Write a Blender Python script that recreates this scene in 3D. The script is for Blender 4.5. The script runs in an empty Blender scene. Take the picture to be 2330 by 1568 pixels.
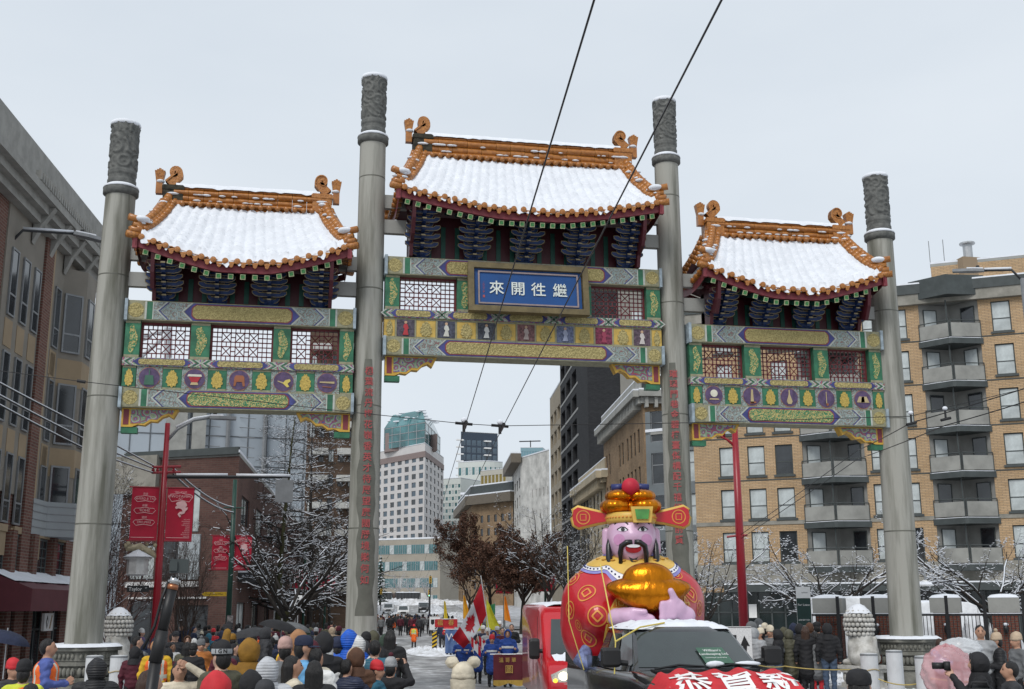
import bpy, math, random
import numpy as np
from mathutils import Vector, Matrix

sc = bpy.context.scene
col = sc.collection
rnd = random.Random(7)
R_ = math.radians
# ---------------------------------------------------------------- camera
F_PX, PITCH, ROLL, YAW = 2628.94, 0.223765, -0.004135, 0.189053     # focal length in pixels of a 2329 px wide frame
PW, PH = 2329.0, 1568.0
CAM = np.array([-6.463, -31.891, 2.4])
_fh = np.array([math.sin(YAW), math.cos(YAW), 0]); _r0 = np.array([math.cos(YAW), -math.sin(YAW), 0]); _z = np.array([0, 0, 1.0])
FW = _fh * math.cos(PITCH) + _z * math.sin(PITCH); _u0 = -_fh * math.sin(PITCH) + _z * math.cos(PITCH)
RT = _r0 * math.cos(ROLL) + _u0 * math.sin(ROLL); UP = -_r0 * math.sin(ROLL) + _u0 * math.cos(ROLL)
cam = bpy.data.cameras.new('camera'); cam.sensor_width = 36; cam.lens = F_PX / PW * 36; cam.clip_start = .1; cam.clip_end = 4000
co = bpy.data.objects.new('camera', cam); col.objects.link(co)
co.matrix_world = Matrix(((RT[0], UP[0], -FW[0], CAM[0]), (RT[1], UP[1], -FW[1], CAM[1]), (RT[2], UP[2], -FW[2], CAM[2]), (0, 0, 0, 1)))
sc.camera = co
# ---------------------------------------------------------------- sky: an overcast winter day
SUN_EL, SUN_AZ = R_(48), R_(215)
w = bpy.data.worlds.new('World'); sc.world = w; w.use_nodes = True
nt = w.node_tree; N = nt.nodes; L = nt.links
for n in list(N): N.remove(n)
out = N.new('ShaderNodeOutputWorld'); bg = N.new('ShaderNodeBackground'); sky = N.new('ShaderNodeTexSky')
sky.sky_type = 'NISHITA'; sky.sun_disc = False; sky.sun_elevation = SUN_EL; sky.sun_rotation = SUN_AZ; sky.air_density = 1.0; sky.dust_density = 3.0
tc = N.new('ShaderNodeTexCoord'); mp = N.new('ShaderNodeMapping'); mp.inputs['Scale'].default_value = (1, 1, 2.6)
no = N.new('ShaderNodeTexNoise'); no.inputs['Scale'].default_value = 1.7; no.inputs['Detail'].default_value = 5; no.inputs['Roughness'].default_value = .5
cr = N.new('ShaderNodeValToRGB'); cr.color_ramp.elements[0].position = .3; cr.color_ramp.elements[1].position = .72
cr.color_ramp.elements[0].color = (5.1, 5.65, 6.25, 1); cr.color_ramp.elements[1].color = (6.1, 6.55, 7.0, 1)   # the cloud deck, scaled with the sky by the strength below
mix = N.new('ShaderNodeMix'); mix.data_type = 'RGBA'; mix.inputs['Factor'].default_value = .93
bg.inputs['Strength'].default_value = 0.1
L.new(tc.outputs['Generated'], mp.inputs['Vector']); L.new(mp.outputs['Vector'], no.inputs['Vector']); L.new(no.outputs['Fac'], cr.inputs['Fac'])
L.new(sky.outputs['Color'], mix.inputs['A']); L.new(cr.outputs['Color'], mix.inputs['B']); L.new(mix.outputs['Result'], bg.inputs['Color']); L.new(bg.outputs['Background'], out.inputs['Surface'])
sl = bpy.data.lights.new('sun', 'SUN'); sl.energy = 1.5; sl.angle = R_(25); sl.color = (1, .97, .93)
so = bpy.data.objects.new('sun', sl); col.objects.link(so)
_sd = Vector((math.sin(SUN_AZ) * math.cos(SUN_EL), math.cos(SUN_AZ) * math.cos(SUN_EL), math.sin(SUN_EL)))
so.rotation_euler = _sd.to_track_quat('Z', 'Y').to_euler()
sc.view_settings.view_transform = 'Standard'; sc.view_settings.look = 'None'; sc.view_settings.exposure = 0.4; sc.view_settings.gamma = 1.0
sc.view_settings.use_curve_mapping = False
sc.render.engine = 'CYCLES'; sc.cycles.max_bounces = 6; sc.cycles.use_denoising = True
# ---------------------------------------------------------------- where a picture point stands in the place
def ray(x, y): return FW + RT * ((x - PW / 2) / F_PX) - UP * ((y - PH / 2) / F_PX)
def gz(x, y):
    n = min(1, max(0, (-8 - y) / 14)); n = n * n * (3 - 2 * n)
    q = max(0, y - 90)
    return .4 * n + .021 * q * q / (q + 25)
def at(x, y, d): return Vector(CAM + ray(x, y) * d)                    # d metres along the lens axis
def onY(x, y, Y): r = ray(x, y); return Vector(CAM + r * ((Y - CAM[1]) / r[1]))
def stand(x, s, lift=0.0):
    """ground point seen at column x where one metre measures s pixels"""
    d = F_PX / s; y = 1385.0
    for _ in range(4):
        p = at(x, y, d); g = gz(p.x, p.y) + lift; y = y + (p.z - g) * s
    p = at(x, y, d); p.z = gz(p.x, p.y) + lift
    return p
def face_cam(p): return math.atan2(CAM[1] - p[1], CAM[0] - p[0])      # heading towards the photographer
# ---------------------------------------------------------------- materials
MATS = {}
def mat(name, c, rough=.7, var=.12, scale=4., bump=0., bscale=30., metal=0., spec=.4, coat=0., c2=None, lo=.35, hi=.65, stretch=None, alpha=None, trans=0., emit=0., wave=None):
    if name in MATS: return MATS[name]
    m = bpy.data.materials.new(name); m.use_nodes = True; MATS[name] = m
    T = m.node_tree; n = T.nodes; l = T.links; b = n['Principled BSDF']
    b.inputs['Roughness'].default_value = rough; b.inputs['Metallic'].default_value = metal
    b.inputs['Specular IOR Level'].default_value = spec; b.inputs['Coat Weight'].default_value = coat; b.inputs['Coat Roughness'].default_value = .08
    b.inputs['Transmission Weight'].default_value = trans
    if alpha is not None: b.inputs['Alpha'].default_value = alpha
    if emit: b.inputs['Emission Color'].default_value = (*c, 1); b.inputs['Emission Strength'].default_value = emit
    if c2 is None: a0 = tuple(max(0, x * (1 - var)) for x in c); a1 = tuple(min(1, x * (1 + var)) for x in c)
    else: a0, a1 = c, c2
    t = n.new('ShaderNodeTexCoord'); src = t.outputs['Object']
    if stretch: mm = n.new('ShaderNodeMapping'); mm.inputs['Scale'].default_value = stretch; l.new(src, mm.inputs['Vector']); src = mm.outputs['Vector']
    x = n.new('ShaderNodeTexNoise'); x.inputs['Scale'].default_value = scale; x.inputs['Detail'].default_value = 6; x.inputs['Roughness'].default_value = .6
    l.new(src, x.inputs['Vector'])
    r = n.new('ShaderNodeValToRGB'); r.color_ramp.elements[0].position = lo; r.color_ramp.elements[1].position = hi
    r.color_ramp.elements[0].color = (*a0, 1); r.color_ramp.elements[1].color = (*a1, 1)
    l.new(x.outputs['Fac'], r.inputs['Fac']); l.new(r.outputs['Color'], b.inputs['Base Color'])
    if bump:
        y = n.new('ShaderNodeTexNoise'); y.inputs['Scale'].default_value = bscale; y.inputs['Detail'].default_value = 4; l.new(src, y.inputs['Vector'])
        h = y.outputs['Fac']
        if wave:
            wv = n.new('ShaderNodeTexWave'); wv.bands_direction = 'Z'; wv.inputs['Scale'].default_value = wave; wv.inputs['Distortion'].default_value = 1.5; l.new(src, wv.inputs['Vector'])
            ad = n.new('ShaderNodeMath'); ad.operation = 'MULTIPLY_ADD'; l.new(wv.outputs['Fac'], ad.inputs[0]); ad.inputs[1].default_value = 2.; l.new(h, ad.inputs[2]); h = ad.outputs[0]
        bm = n.new('ShaderNodeBump'); bm.inputs['Strength'].default_value = bump; bm.inputs['Distance'].default_value = .02; l.new(h, bm.inputs['Height']); l.new(bm.outputs['Normal'], b.inputs['Normal'])
    return m
def swirl(name, cols, scale=9., bump=.6, dist=.4, rough=.6):
    """carved and painted scrollwork: rings of colour around scattered centres"""
    if name in MATS: return MATS[name]
    m = bpy.data.materials.new(name); m.use_nodes = True; MATS[name] = m
    T = m.node_tree; n = T.nodes; l = T.links; b = n['Principled BSDF']; b.inputs['Roughness'].default_value = rough
    t = n.new('ShaderNodeTexCoord'); v = n.new('ShaderNodeTexVoronoi'); v.inputs['Scale'].default_value = scale
    x = n.new('ShaderNodeTexNoise'); x.inputs['Scale'].default_value = scale * 1.5; x.inputs['Detail'].default_value = 3
    ad = n.new('ShaderNodeMix'); ad.data_type = 'VECTOR'; ad.inputs['Factor'].default_value = dist * .2
    l.new(t.outputs['Object'], x.inputs['Vector']); l.new(t.outputs['Object'], ad.inputs['A']); l.new(x.outputs['Color'], ad.inputs['B']); l.new(ad.outputs['Result'], v.inputs['Vector'])
    s = n.new('ShaderNodeMath'); s.operation = 'MULTIPLY'; s.inputs[1].default_value = 2.6; l.new(v.outputs['Distance'], s.inputs[0])
    f = n.new('ShaderNodeMath'); f.operation = 'FRACT'; l.new(s.outputs[0], f.inputs[0])
    r = n.new('ShaderNodeValToRGB'); e = r.color_ramp.elements
    while len(e) < len(cols): e.new(.5)
    for i, c in enumerate(cols): e[i].position = i / (len(cols) - 1); e[i].color = (*c, 1)
    l.new(f.outputs[0], r.inputs['Fac']); l.new(r.outputs['Color'], b.inputs['Base Color'])
    bm = n.new('ShaderNodeBump'); bm.inputs['Strength'].default_value = bump; bm.inputs['Distance'].default_value = .02; l.new(f.outputs[0], bm.inputs['Height']); l.new(bm.outputs['Normal'], b.inputs['Normal'])
    return m
def brickmat(name, c1, c2, mortar, bw=.22, bh=.075, msize=.012, rough=.85, bump=.5, dirt=.35):
    """brickwork too small to tell apart: coordinates are metres along the wall"""
    if name in MATS: return MATS[name]
    m = bpy.data.materials.new(name); m.use_nodes = True; MATS[name] = m
    T = m.node_tree; n = T.nodes; l = T.links; b = n['Principled BSDF']; b.inputs['Roughness'].default_value = rough; b.inputs['Specular IOR Level'].default_value = .2
    u = n.new('ShaderNodeUVMap'); k = n.new('ShaderNodeTexBrick'); k.inputs['Scale'].default_value = 1
    k.inputs['Brick Width'].default_value = bw; k.inputs['Row Height'].default_value = bh; k.inputs['Mortar Size'].default_value = msize; k.inputs['Mortar Smooth'].default_value = .2
    k.inputs['Color1'].default_value = (*c1, 1); k.inputs['Color2'].default_value = (*c2, 1); k.inputs['Mortar'].default_value = (*mortar, 1)
    l.new(u.outputs['UV'], k.inputs['Vector'])
    x = n.new('ShaderNodeTexNoise'); x.inputs['Scale'].default_value = .35; x.inputs['Detail'].default_value = 7; x.inputs['Roughness'].default_value = .65; l.new(u.outputs['UV'], x.inputs['Vector'])
    r = n.new('ShaderNodeValToRGB'); r.color_ramp.elements[0].position = .3; r.color_ramp.elements[1].position = .62
    r.color_ramp.elements[0].color = (1 - dirt,) * 3 + (1,); r.color_ramp.elements[1].color = (1, 1, 1, 1); l.new(x.outputs['Fac'], r.inputs['Fac'])
    q = n.new('ShaderNodeMix'); q.data_type = 'RGBA'; q.blend_type = 'MULTIPLY'; q.inputs['Factor'].default_value = 1
    l.new(k.outputs['Color'], q.inputs['A']); l.new(r.outputs['Color'], q.inputs['B']); l.new(q.outputs['Result'], b.inputs['Base Color'])
    bm = n.new('ShaderNodeBump'); bm.inputs['Strength'].default_value = bump; bm.inputs['Distance'].default_value = .02; bm.invert = True
    l.new(k.outputs['Fac'], bm.inputs['Height']); l.new(bm.outputs['Normal'], b.inputs['Normal'])
    return m
SNOW = mat('snow', (.70, .725, .77), .8, .05, 3, .5, 12, spec=.15)
GLASS = mat('window_glass', (.022, .026, .03), .06, .5, .6, spec=.8)
GLASS_PALE = mat('window_blind', (.44, .48, .48), .25, .3, .7, spec=.7)
GLASS_TEAL = mat('teal_glass', (.05, .15, .16), .08, .4, .15, spec=.9)
GLASS_BLUE = mat('blue_glass', (.05, .085, .12), .08, .4, .2, spec=.9)
CONC = mat('concrete', (.30, .30, .28), .85, .14, .8, .25, 18)
DARK = mat('dark_metal', (.03, .032, .035), .5)
BLACK = mat('black_paint', (.012, .012, .013), .45)
WHITE = mat('white_paint', (.78, .78, .77), .5, .05)
GREY = mat('grey_metal', (.22, .23, .24), .5, .1, metal=.3)
STEEL = mat('galvanised_steel', (.42, .43, .44), .45, .1, metal=.6)
# ---------------------------------------------------------------- mesh collecting
class MB:
    def __init__(s): s.v = []; s.f = []; s.m = []; s.uv = []
    def add(s, vs, fs, mi=0, uvs=None):
        o = len(s.v); s.v += [tuple(p) for p in vs]
        for i, f in enumerate(fs):
            s.f.append(tuple(o + k for k in f)); s.m.append(mi if isinstance(mi, int) else mi[i])
            s.uv.append(uvs[i] if uvs else None)
        return s
    def box(s, c, d, mi=0, M=None):
        x, y, z = d[0] / 2, d[1] / 2, d[2] / 2
        vs = [Vector((i * x, j * y, k * z)) for k in (-1, 1) for j in (-1, 1) for i in (-1, 1)]
        if M is not None: vs = [M @ p for p in vs]
        c = Vector(c); vs = [p + c for p in vs]
        return s.add(vs, [(0, 2, 3, 1), (4, 5, 7, 6), (0, 1, 5, 4), (2, 6, 7, 3), (0, 4, 6, 2), (1, 3, 7, 5)], mi)
    def bb(s, a, b, mi=0): return s.box([(a[i] + b[i]) / 2 for i in range(3)], [abs(b[i] - a[i]) for i in range(3)], mi)
    def quad(s, a, b, c, d, mi=0, uv=None): return s.add([a, b, c, d], [(0, 1, 2, 3)], mi, [uv] if uv else None)
    def prism(s, poly, fn, h0, h1, mi=0):
        """poly of (a, b) extruded from h0 to h1; fn(a, b, h) -> point"""
        n = len(poly); vs = [fn(a, b, h0) for a, b in poly] + [fn(a, b, h1) for a, b in poly]
        return s.add(vs, [tuple(range(n))[::-1], tuple(range(n, 2 * n))] + [(i, (i + 1) % n, n + (i + 1) % n, n + i) for i in range(n)], mi)
    def tube(s, pts, r, n=6, mi=0, cap=True):
        pts = [Vector(p) for p in pts]; k = len(pts); rs = r if hasattr(r, '__len__') else [r] * k
        vs = []; ref = None
        for i, p in enumerate(pts):
            t = (pts[min(i + 1, k - 1)] - pts[max(i - 1, 0)])
            t = t.normalized() if t.length > 1e-9 else Vector((0, 0, 1))
            if ref is None: ref = Vector((0, 0, 1)) if abs(t.z) < .9 else Vector((1, 0, 0))
            a = t.cross(ref); a = a.normalized() if a.length > 1e-6 else t.orthogonal().normalized(); b = t.cross(a)
            for j in range(n): th = 2 * math.pi * j / n; vs.append(p + (a * math.cos(th) + b * math.sin(th)) * rs[i])
        fs = [(i * n + j, i * n + (j + 1) % n, (i + 1) * n + (j + 1) % n, (i + 1) * n + j) for i in range(k - 1) for j in range(n)]
        if cap: fs += [tuple(range(n))[::-1], tuple(range((k - 1) * n, k * n))]
        return s.add(vs, fs, mi)
    def lathe(s, prof, n=16, mi=0, c=(0, 0, 0), sx=1, sy=1, cap=True):
        vs = [(c[0] + r * sx * math.cos(2 * math.pi * j / n), c[1] + r * sy * math.sin(2 * math.pi * j / n), c[2] + z) for r, z in prof for j in range(n)]
        k = len(prof); fs = [(i * n + j, i * n + (j + 1) % n, (i + 1) * n + (j + 1) % n, (i + 1) * n + j) for i in range(k - 1) for j in range(n)]
        if cap: fs += [tuple(range(n))[::-1], tuple(range((k - 1) * n, k * n))]
        return s.add(vs, fs, mi)
    def grid(s, fn, nu, nv, mi=0, loop=False):
        vs = [fn(i / nu, j / nv) for j in range(nv + 1) for i in range(nu + 1)]
        return s.add(vs, [(j * (nu + 1) + i, j * (nu + 1) + i + 1, (j + 1) * (nu + 1) + i + 1, (j + 1) * (nu + 1) + i) for j in range(nv) for i in range(nu)], mi)
    def ball(s, c, r, mi=0, nu=12, nv=8):
        r = r if hasattr(r, '__len__') else (r, r, r)
        return s.grid(lambda u, v: (c[0] + r[0] * math.cos(2 * math.pi * u) * math.sin(math.pi * v), c[1] + r[1] * math.sin(2 * math.pi * u) * math.sin(math.pi * v), c[2] - r[2] * math.cos(math.pi * v)), nu, nv, mi)
    def mesh(s, name, mats, smooth=False):
        me = bpy.data.meshes.new(name); me.from_pydata(s.v, [], s.f)
        for q in (mats if isinstance(mats, (list, tuple)) else [mats]): me.materials.append(q)
        if s.f:
            me.polygons.foreach_set('material_index', s.m)
            if smooth: me.polygons.foreach_set('use_smooth', [True] * len(s.f))
            if any(s.uv):
                ul = me.uv_layers.new(name='UVMap'); k = 0; flat = []
                for f, q in zip(s.f, s.uv):
                    flat += [c for pt in q for c in pt] if q else [0.0] * (2 * len(f))
                ul.data.foreach_set('uv', flat)
        me.update(); return me
    def build(s, name, mats, parent=None, smooth=False, **kw): return obj(name, s.mesh(name, mats, smooth), parent, **kw)
def obj(name, me, parent=None, loc=None, rz=None, M=None, **tags):
    o = bpy.data.objects.new(name, me); col.objects.link(o)
    if parent is not None: o.parent = parent
    if M is not None: o.matrix_local = M
    if loc is not None: o.location = loc
    if rz is not None: o.rotation_euler = (0, 0, rz)
    for k, v in tags.items(): o[k] = v
    return o
def thing(name, label, cat, loc=(0, 0, 0), rz=0, group=None):
    o = obj(name, None, None, loc, rz); o['label'] = label; o['category'] = cat
    if group: o['group'] = group
    return o
def tag(o, label, cat, group=None):
    o['label'] = label; o['category'] = cat
    if group: o['group'] = group
    return o
def struct(o): o['kind'] = 'structure'; return o
def copy_tree(o, parent=None):
    c = o.copy(); col.objects.link(c); c.parent = parent
    for ch in [q for q in col.objects if q.parent == o]: copy_tree(ch, c)
    return c
def frame(o, u, n):
    """local axes: x along u, y into the wall (against outward n), z up"""
    u = Vector(u).normalized(); z = Vector((0, 0, 1)); y = z.cross(u)
    return Matrix(((u.x, y.x, z.x, o[0]), (u.y, y.y, z.y, o[1]), (u.z, y.z, z.z, o[2]), (0, 0, 0, 1)))
TS = bpy.data.scenes.new('lettering')            # scratch scene in which lettering is turned into meshes
def text_mesh(s, size, m, mirror=False, depth=0., align='CENTER', bold=0., name='lettering', vert=False):
    c = bpy.data.curves.new('t', 'FONT'); c.body = '\n'.join(s) if vert else s; c.size = size; c.align_x = align; c.align_y = 'CENTER'; c.extrude = depth; c.offset = bold; c.resolution_u = 2
    if vert: c.space_line = 1.0
    o = bpy.data.objects.new('t', c); TS.collection.objects.link(o); TS.view_layers[0].update()
    me = bpy.data.meshes.new_from_object(o.evaluated_get(TS.view_layers[0].depsgraph)); me.name = name
    bpy.data.objects.remove(o); bpy.data.curves.remove(c)
    me.materials.clear(); me.materials.append(m)
    co_ = np.empty(len(me.vertices) * 3); me.vertices.foreach_get('co', co_); co_ = co_.reshape(-1, 3)
    x, y, z = co_.T.copy(); co_ = np.stack([-x if mirror else x, -z, y], 1)      # stands upright in the x-z plane, reads from -y
    me.vertices.foreach_set('co', co_.ravel()); me.update()
    return me
# ---------------------------------------------------------------- soft bodies: a distance field turned into one closed surface
def surf_nets(fn, lo, hi, h):
    lo = np.array(lo, float); n = np.ceil((np.array(hi) - lo) / h).astype(int) + 1
    ax = [lo[i] + h * np.arange(n[i]) for i in range(3)]
    G = np.stack(np.meshgrid(*ax, indexing='ij'), -1).reshape(-1, 3)
    D = fn(G).reshape(n)
    S = D < 0
    c = [S[i:n[0] - 1 + i, j:n[1] - 1 + j, k:n[2] - 1 + k] for i in (0, 1) for j in (0, 1) for k in (0, 1)]
    a = np.any(c, 0) & ~np.all(c, 0)
    idx = -np.ones(a.shape, int); cells = np.argwhere(a); idx[a] = np.arange(len(cells))
    acc = np.zeros((len(cells), 3)); cnt = np.zeros(len(cells))
    corners = [(i, j, k) for i in (0, 1) for j in (0, 1) for k in (0, 1)]
    for p in corners:
        for d in range(3):
            if p[d]: continue
            q = list(p); q[d] = 1
            A = D[tuple((cells + p).T)]; B = D[tuple((cells + q).T)]
            x = (A < 0) != (B < 0); t = np.where(x, A / np.where(x, A - B, 1), 0)
            P = np.array(p, float)[None] + t[:, None] * np.eye(3)[d]
            acc[x] += P[x]; cnt[x] += 1
    V = lo + h * (cells + acc / np.maximum(cnt, 1)[:, None])
    faces = []
    for d in range(3):
        e, g = [(1, 2), (2, 0), (0, 1)][d]
        sl0 = [slice(None)] * 3; sl1 = [slice(None)] * 3; sl0[d] = slice(0, n[d] - 1); sl1[d] = slice(1, n[d])
        for k in (e, g): sl0[k] = slice(1, n[k] - 1); sl1[k] = slice(1, n[k] - 1)
        x = S[tuple(sl0)] != S[tuple(sl1)]; pos = np.argwhere(x); inside = S[tuple(sl0)][x]
        off = np.zeros(3, int); off[e] = 1; off[g] = 1
        b = pos + off; ue = np.eye(3, dtype=int)[e]; ug = np.eye(3, dtype=int)[g]
        q = np.stack([idx[tuple((b - ue - ug).T)], idx[tuple((b - ug).T)], idx[tuple(b.T)], idx[tuple((b - ue).T)]], 1)
        q[~inside] = q[~inside][:, ::-1]; faces.append(q)
    return V, np.concatenate(faces)
class SDF:
    """a blend of rounded cones ('c') and ellipsoids ('e'); each carries a material number"""
    def __init__(s, k=.03): s.p = []; s.k = k
    def c(s, a, b, ra, rb=None, m=0): s.p.append(('c', np.array(a, float), np.array(b, float), ra, ra if rb is None else rb, m)); return s
    def e(s, c, r, m=0, M=None): s.p.append(('e', np.array(c, float), np.array(r, float), M, 0, m)); return s
    def one(s, q, P):
        if q[0] == 'c':
            a, b = q[1], q[2]; d = b - a; t = np.clip(((P - a) @ d) / max(d @ d, 1e-9), 0, 1)
            return np.linalg.norm(P - a - t[:, None] * d, axis=1) - (q[3] + (q[4] - q[3]) * t)
        X = P - q[1]
        if q[3] is not None: X = X @ q[3]
        r = q[2]; k0 = np.linalg.norm(X / r, axis=1); k1 = np.linalg.norm(X / (r * r), axis=1)
        return k0 * (k0 - 1) / np.maximum(k1, 1e-6)
    def __call__(s, P):
        D = s.one(s.p[0], P)
        for q in s.p[1:]:
            d = s.one(q, P); h = np.maximum(s.k - np.abs(D - d), 0) / s.k; D = np.minimum(D, d) - h * h * s.k * .25
        return D
    def bounds(s, pad):
        lo = np.min([np.minimum(q[1], q[2]) - max(q[3], q[4]) if q[0] == 'c' else q[1] - max(q[2]) for q in s.p], 0) - pad
        hi = np.max([np.maximum(q[1], q[2]) + max(q[3], q[4]) if q[0] == 'c' else q[1] + max(q[2]) for q in s.p], 0) + pad
        return lo, hi
    def mesh(s, name, mats, h, smooth=True, post=None, cut=None):
        lo, hi = s.bounds(2.5 * h + s.k * .3)
        if cut is not None: lo = np.maximum(lo, cut[0]); hi = np.minimum(hi, cut[1])
        V, Fc = surf_nets(s, lo, hi, h)
        mi = None
        if len(mats) > 1:
            C = V[Fc].mean(1); mi = np.array([q[5] for q in s.p])[np.argmin([s.one(q, C) for q in s.p], 0)]
        if post: V, mi = post(V, Fc, mi)
        return np_mesh(name, V, Fc, mats, mi, smooth)
def np_mesh(name, V, Fc, mats, mi=None, smooth=True):
    me = bpy.data.meshes.new(name); me.vertices.add(len(V)); me.vertices.foreach_set('co', np.ascontiguousarray(V, dtype=np.float32).ravel())
    k = Fc.shape[1]; me.loops.add(len(Fc) * k); me.loops.foreach_set('vertex_index', Fc.astype(np.int32).ravel())
    me.polygons.add(len(Fc)); me.polygons.foreach_set('loop_start', np.arange(0, len(Fc) * k, k, dtype=np.int32)); me.polygons.foreach_set('loop_total', np.full(len(Fc), k, np.int32))
    for q in mats: me.materials.append(q)
    if mi is not None: me.polygons.foreach_set('material_index', np.asarray(mi, np.int32))
    if smooth: me.polygons.foreach_set('use_smooth', np.ones(len(Fc), bool))
    me.update(calc_edges=True); me.validate(); return me
def hnoise(x, y, seed=0):
    """cheap smooth noise, -1..1"""
    return (math.sin(x * 1.7 + seed) * math.cos(y * 2.3 - seed * 1.3) + math.sin(x * 3.9 - y * 2.1 + seed * 2.1) * .6 + math.sin(y * 5.3 + x * 1.1 + seed * .7) * .4) / 2
# ================================================================ the ceremonial gate
PILLAR = mat('weathered_pillar_concrete', (.13, .13, .105), .8, .2, 1.7, .5, 25, c2=(.33, .325, .29), lo=.34, hi=.56, stretch=(1.6, 1.6, .13))
WET = mat('wet_pillar_concrete', (.115, .115, .095), .55, .15, 3)
CARVED = mat('carved_grey_stone', (.062, .065, .062), .7, .3, 6, .3, 30, c2=(.15, .152, .142), lo=.3, hi=.7)
TILE = mat('amber_glazed_tile', (.27, .095, .018), .32, .25, 7, .2, 30, spec=.6, c2=(.44, .175, .034), lo=.3, hi=.7)
TILE2 = mat('amber_glazed_relief', (.24, .082, .014), .4, .2, 18, .8, 26, spec=.5, c2=(.46, .19, .04))
MOSS = mat('dark_lichen_stone', (.035, .032, .022), .9, .5, 9, .5, 30)
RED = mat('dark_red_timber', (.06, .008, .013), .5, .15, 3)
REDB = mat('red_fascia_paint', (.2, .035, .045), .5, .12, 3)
LATT = mat('red_lattice_paint', (.135, .022, .026), .5, .1)
DGREEN = mat('deep_green_paint', (.010, .07, .05), .5, .2, 4)
BRBLUE = mat('bracket_blue_paint', (.009, .026, .09), .5, .3, 6)
BRGOLD = mat('bracket_gold_line', (.24, .19, .10), .5, .2, 9)
GRN = mat('panel_green_paint', (.03, .14, .075), .55, .3, 3)
BLU = mat('border_blue_paint', (.05, .055, .19), .55, .3, 3)
WHT = mat('faded_white_line', (.42, .44, .40), .6, .12, 9)
GOLDR = swirl('gold_relief', [(.22, .175, .06), (.40, .33, .13), (.5, .42, .18), (.27, .22, .08)], 15, .8)
GOLDG = swirl('gold_on_green_relief', [(.02, .19, .085), (.48, .40, .15), (.42, .33, .12), (.02, .17, .08), (.03, .21, .09)], 11, .7)
GREYR = swirl('painted_grey_scrollwork', [(.3, .06, .07), (.12, .19, .17), (.36, .40, .36), (.13, .17, .21), (.30, .36, .30), (.10, .15, .14)], 7.5, .6)
COLR = swirl('colourful_scrollwork', [(.04, .24, .12), (.45, .4, .3), (.06, .08, .25), (.40, .06, .05), (.05, .22, .2), (.42, .38, .2)], 5.0, .6)
YEL = mat('yellow_border_paint', (.55, .33, .05), .5, .15, 6)
TANB = mat('tan_painted_block', (.26, .25, .16), .6, .2, 8, .3, 20)
PURP = mat('purple_medallion_ground', (.085, .055, .12), .6, .3, 9)
OLIVE = mat('olive_bronze_frame', (.13, .10, .045), .55, .25, 4)
PBLUE = mat('plaque_blue', (.004, .055, .20), .5, .1, 2)
CREAM = mat('cream_letter_paint', (.62, .66, .62), .5, .05)
REDL = mat('red_letter_paint', (.36, .07, .07), .5, .15)
gate = thing('ceremonial_gate', 'tall three-bay ceremonial gate with amber tiled snowy roofs on four grey pillars', 'gate')
A, B = 4.48, 6.933

def pillar(x, rb, rt, z0, zc, zt, lean=0):
    p = MB(); n = 40
    p.grid(lambda u, v: (x + lean * (1 - v) + (rb + (rt - rb) * v) * math.cos(-6.2832 * u), (rb + (rt - rb) * v) * math.sin(-6.2832 * u), z0 + (zc - z0) * v), n, 14)
    o = p.build('pillar', PILLAR, gate, True)
    c = MB(); c.lathe([(rt + .0, zc - .12), (rt + .075, zc - .06), (rt + .075, zc + .10), (rt + .03, zc + .13)], 36, 0, (x, 0, 0))
    c.build('collar', CARVED, o, True)
    k = MB(); r2 = rt * .94; hz = zt - zc
    cs = [(rnd.uniform(0, 6.28), rnd.uniform(.34, .98), rnd.choice((9, 11, 13))) for _ in range(26)]
    def rel(th, v):
        if v < .31: return .012 if int(v * 14) % 2 else -.006
        best = 9; q = 9
        for a, b, f in cs:
            d = math.hypot((th - a + math.pi) % (2 * math.pi) - math.pi, (v - b) * hz / r2)
            if d < best: best = d; q = f
        return .026 * max(-.4, math.sin(best * q * 1.25 + 2.0))
    def cap(u, v):
        th = 6.2832 * (1 - u); rr = r2 * (1 + .05 * max(0, .1 - abs(v - .97)) * 10 * .6) + rel(th, v)
        return (x + rr * math.cos(th), rr * math.sin(th), zc + .1 + (hz - .1) * v)
    k.grid(cap, 84, 70); k.build('carved_capital', CARVED, o, True)
    s = MB(); s.lathe([(rt * .99, zt - .03), (rt * 1.04, zt + .02), (rt * .98, zt + .09), (rt * .6, zt + .13), (.01, zt + .14)], 32, 0, (x, 0, 0))
    s.lathe([(rt * .95, zc + .11), (rt + .085, zc + .10), (rt + .06, zc + .17), (rt * .95, zc + .22)], 32, 0, (x, 0, 0), cap=False)
    s.build('snow_cap', SNOW, o, True, kind='stuff')
    for z in np.arange(z0 + 3.1, zc - 1, 3.35): j = MB(); r_ = rb + (rt - rb) * (z - z0) / (zc - z0) + .004; j.lathe([(r_ - .004, z - .02), (r_, z - .012), (r_, z + .012), (r_ - .004, z + .02)], 40, 0, (x + lean * (1 - (z - z0) / (zc - z0)), 0, 0), cap=False); j.build('casting_joint', WET, o, True)
    return o
PIL = [pillar(-A - B, .465, .40, 1.45, 13.67, 15.66, -.09), pillar(-A, .425, .375, 1.4, 15.72, 17.68), pillar(A, .40, .36, 1.4, 15.72, 17.68), pillar(A + B, .47, .39, 1.45, 13.67, 15.66, -.13)]
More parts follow.
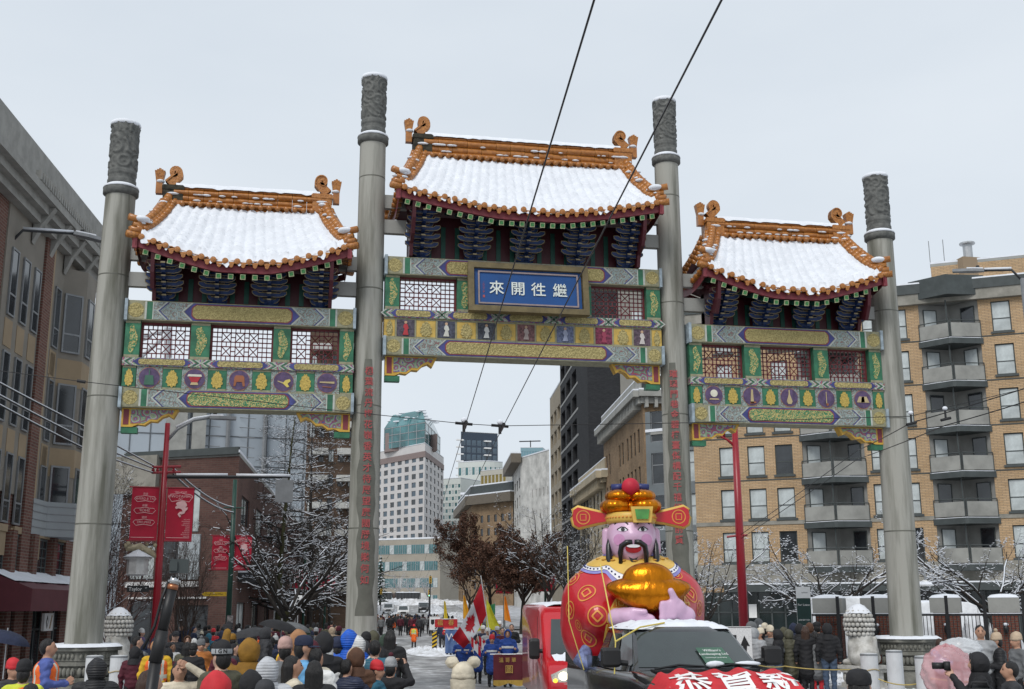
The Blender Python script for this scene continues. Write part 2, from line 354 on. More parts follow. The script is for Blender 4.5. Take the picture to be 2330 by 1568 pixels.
# engraved verses down the inner pillars, on the darker wet streak that runs over them
def PR(i, z): return (.425 - .05 * (z - 1.4) / 14.3) if i == 1 else (.40 - .04 * (z - 1.4) / 14.3)
def verse(i, x, r, chars, ztop, step, side):
    a = math.atan2(CAM[1], CAM[0] - x) + side; n = Vector((math.cos(a), math.sin(a), 0)); zz = ztop
    s = MB(); k = 40; zb = 2.2
    def st(u, v):
        z = ztop + .35 + (zb - ztop - .35) * v; w = (.5 + .75 * min(1, v * 2.2)) * (u - .5) * (1 + .22 * math.sin(z * 5.1) * math.sin(z * 1.7)) * .95 + .1 * math.sin(z * .6)
        rr = PR(i, z) + .004
        return (x + rr * math.cos(a + w), rr * math.sin(a + w), z)
    s.grid(lambda u, v: st(u, v), 8, k); s.build('wet_streak', WET, PIL[i], True)
    for q in chars:
        if q != ' ':
            rr = PR(i, zz) + .014
            me = text_mesh(q, .245, REDL, bold=.003, name='verse_character', depth=.004)
            obj('verse_character', me, PIL[i], M=frame((x + n.x * rr, n.y * rr, zz), Vector((-n.y, n.x, 0)), n))
        zz -= step
verse(1, -A, .395, '楓葉流丹梅花嶺香英才待展望廣闊勝境樂何如', 8.78, .298, .12)
verse(2, A, .375, '璀璨門巷金碧樓臺傑構配千禧緬懷前賢', 9.0, .298, -.02)

def plate(mb, poly, y, mi, t=.006): mb.prism(poly, lambda a, b, h: (a, h, b), y, y - t, mi)
def rrect(x0, x1, z0, z1, c): return [(x0 + c, z0), (x1 - c, z0), (x1 - c * .3, z0 + c * .5), (x1, z0 + c), (x1, z1 - c), (x1 - c * .3, z1 - c * .5), (x1 - c, z1), (x0 + c, z1), (x0 + c * .3, z1 - c * .5), (x0, z1 - c), (x0, z0 + c), (x0 + c * .3, z0 + c * .5)]
def disc(x, z, r, n=16, sx=1): return [(x + sx * r * math.cos(6.2832 * i / n), z + r * math.sin(6.2832 * i / n)) for i in range(n)]
FY = -.35
def beam(cx, hw, z0, z1, cart):
    b = MB(); b.bb((cx - hw, FY, z0), (cx + hw, -FY, z1), 0)
    zm = (z0 + z1) / 2; g = .025; e0, e1 = z0 + g, z1 - g
    for s in (-1, 1):
        X = lambda d: cx + s * (hw - d)
        P = lambda pts: [(X(d), z) for d, z in pts][::(1 if s < 0 else -1)]
        plate(b, P([(.03, e0), (.5, e0), (.5, e1), (.03, e1)]), FY - .003, 1)
        plate(b, disc(X(.27), zm, (e1 - e0) * .42), FY - .012, 2)
        plate(b, P([(.5, e0), (.55, e0), (.55, e1), (.5, e1)]), FY - .004, 3); plate(b, P([(.552, e0), (.70, e0), (.70, e1), (.552, e1)]), FY - .003, 4)
        plate(b, P([(.702, e0), (.73, e0), (.73, e1), (.702, e1)]), FY - .004, 3)
        plate(b, P([(.735, e0), (1.75, e0), (1.50, zm), (1.75, e1), (.735, e1)]), FY - .003, 5)
        for d0, mi, tk in ((.80, 3, .045), (.86, 6, .035), (1.46, 3, .045)):
            w = .25
            plate(b, P([(d0, zm), (d0 + w, e0), (d0 + w + tk, e0), (d0 + tk, zm)]), FY - .008, mi); plate(b, P([(d0, zm), (d0 + tk, zm), (d0 + w + tk, e1), (d0 + w, e1)]), FY - .0081, mi)
    a = hw - 1.53
    plate(b, [(cx - a, zm), (cx - a + .24, e0), (cx + a - .24, e0), (cx + a, zm), (cx + a - .24, e1), (cx - a + .24, e1)], FY - .0025, 6)
    o = b.build('beam', [TANB, TANB, GOLDR, WHT, GRN, GREYR, BLU], gate)
    k = MB(); q = a - .22; plate(k, rrect(cx - q - .03, cx + q + .03, z0 + .055, z1 - .055, .12), FY - .0095, 1); plate(k, rrect(cx - q, cx + q, z0 + .08, z1 - .08, .11), FY - .017, 0)
    k.build('cartouche', [cart, REDB], o)
    for q in (-1, 1): s = MB(); s.bb((cx + q * (hw - .06), -.42, z0 - .02), (cx + q * (hw + .02), .42, z1 + .03), 0); s.build('beam_shoe', mat('blue_white_shoe', (.28, .34, .38), .5, .3, 5), o)
    return o
def thin_beam(cx, hw, z0, z1, n):
    b = MB(); b.bb((cx - hw, -.31, z0), (cx + hw, .31, z1), 0); L_ = 2 * hw / n; zm = (z0 + z1) / 2
    for i in range(n):
        c = cx - hw + L_ * (i + .5); w = L_ * .27
        plate(b, [(c - w - .2, zm), (c - w - .06, z0 + .015), (c + w + .06, z0 + .015), (c + w + .2, zm), (c + w + .06, z1 - .015), (c - w - .06, z1 - .015)], -.312, 2)
        plate(b, rrect(c - w - .05, c + w + .05, z0 + .03, z1 - .03, .05), -.320, 1)
        for s in (-1, 1):
            for d, mi in ((.27, 3), (.36, 4), (.43, 3)):
                plate(b, [(c + s * (w + d), zm), (c + s * (w + d - .14), z0 + .015), (c + s * (w + d - .09), z0 + .015), (c + s * (w + d + .05), zm)][::s], -.313, mi)
                plate(b, [(c + s * (w + d), zm), (c + s * (w + d + .05), zm), (c + s * (w + d - .09), z1 - .015), (c + s * (w + d - .14), z1 - .015)][::s], -.3132, mi)
    return b.build('thin_beam', [COLR, GOLDR, BLU, WHT, GRN], gate)
def lattice(x0, x1, z0, z1):
    f = MB(); t = .055
    for a, b in (((x0, z0), (x1, z0 + t)), ((x0, z1 - t), (x1, z1)), ((x0, z0 + t), (x0 + t, z1 - t)), ((x1 - t, z0 + t), (x1, z1 - t))): f.bb((a[0], -.06, a[1]), (b[0], .06, b[1]), 0)
    o = f.build('window_frame', LATT, gate)
    g = MB(); nx = max(6, round((x1 - x0) / .135)); nz = 7; dx = (x1 - x0 - 2 * t) / nx; dz = (z1 - z0 - 2 * t) / nz; r = .0125
    X = lambda i: x0 + t + dx * i
    Z = lambda j: z0 + t + dz * j
    gone = set()
    cs = [(i, j) for j in (2, 5) for i in range(2 + nx % 2, nx - 1, 3)]
    for i, j in cs: gone |= {('v', i, j - 1), ('v', i, j), ('h', i - 1, j), ('h', i, j)}
    for i in range(1, nx):
        for j in range(nz):
            if ('v', i, j) not in gone: g.bb((X(i) - r, -.02, Z(j) - r), (X(i) + r, .02, Z(j + 1) + r))
    for j in range(1, nz):
        for i in range(nx):
            if ('h', i, j) not in gone: g.bb((X(i) - r, -.018, Z(j) - r), (X(i + 1) + r, .018, Z(j) + r))
    for i, j in cs:
        for s in (-1, 1): g.tube([(X(i) - dx * s, 0, Z(j) - dz), (X(i) + dx * s, 0, Z(j) + dz)], r * 1.1, 4)
    g.build('lattice', LATT, o)
def post_panel(x0, x1, z0, z1, m=None, wy=-.27):
    b = MB(); b.bb((x0, wy, z0), (x1, -wy, z1), 0); h = z1 - z0; c = (x0 + x1) / 2; w = (x1 - x0) * .36
    plate(b, [(x0 + .004, z0 + .01), (x1 - .004, z0 + .01), (x1 - .004, z0 + .08), (x0 + .004, z0 + .08)], wy - .002, 2); plate(b, [(x0 + .004, z1 - .08), (x1 - .004, z1 - .08), (x1 - .004, z1 - .01), (x0 + .004, z1 - .01)], wy - .002, 2)
    pts = [(c + w * (.72 + .28 * math.cos(6.2832 * 3 * i / 36)) * math.cos(6.2832 * i / 36), (z0 + z1) / 2 + h * .39 * math.sin(6.2832 * i / 36)) for i in range(36)]
    plate(b, pts, wy - .004, 1)
    return b.build('ornament_post', [GRN, GOLDG, TANB], gate)
def ornament(x0, x1, z0, z1, ground, gold, wy=-.26):
    b = MB(); b.bb((x0, wy, z0), (x1, -wy, z1), 0); c = (x0 + x1) / 2; w = (x1 - x0); h = z1 - z0
    for q in (z0 + .005, z1 - .055): plate(b, [(x0 + .004, q), (x1 - .004, q), (x1 - .004, q + .05), (x0 + .004, q + .05)], wy - .002, 2)
    pts = []
    for i in range(40):
        t = 6.2832 * i / 40; r = 1 + .10 * math.sin(t * 11); k = .62 + .38 * (1 - math.sin(t)) / 2
        pts.append((c + w * .36 * k * r * math.cos(t), (z0 + z1) / 2 - .01 + h * .37 * r * math.sin(t)))
    plate(b, pts, wy - .002, 1, .02)
    return b.build('ornament_panel', [ground, gold, TANB], gate)
EMB = {'jade': mat('emblem_dark_green', (.05, .13, .09)), 'tan': mat('emblem_tan', (.45, .36, .2)), 'brown': mat('emblem_brown', (.3, .11, .05)), 'yellow': mat('emblem_yellow', (.6, .48, .12)), 'cream': mat('emblem_cream', (.6, .58, .48)), 'red': mat('emblem_red', (.38, .03, .04))}
SHAPES = {
 'bell': [('jade', [(-.13, -.2), (.13, -.2), (.10, .06), (-.10, .06)]), ('jade', [(-.012, .06), (.012, .06), (.012, .22), (-.012, .22)])],
 'bowl': [('cream', [(-.19, .06), (.19, .06), (.17, .12), (-.17, .12)]), ('red', [(-.16, .05), (-.08, -.1), (.08, -.1), (.16, .05)]), ('tan', [(-.08, -.1), (-.11, -.17), (.11, -.17), (.08, -.1)])],
 'stool': [('brown', [(-.15, -.17), (-.1, -.17), (-.07, -.05), (.07, -.05), (.1, -.17), (.15, -.17), (.13, .08), (.09, .13), (-.09, .13), (-.13, .08)])],
 'horn': [('yellow', [(-.02, -.05), (.1, -.16), (.16, -.14), (.11, -.06), (.19, .02), (.17, .07), (.05, .04)]), ('tan', [(-.16, .0), (-.02, -.06), (.0, -.02), (-.15, .02)])],
 'flute': [('tan', [(-.2, .0), (.2, -.02), (.2, .04), (-.2, .03)]), ('brown', [(-.12, -.12), (.12, -.13), (.12, -.11), (-.12, -.10)])],
 'drum': [('cream', disc(0, .05, .11)), ('tan', [(-.15, -.14), (.15, -.14), (.13, -.1), (-.13, -.1)])],
 'fiddle': [('tan', [(-.05, -.2), (.05, -.2), (.03, .2), (-.02, .2)]), ('brown', [(-.07, -.22), (.12, -.2), (.12, -.16), (-.05, -.16)])],
 'pipa': [('tan', [(-.09, -.12), (-.05, -.2), (.05, -.2), (.09, -.12), (.02, .08), (.015, .22), (-.015, .22), (-.02, .08)])],
 'erhu': [('tan', [(-.01, -.2), (.01, -.2), (.01, .2), (-.01, .2)]), ('brown', disc(.02, -.18, .04))],
 'zither': [('tan', [(-.2, -.09), (.2, -.09), (.12, .09), (-.12, .09)]), ('cream', [(-.07, -.085), (.05, -.085), (.04, .085), (-.04, .085)])]}
def medallion(x, z0, z1, w, emb, ground=PURP):
    b = MB(); b.bb((x - w, -.26, z0), (x + w, .26, z1), 0); zm = (z0 + z1) / 2; r = min(w, (z1 - z0) / 2)
    plate(b, [(x + r * .93 * math.cos(R_(45 * i + 22.5)), zm + r * .98 * math.sin(R_(45 * i + 22.5))) for i in range(8)], -.262, 2, .012); plate(b, disc(x, zm, r * .86, 24), -.275, 1)
    o = b.build('medallion_panel', [GREYR, ground, mat('medallion_rim', (.33, .17, .12), .6)], gate)
    for c, poly in SHAPES[emb]:
        e = MB(); plate(e, [(x + q[0], zm + q[1]) for q in poly], -.283, 0, .014); e.build('emblem', EMB[c], o)
def figure_panel(x, z0, z1, w, c, ground):
    b = MB(); b.bb((x - w, -.26, z0), (x + w, .26, z1), 0); zm = (z0 + z1) / 2
    plate(b, [(x - w + .05, z0 + .05), (x + w - .05, z0 + .05), (x + w - .05, z1 - .05), (x - w + .05, z1 - .05)], -.262, 1)
    o = b.build('figure_panel', [TANB, ground], gate)
    e = MB(); q = [(-.085, -.2), (.08, -.2), (.05, -.04), (.085, -.01), (.05, .10), (.02, .125), (-.02, .125), (-.05, .10), (-.07, .02), (-.03, -.03)]
    plate(e, [(x + a, zm + d) for a, d in q], -.27, 0, .02); plate(e, disc(x, zm + .165, .042, 10), -.27, 1, .02)
    e.build('robed_figure', [c, mat('figure_skin', (.45, .3, .2))], o)
def queti(x, s, z, ln, h):
    """painted corner bracket below a beam end; s: +1 points right"""
    pr_ = [(0, 0), (0, -h), (.28, -h), (.42, -h * .86), (.6, -h * .9), (.75, -h * .68), (.92, -h * .7), (1.05, -h * .45), (1.2, -h * .34), (1.33, -h * .5), (ln, 0)]
    b = MB(); f = 1 if s > 0 else -1
    b.prism([(x + s * a, z + c) for a, c in pr_][::-f], lambda a, c, t: (a, t, c), .14, -.14, 0)
    inn = [(.24, -.03), (.24, -h + .09), (.40, -h * .8), (.58, -h * .8), (.75, -h * .56), (.92, -h * .58), (1.05, -h * .34), (1.2, -h * .22), (1.30, -h * .30), (ln - .1, -.03)]
    plate(b, [(x + s * a, z + c) for a, c in inn][::-f], -.143, 1); plate(b, [(x + s * a, z + c) for a, c in [(.05, -.03), (.05, -h + .06), (.19, -h + .06), (.19, -.03)]][::-f], -.143, 2)
    o = b.build('corner_bracket', [YEL, COLR, REDB], gate)
    d = MB(); d.bb((x + s * .0, -.12, z - h - .16), (x + s * .42, .12, z - h - .002), 0); d.build('bracket_foot', GRN, o)

def span(cx, hw, zs, lat, center):
    zu1, zu0, zt1, zt0, zl1, zl0 = zs          # top beam top/bottom, thin beam top/bottom, low beam top/bottom
    beam(cx, hw, zu0, zu1, GOLDR); beam(cx, hw, zl0, zl1, GOLDR if center else GOLDG)
    thin_beam(cx, hw, zt0, zt1, 5 if center else 3)
    xs = [-hw + .02] + [v for q in lat for v in q] + [hw - .02]
    for i in range(0, len(xs), 2): post_panel(cx + xs[i], cx + xs[i + 1], zt1, zu0)
    for a, b in lat: lattice(cx + a, cx + b, zt1, zu0)
    for s in (-1, 1): queti(cx - s * (hw - .06), s, zl0 - .002, 1.46, .5 if not center else .55)
    if center:
        cs = [mat('robe_%d' % i, c) for i, c in enumerate([(.4, .04, .05), (.5, .5, .45), (.6, .6, .58), (.34, .28, .26), (.33, .36, .48), (.3, .05, .09), (.5, .46, .44)])]
        gs = [mat('figure_ground_%d' % i, c, .7, .5, 14) for i, c in enumerate([(.07, .06, .08), (.055, .06, .085), (.06, .065, .08), (.16, .08, .08), (.12, .14, .22), (.17, .03, .06), (.09, .06, .08)])]
        YG = mat('yellow_panel_ground', (.5, .34, .08), .55, .15, 5)
        for i in range(7): figure_panel(cx + (i - 3) * 1.153, zl1, zt0, .30, cs[i], gs[i])
        for i in range(6): ornament(cx + (i - 2.5) * 1.153 - .27, cx + (i - 2.5) * 1.153 + .27, zl1, zt0, YG, GOLDR)
        for s in (-1, 1): ornament(min(cx + s * 3.765, cx + s * 4.06), max(cx + s * 3.765, cx + s * 4.06), zl1, zt0, YG, GOLDR)
    else:
        es = ['bell', 'bowl', 'stool', 'horn', 'flute'] if cx < 0 else ['drum', 'fiddle', 'pipa', 'erhu', 'zither']
        GLD = mat('gilt_flower', (.45, .33, .08), .45, .35, 25, .8, 30, metal=.2)
        for i in range(5): medallion(cx + (i - 2) * 1.175, zl1, zt0, .335, es[i])
        for i in range(4): ornament(cx + (i - 1.5) * 1.175 - .245, cx + (i - 1.5) * 1.175 + .245, zl1, zt0, GRN, GLD)
        for s in (-1, 1): ornament(min(cx + s * 2.7, cx + s * 3.05), max(cx + s * 2.7, cx + s * 3.05), zl1, zt0, GRN, GLD)
SX = A + B / 2
for s in (-1, 1): span(s * SX, 3.07, (10.54, 10.0, 8.97, 8.75, 8.13, 7.62), [(-2.66, -1.34), (-.83, .86), (1.32, 2.66)], False)
span(0, 4.07, (12.15, 11.63, 10.62, 10.38, 9.79, 9.29), [(-3.65, -2.0), (-1.55, 1.55), (1.95, 3.63)], True)
# name plaque
pl = MB(); T = Matrix.Rotation(R_(-7), 4, 'X'); C0 = Vector((0, -.58, 11.26))
for c, d, mi in (((0, .03, 0), (3.46, .12, 1.46), 0), ((0, -.05, 0), (3.12, .06, 1.16), 1)):
    pl.box(C0 + T @ Vector(c), d, mi, T)
for a, b in (((0, .66), (3.5, .17)), ((0, -.66), (3.5, .17)), ((-1.67, 0), (.17, 1.15)), ((1.67, 0), (.17, 1.15))): pl.box(C0 + T @ Vector((a[0], -.10, a[1])), (b[0], .17, b[1]), 0, T)
po = pl.build('name_plaque', [OLIVE, PBLUE], gate)
rim = MB(); BR = mat('plaque_inner_line', (.25, .2, .2), .5)
for a, b in (((0, .485), (2.92, .045)), ((0, -.485), (2.92, .045)), ((-1.44, 0), (.045, .92)), ((1.44, 0), (.045, .92))): rim.box(C0 + T @ Vector((a[0], -.10, a[1])), (b[0], .04, b[1]), 0, T)
rim.build('inner_rim', BR, po)
for q, x in zip('來開徃繼', (-.93, -.31, .29, .92)):
    obj('plaque_character', text_mesh(q, .44, CREAM, bold=.004, depth=.008, name='plaque_character'), po, M=Matrix.Translation(C0 + T @ Vector((x, -.1, -.03))) @ T)
sq = MB(); sq.box(C0 + T @ Vector((-1.3, -.085, -.27)), (.06, .012, .075), 0, T); sq.build('red_seal', REDL, po)
obj('plaque_inscription', text_mesh('二○○二年', .07, REDL, vert=True), po, M=Matrix.Translation(C0 + T @ Vector((-1.3, -.086, .0))) @ T)

# ---------------------------------------------------------------- roofs
def roof(cx, hr, he, zrt, zrb, zec, zem, yo, nt, nbr, zbeam, beam_hw, nr):
    def ez(u): q = max(0, (abs(u) - .22) / .78); return zem + (zec - zem) * (q ** 1.25)
    def S(u, v, lift=0.):
        x = cx + u * (hr + .12 + (he - hr - .12) * v ** 1.15); g = 1 - (1 - v) ** 1.35
        return Vector((x, -(.2 + (yo - .2) * v), zrb + (ez(u) - zrb) * g + lift))
    base = MB()
    base.grid(lambda a, b: S(2 * a - 1, b), 40, 10); base.grid(lambda a, b: S(1 - 2 * a, b) * 1 + Vector((0, -2 * S(1 - 2 * a, b).y, 0)), 40, 10)
    def side(s, a, b, lift=0):       # hip end: a from front to back, b from ridge to eave
        yf = .2 + (yo - .2) * b; x = cx + s * (hr + .12 + (he - hr - .12) * b ** 1.15); y = (2 * a - 1) * yf
        k = abs(2 * a - 1); g = 1 - (1 - b) ** 1.35
        return Vector((x, y, zrb + ((zec - .22 * (1 - k * k)) - zrb) * g + lift))
    for s in (-1, 1): base.grid(lambda a, b: side(s, a if s < 0 else 1 - a, b), 12, 8)
    ro = base.build('roof_slope', TILE, gate, True)
    # snow, thick over the rows of barrel tiles, ragged at the eave
    sn = MB(); per = nt
    rag = [max(-1.6, rnd.gauss(.1, .9)) for _ in range(nt * 3 + 2)]
    def edge(u):
        t = (u + 1) / 2 * nt * 3; i = int(min(t, nt * 3)); f = t - i; f = f * f * (3 - 2 * f); return rag[i] * (1 - f) + rag[i + 1] * f
    def snow(a, b):
        u = (2 * a - 1) * .985; e = 1.0 - .012 + .03 * edge(u) - .06 * max(0, abs(u) - .93) * 8; v = .07 + (e - .07) * b
        if b < .02: v -= .0
        row = abs(math.sin(math.pi * (u + 1) / 2 * nt)); L_ = (zrb - zem) * 1.25 / .24; st = (v * L_) % 1.0
        th = .085 + .06 * row + .06 * (1 - st) * (st > .06) + .035 * hnoise(u * he * 2.1, v * 7, cx) + .022 * hnoise(u * he * 7, v * 21, cx + 4) + .012 * hnoise(u * he * 19, v * 50, cx + 2)
        if abs(u) > .93: th -= .6 * (abs(u) - .93)
        if v < .14: th -= .5 * (.14 - v)
        if b > .985: th = -.06 - .05 * edge(u)
        elif b > .93: th += .02
        p = S(u, min(v, 1.0), th); p.y -= max(0, v - 1) * 1.2 + (.02 if b > .985 else 0); p.z -= max(0, v - 1) * 1.1
        return p
    sn.grid(snow, nt * 10, 70)
    for s in (-1, 1): sn.grid(lambda a, b: side(s, .05 + .9 * (a if s < 0 else 1 - a), .12 + .88 * b, .07 + .04 * abs(math.sin(a * 3.1416 * 10)) + .03 * hnoise(a * 9, b * 9, s)), 60, 24)
    o = sn.build('snow_cover', SNOW, ro, True)
    # eave tiles: round caps and pointed drip tiles, each its own piece
    rc = MB(); rc.tube([(0, .22, .04), (0, -.03, -.005)], .082, 14, 0); rc.lathe([(.062, 0), (.075, .012), (.03, .018)], 12, 1); n0 = len(rc.v) - 36
    rc.v = rc.v[:n0] + [(x, -.03 - z, y - .005) for x, y, z in rc.v[n0:]]
    rcm = rc.mesh('round_tile', [TILE, TILE2], False)
    dr = MB(); dr.prism([(-.105, .03), (-.06, -.045), (-.045, -.10), (0, -.135), (.045, -.10), (.06, -.045), (.105, .03)], lambda a, b, h: (a, h, b), -.025, .02, 0); drm = dr.mesh('drip_tile', TILE2)
    for i in range(nt):
        u = (i + .5) / nt * 2 - 1; p = S(u * .985, 1.0); obj('round_tile', rcm, ro, loc=p + Vector((0, -.015, -.02)))
        if i < nt - 1: p = S(((i + 1) / nt * 2 - 1) * .985, 1.0); obj('drip_tile', drm, ro, loc=p + Vector((0, .0, -.07)))
    for s in (-1, 1):
        for j in range(9):
            p = side(s, .06 + .88 * j / 8, 1.0); obj('round_tile', rcm, ro, M=Matrix.Translation(p + Vector((s * .02, 0, -.02))) @ Matrix.Rotation(s * math.pi / 2, 4, 'Z'))
    # fascia and soffit
    fa = MB()
    def fas(u, k): p = S(u, 1.0); return Vector((cx + u * (he - .03), -yo + .10, p.z - (.10 if k else .30 + .0)))
    fa.grid(lambda a, b: fas(2 * a - 1, b > .5), 40, 1); fa.grid(lambda a, b: fas(2 * a - 1, 0) + Vector((0, .09 * b, 0)), 40, 1)
    fa.grid(lambda a, b: Vector((cx + (2 * a - 1) * (he - .03), yo - .10, S(2 * a - 1, 1).z - (.10 if b < .5 else .30))), 40, 1)
    for s in (-1, 1): fa.grid(lambda a, b: side(s, a, 1.0) + Vector((-s * .06, 0, -.08 - .24 * (b if s < 0 else 1 - b))), 12, 1); fa.box((cx + s * (he - .03), -yo + .08, zec - .2), (.12, .12, .36))
    fa.build('eave_board', REDB, ro)
    sf = MB()
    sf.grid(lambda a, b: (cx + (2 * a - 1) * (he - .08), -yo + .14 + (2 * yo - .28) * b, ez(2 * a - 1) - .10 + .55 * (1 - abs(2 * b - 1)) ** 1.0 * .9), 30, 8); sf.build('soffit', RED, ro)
    # rafter ends with green faces
    rf = MB(); rf.box((0, .5, .16), (.13, 1.0, .13), 0, Matrix.Rotation(R_(17), 3, 'X')); q = -.004
    rf.box((0, .01, 0), (.138, .02, .138), 1, Matrix.Rotation(R_(17), 3, 'X')); rf.box((0, -.003, 0), (.095, .012, .095), 2, Matrix.Rotation(R_(17), 3, 'X'))
    rfm = rf.mesh('rafter', [DGREEN, mat('rafter_cream_edge', (.42, .45, .26)), mat('rafter_green_face', (.05, .20, .06), .5, .5, 30)])
    for i in range(nr):
        u = (i + .5) / nr * 2 - 1; obj('rafter', rfm, ro, M=Matrix.Translation((cx + u * (he - .15), -yo + .13, ez(u) - .405)) @ Matrix.Rotation(-.18 * np.sign(u) * (abs(u) > .25), 4, 'Y'))
    # ridge of stacked tiles, each course proud of the next
    hrr = hr; nk = max(8, round(2 * hrr / .42)); dl = 2 * hrr / nk; H = zrt - zrb
    for row, (za, zb, dep) in enumerate(((.0, .22, .30), (.225, .52, .24), (.525, .80, .29), (.805, .97, .22))):
        t = MB(); n = 8
        prof = [(dep * (1 - .25 * (abs(k / n * 2 - 1)) ** 2.2), H * (za + (zb - za) * k / n)) for k in range(n + 1)]
        t.grid(lambda a, b: (dl * (a - .5) * .975, -np.interp(b * n, range(n + 1), [p_[0] for p_ in prof]), np.interp(b * n, range(n + 1), [p_[1] for p_ in prof])), 1, n)
        t.grid(lambda a, b: (-dl * (a - .5) * .975, np.interp(b * n, range(n + 1), [p_[0] for p_ in prof]), np.interp(b * n, range(n + 1), [p_[1] for p_ in prof])), 1, n)
        t.bb((-dl * .487, -dep * .75, H * za), (dl * .487, dep * .75, H * zb))
        tm = t.mesh('ridge_tile', TILE, True)
        for i in range(nk): obj('ridge_tile', tm, ro, loc=(cx - hrr + dl * (i + .5), rnd.uniform(-.012, .012), zrb + rnd.uniform(-.006, .006)))
    sr = MB()
    sr.grid(lambda a, b: (cx + (2 * a - 1) * (hrr - .05), -.27 + .54 * b, zrt + (.02 + .085 * math.sin(math.pi * b) ** .5 * (1 + .3 * hnoise(a * hrr * 6, b * 3, cx)) if 0 < b < 1 else -.05 - .05 * max(0, hnoise(a * hrr * 9, 1, cx + 3)))), int(hrr * 30), 10)
    for i in range(int(hrr * 11)):
        a = rnd.uniform(-1, 1) * hrr; k = rnd.choice((.22, .52)); r = rnd.uniform(.03, .08); sr.ball((cx + a, -.27, zrb + H * k + .01), (r * 1.6, .05, r * .4), 0, 8, 5)
    sr.build('ridge_snow', SNOW, ro, True, kind='stuff')
    sc_ = MB(); sc_.tube([(0, .12, .05), (0, -.13, -.015)], .075, 8); scm = sc_.mesh('ridge_scallop', TILE, True)
    for i in range(nt): obj('ridge_scallop', scm, ro, loc=(cx - hr - .1 + (2 * hr + .2) * (i + .5) / nt, -.27, zrb + .005))
    # end scrolls and fans
    for s in (-1, 1):
        xb = cx + s * (hr + .02)
        bk = MB(); bk.bb((xb - .27, -.26, zrb + .1), (xb + .27, .26, zrt + .0), 0); bk.bb((xb - .3, -.3, zrb - .02), (xb + .3, .3, zrb + .11), 1); bk.bb((xb - .30, -.28, zrt - .14), (xb + .30, .28, zrt - .03), 0)
        bo = bk.build('ridge_end_block', [MOSS if (cx < 1) and s < 1 else TILE2, TILE], ro)
        sp = MB(); pts = []
        def spine(t):   # S-curved neck ending in a coil
            if t < .5: q = t / .5; return (s * (.18 - .34 * q), .10 + .36 * q), .17 - .02 * q
            q = (t - .5) / .5; th = math.pi * (.0 + 1.9 * q); r = .17 * (1 - .62 * q); cx_ = -.0
            return (s * (-.16 + .15 - .15 * math.cos(th) * (r / .17) + .0), .52 + .15 * math.sin(th) * (r / .17) * 1.25), .115 * (1 - .55 * q)
        c = []; k = 30
        for i in range(k + 1): (a, b), r_ = spine(i / k); c.append(((a, b), r_))
        for i in range(k):
            (a0, b0), r0 = c[i]; (a1, b1), r1 = c[i + 1]
            d = Vector((a1 - a0, b1 - b0)); d = d.normalized() if d.length > 1e-6 else Vector((0, 1)); nn = Vector((-d.y, d.x))
            (ap, bp), _ = c[max(i - 1, 0)]; d0 = Vector((a1 - ap, b1 - bp)).normalized(); n0_ = Vector((-d0.y, d0.x)); (an, bn), _ = c[min(i + 2, k)]; d1 = Vector((an - a0, bn - b0)).normalized(); n1_ = Vector((-d1.y, d1.x))
            q = [(a0 + n0_.x * r0, b0 + n0_.y * r0), (a0 - n0_.x * r0, b0 - n0_.y * r0), (a1 - n1_.x * r1, b1 - n1_.y * r1), (a1 + n1_.x * r1, b1 + n1_.y * r1)]
            sp.add([(xb + x, y, zrt + z) for y in (-.10, .10) for x, z in q], [(0, 1, 2, 3), (7, 6, 5, 4), (0, 3, 7, 4), (1, 5, 6, 2)], 0)
            sp.add([(xb + x * 1, y, zrt + z) for y in (-.125, .125) for x, z in [(a0 + n0_.x * r0, b0 + n0_.y * r0), (a0 + n0_.x * r0 * .6, b0 + n0_.y * r0 * .6), (a1 + n1_.x * r1 * .6, b1 + n1_.y * r1 * .6), (a1 + n1_.x * r1, b1 + n1_.y * r1)]], [(0, 1, 2, 3), (7, 6, 5, 4), (0, 3, 7, 4), (1, 5, 6, 2)], 0)
        sp.prism(disc(xb - s * .01, zrt + .52, .12, 14), lambda a, c_, h: (a, h, c_), -.07, .07, 0); sp.v = [(xb + (x - xb) * .82, y, zrt + (z - zrt) * .80) for x, y, z in sp.v]; sp.build('ridge_scroll', TILE2, ro)
        fn = MB(); xf = xb + s * .40
        for i in range(5):
            o0 = (i - 2) * .038; o1 = (i - 2) * .062; hh = .50 - .02 * abs(i - 2) * 2
            for y in (-1, 1): fn.add([(xf + o0 - .02, y * .07, zrt + .12), (xf + o0 + .02, y * .07, zrt + .12), (xf + o1 + .034, y * .11, zrt + hh + .12), (xf + o1 - .034, y * .11, zrt + hh + .12), (xf + o0 - .02, 0, zrt + .12), (xf + o0 + .02, 0, zrt + .12), (xf + o1 + .034, 0, zrt + hh + .12), (xf + o1 - .034, 0, zrt + hh + .12)], [(0, 1, 2, 3), (0, 4, 5, 1), (1, 5, 6, 2), (2, 6, 7, 3), (3, 7, 4, 0)], 0)
        fn.bb((xf - .1, -.09, zrt - .25), (xf + .1, .09, zrt + .13), 1)
        fn.v = [(xf + (x - xf) * .9, y, zrt + (z - zrt) * .84) for x, y, z in fn.v]; fn.build('ridge_fan', [TILE2, TILE], ro)
        sn2 = MB(); sn2.ball((xf - s * .02, -.02, zrt + .15), (.12, .13, .06), 0, 10, 6); sn2.ball((xb, -.18, zrb + .55 * H), (.2, .14, .05), 0, 10, 6); sn2.ball((xb - s * .2, -.1, zrt + .02), (.12, .15, .05), 0, 10, 6); sn2.build('snow_clump', SNOW, ro, True, kind='stuff')
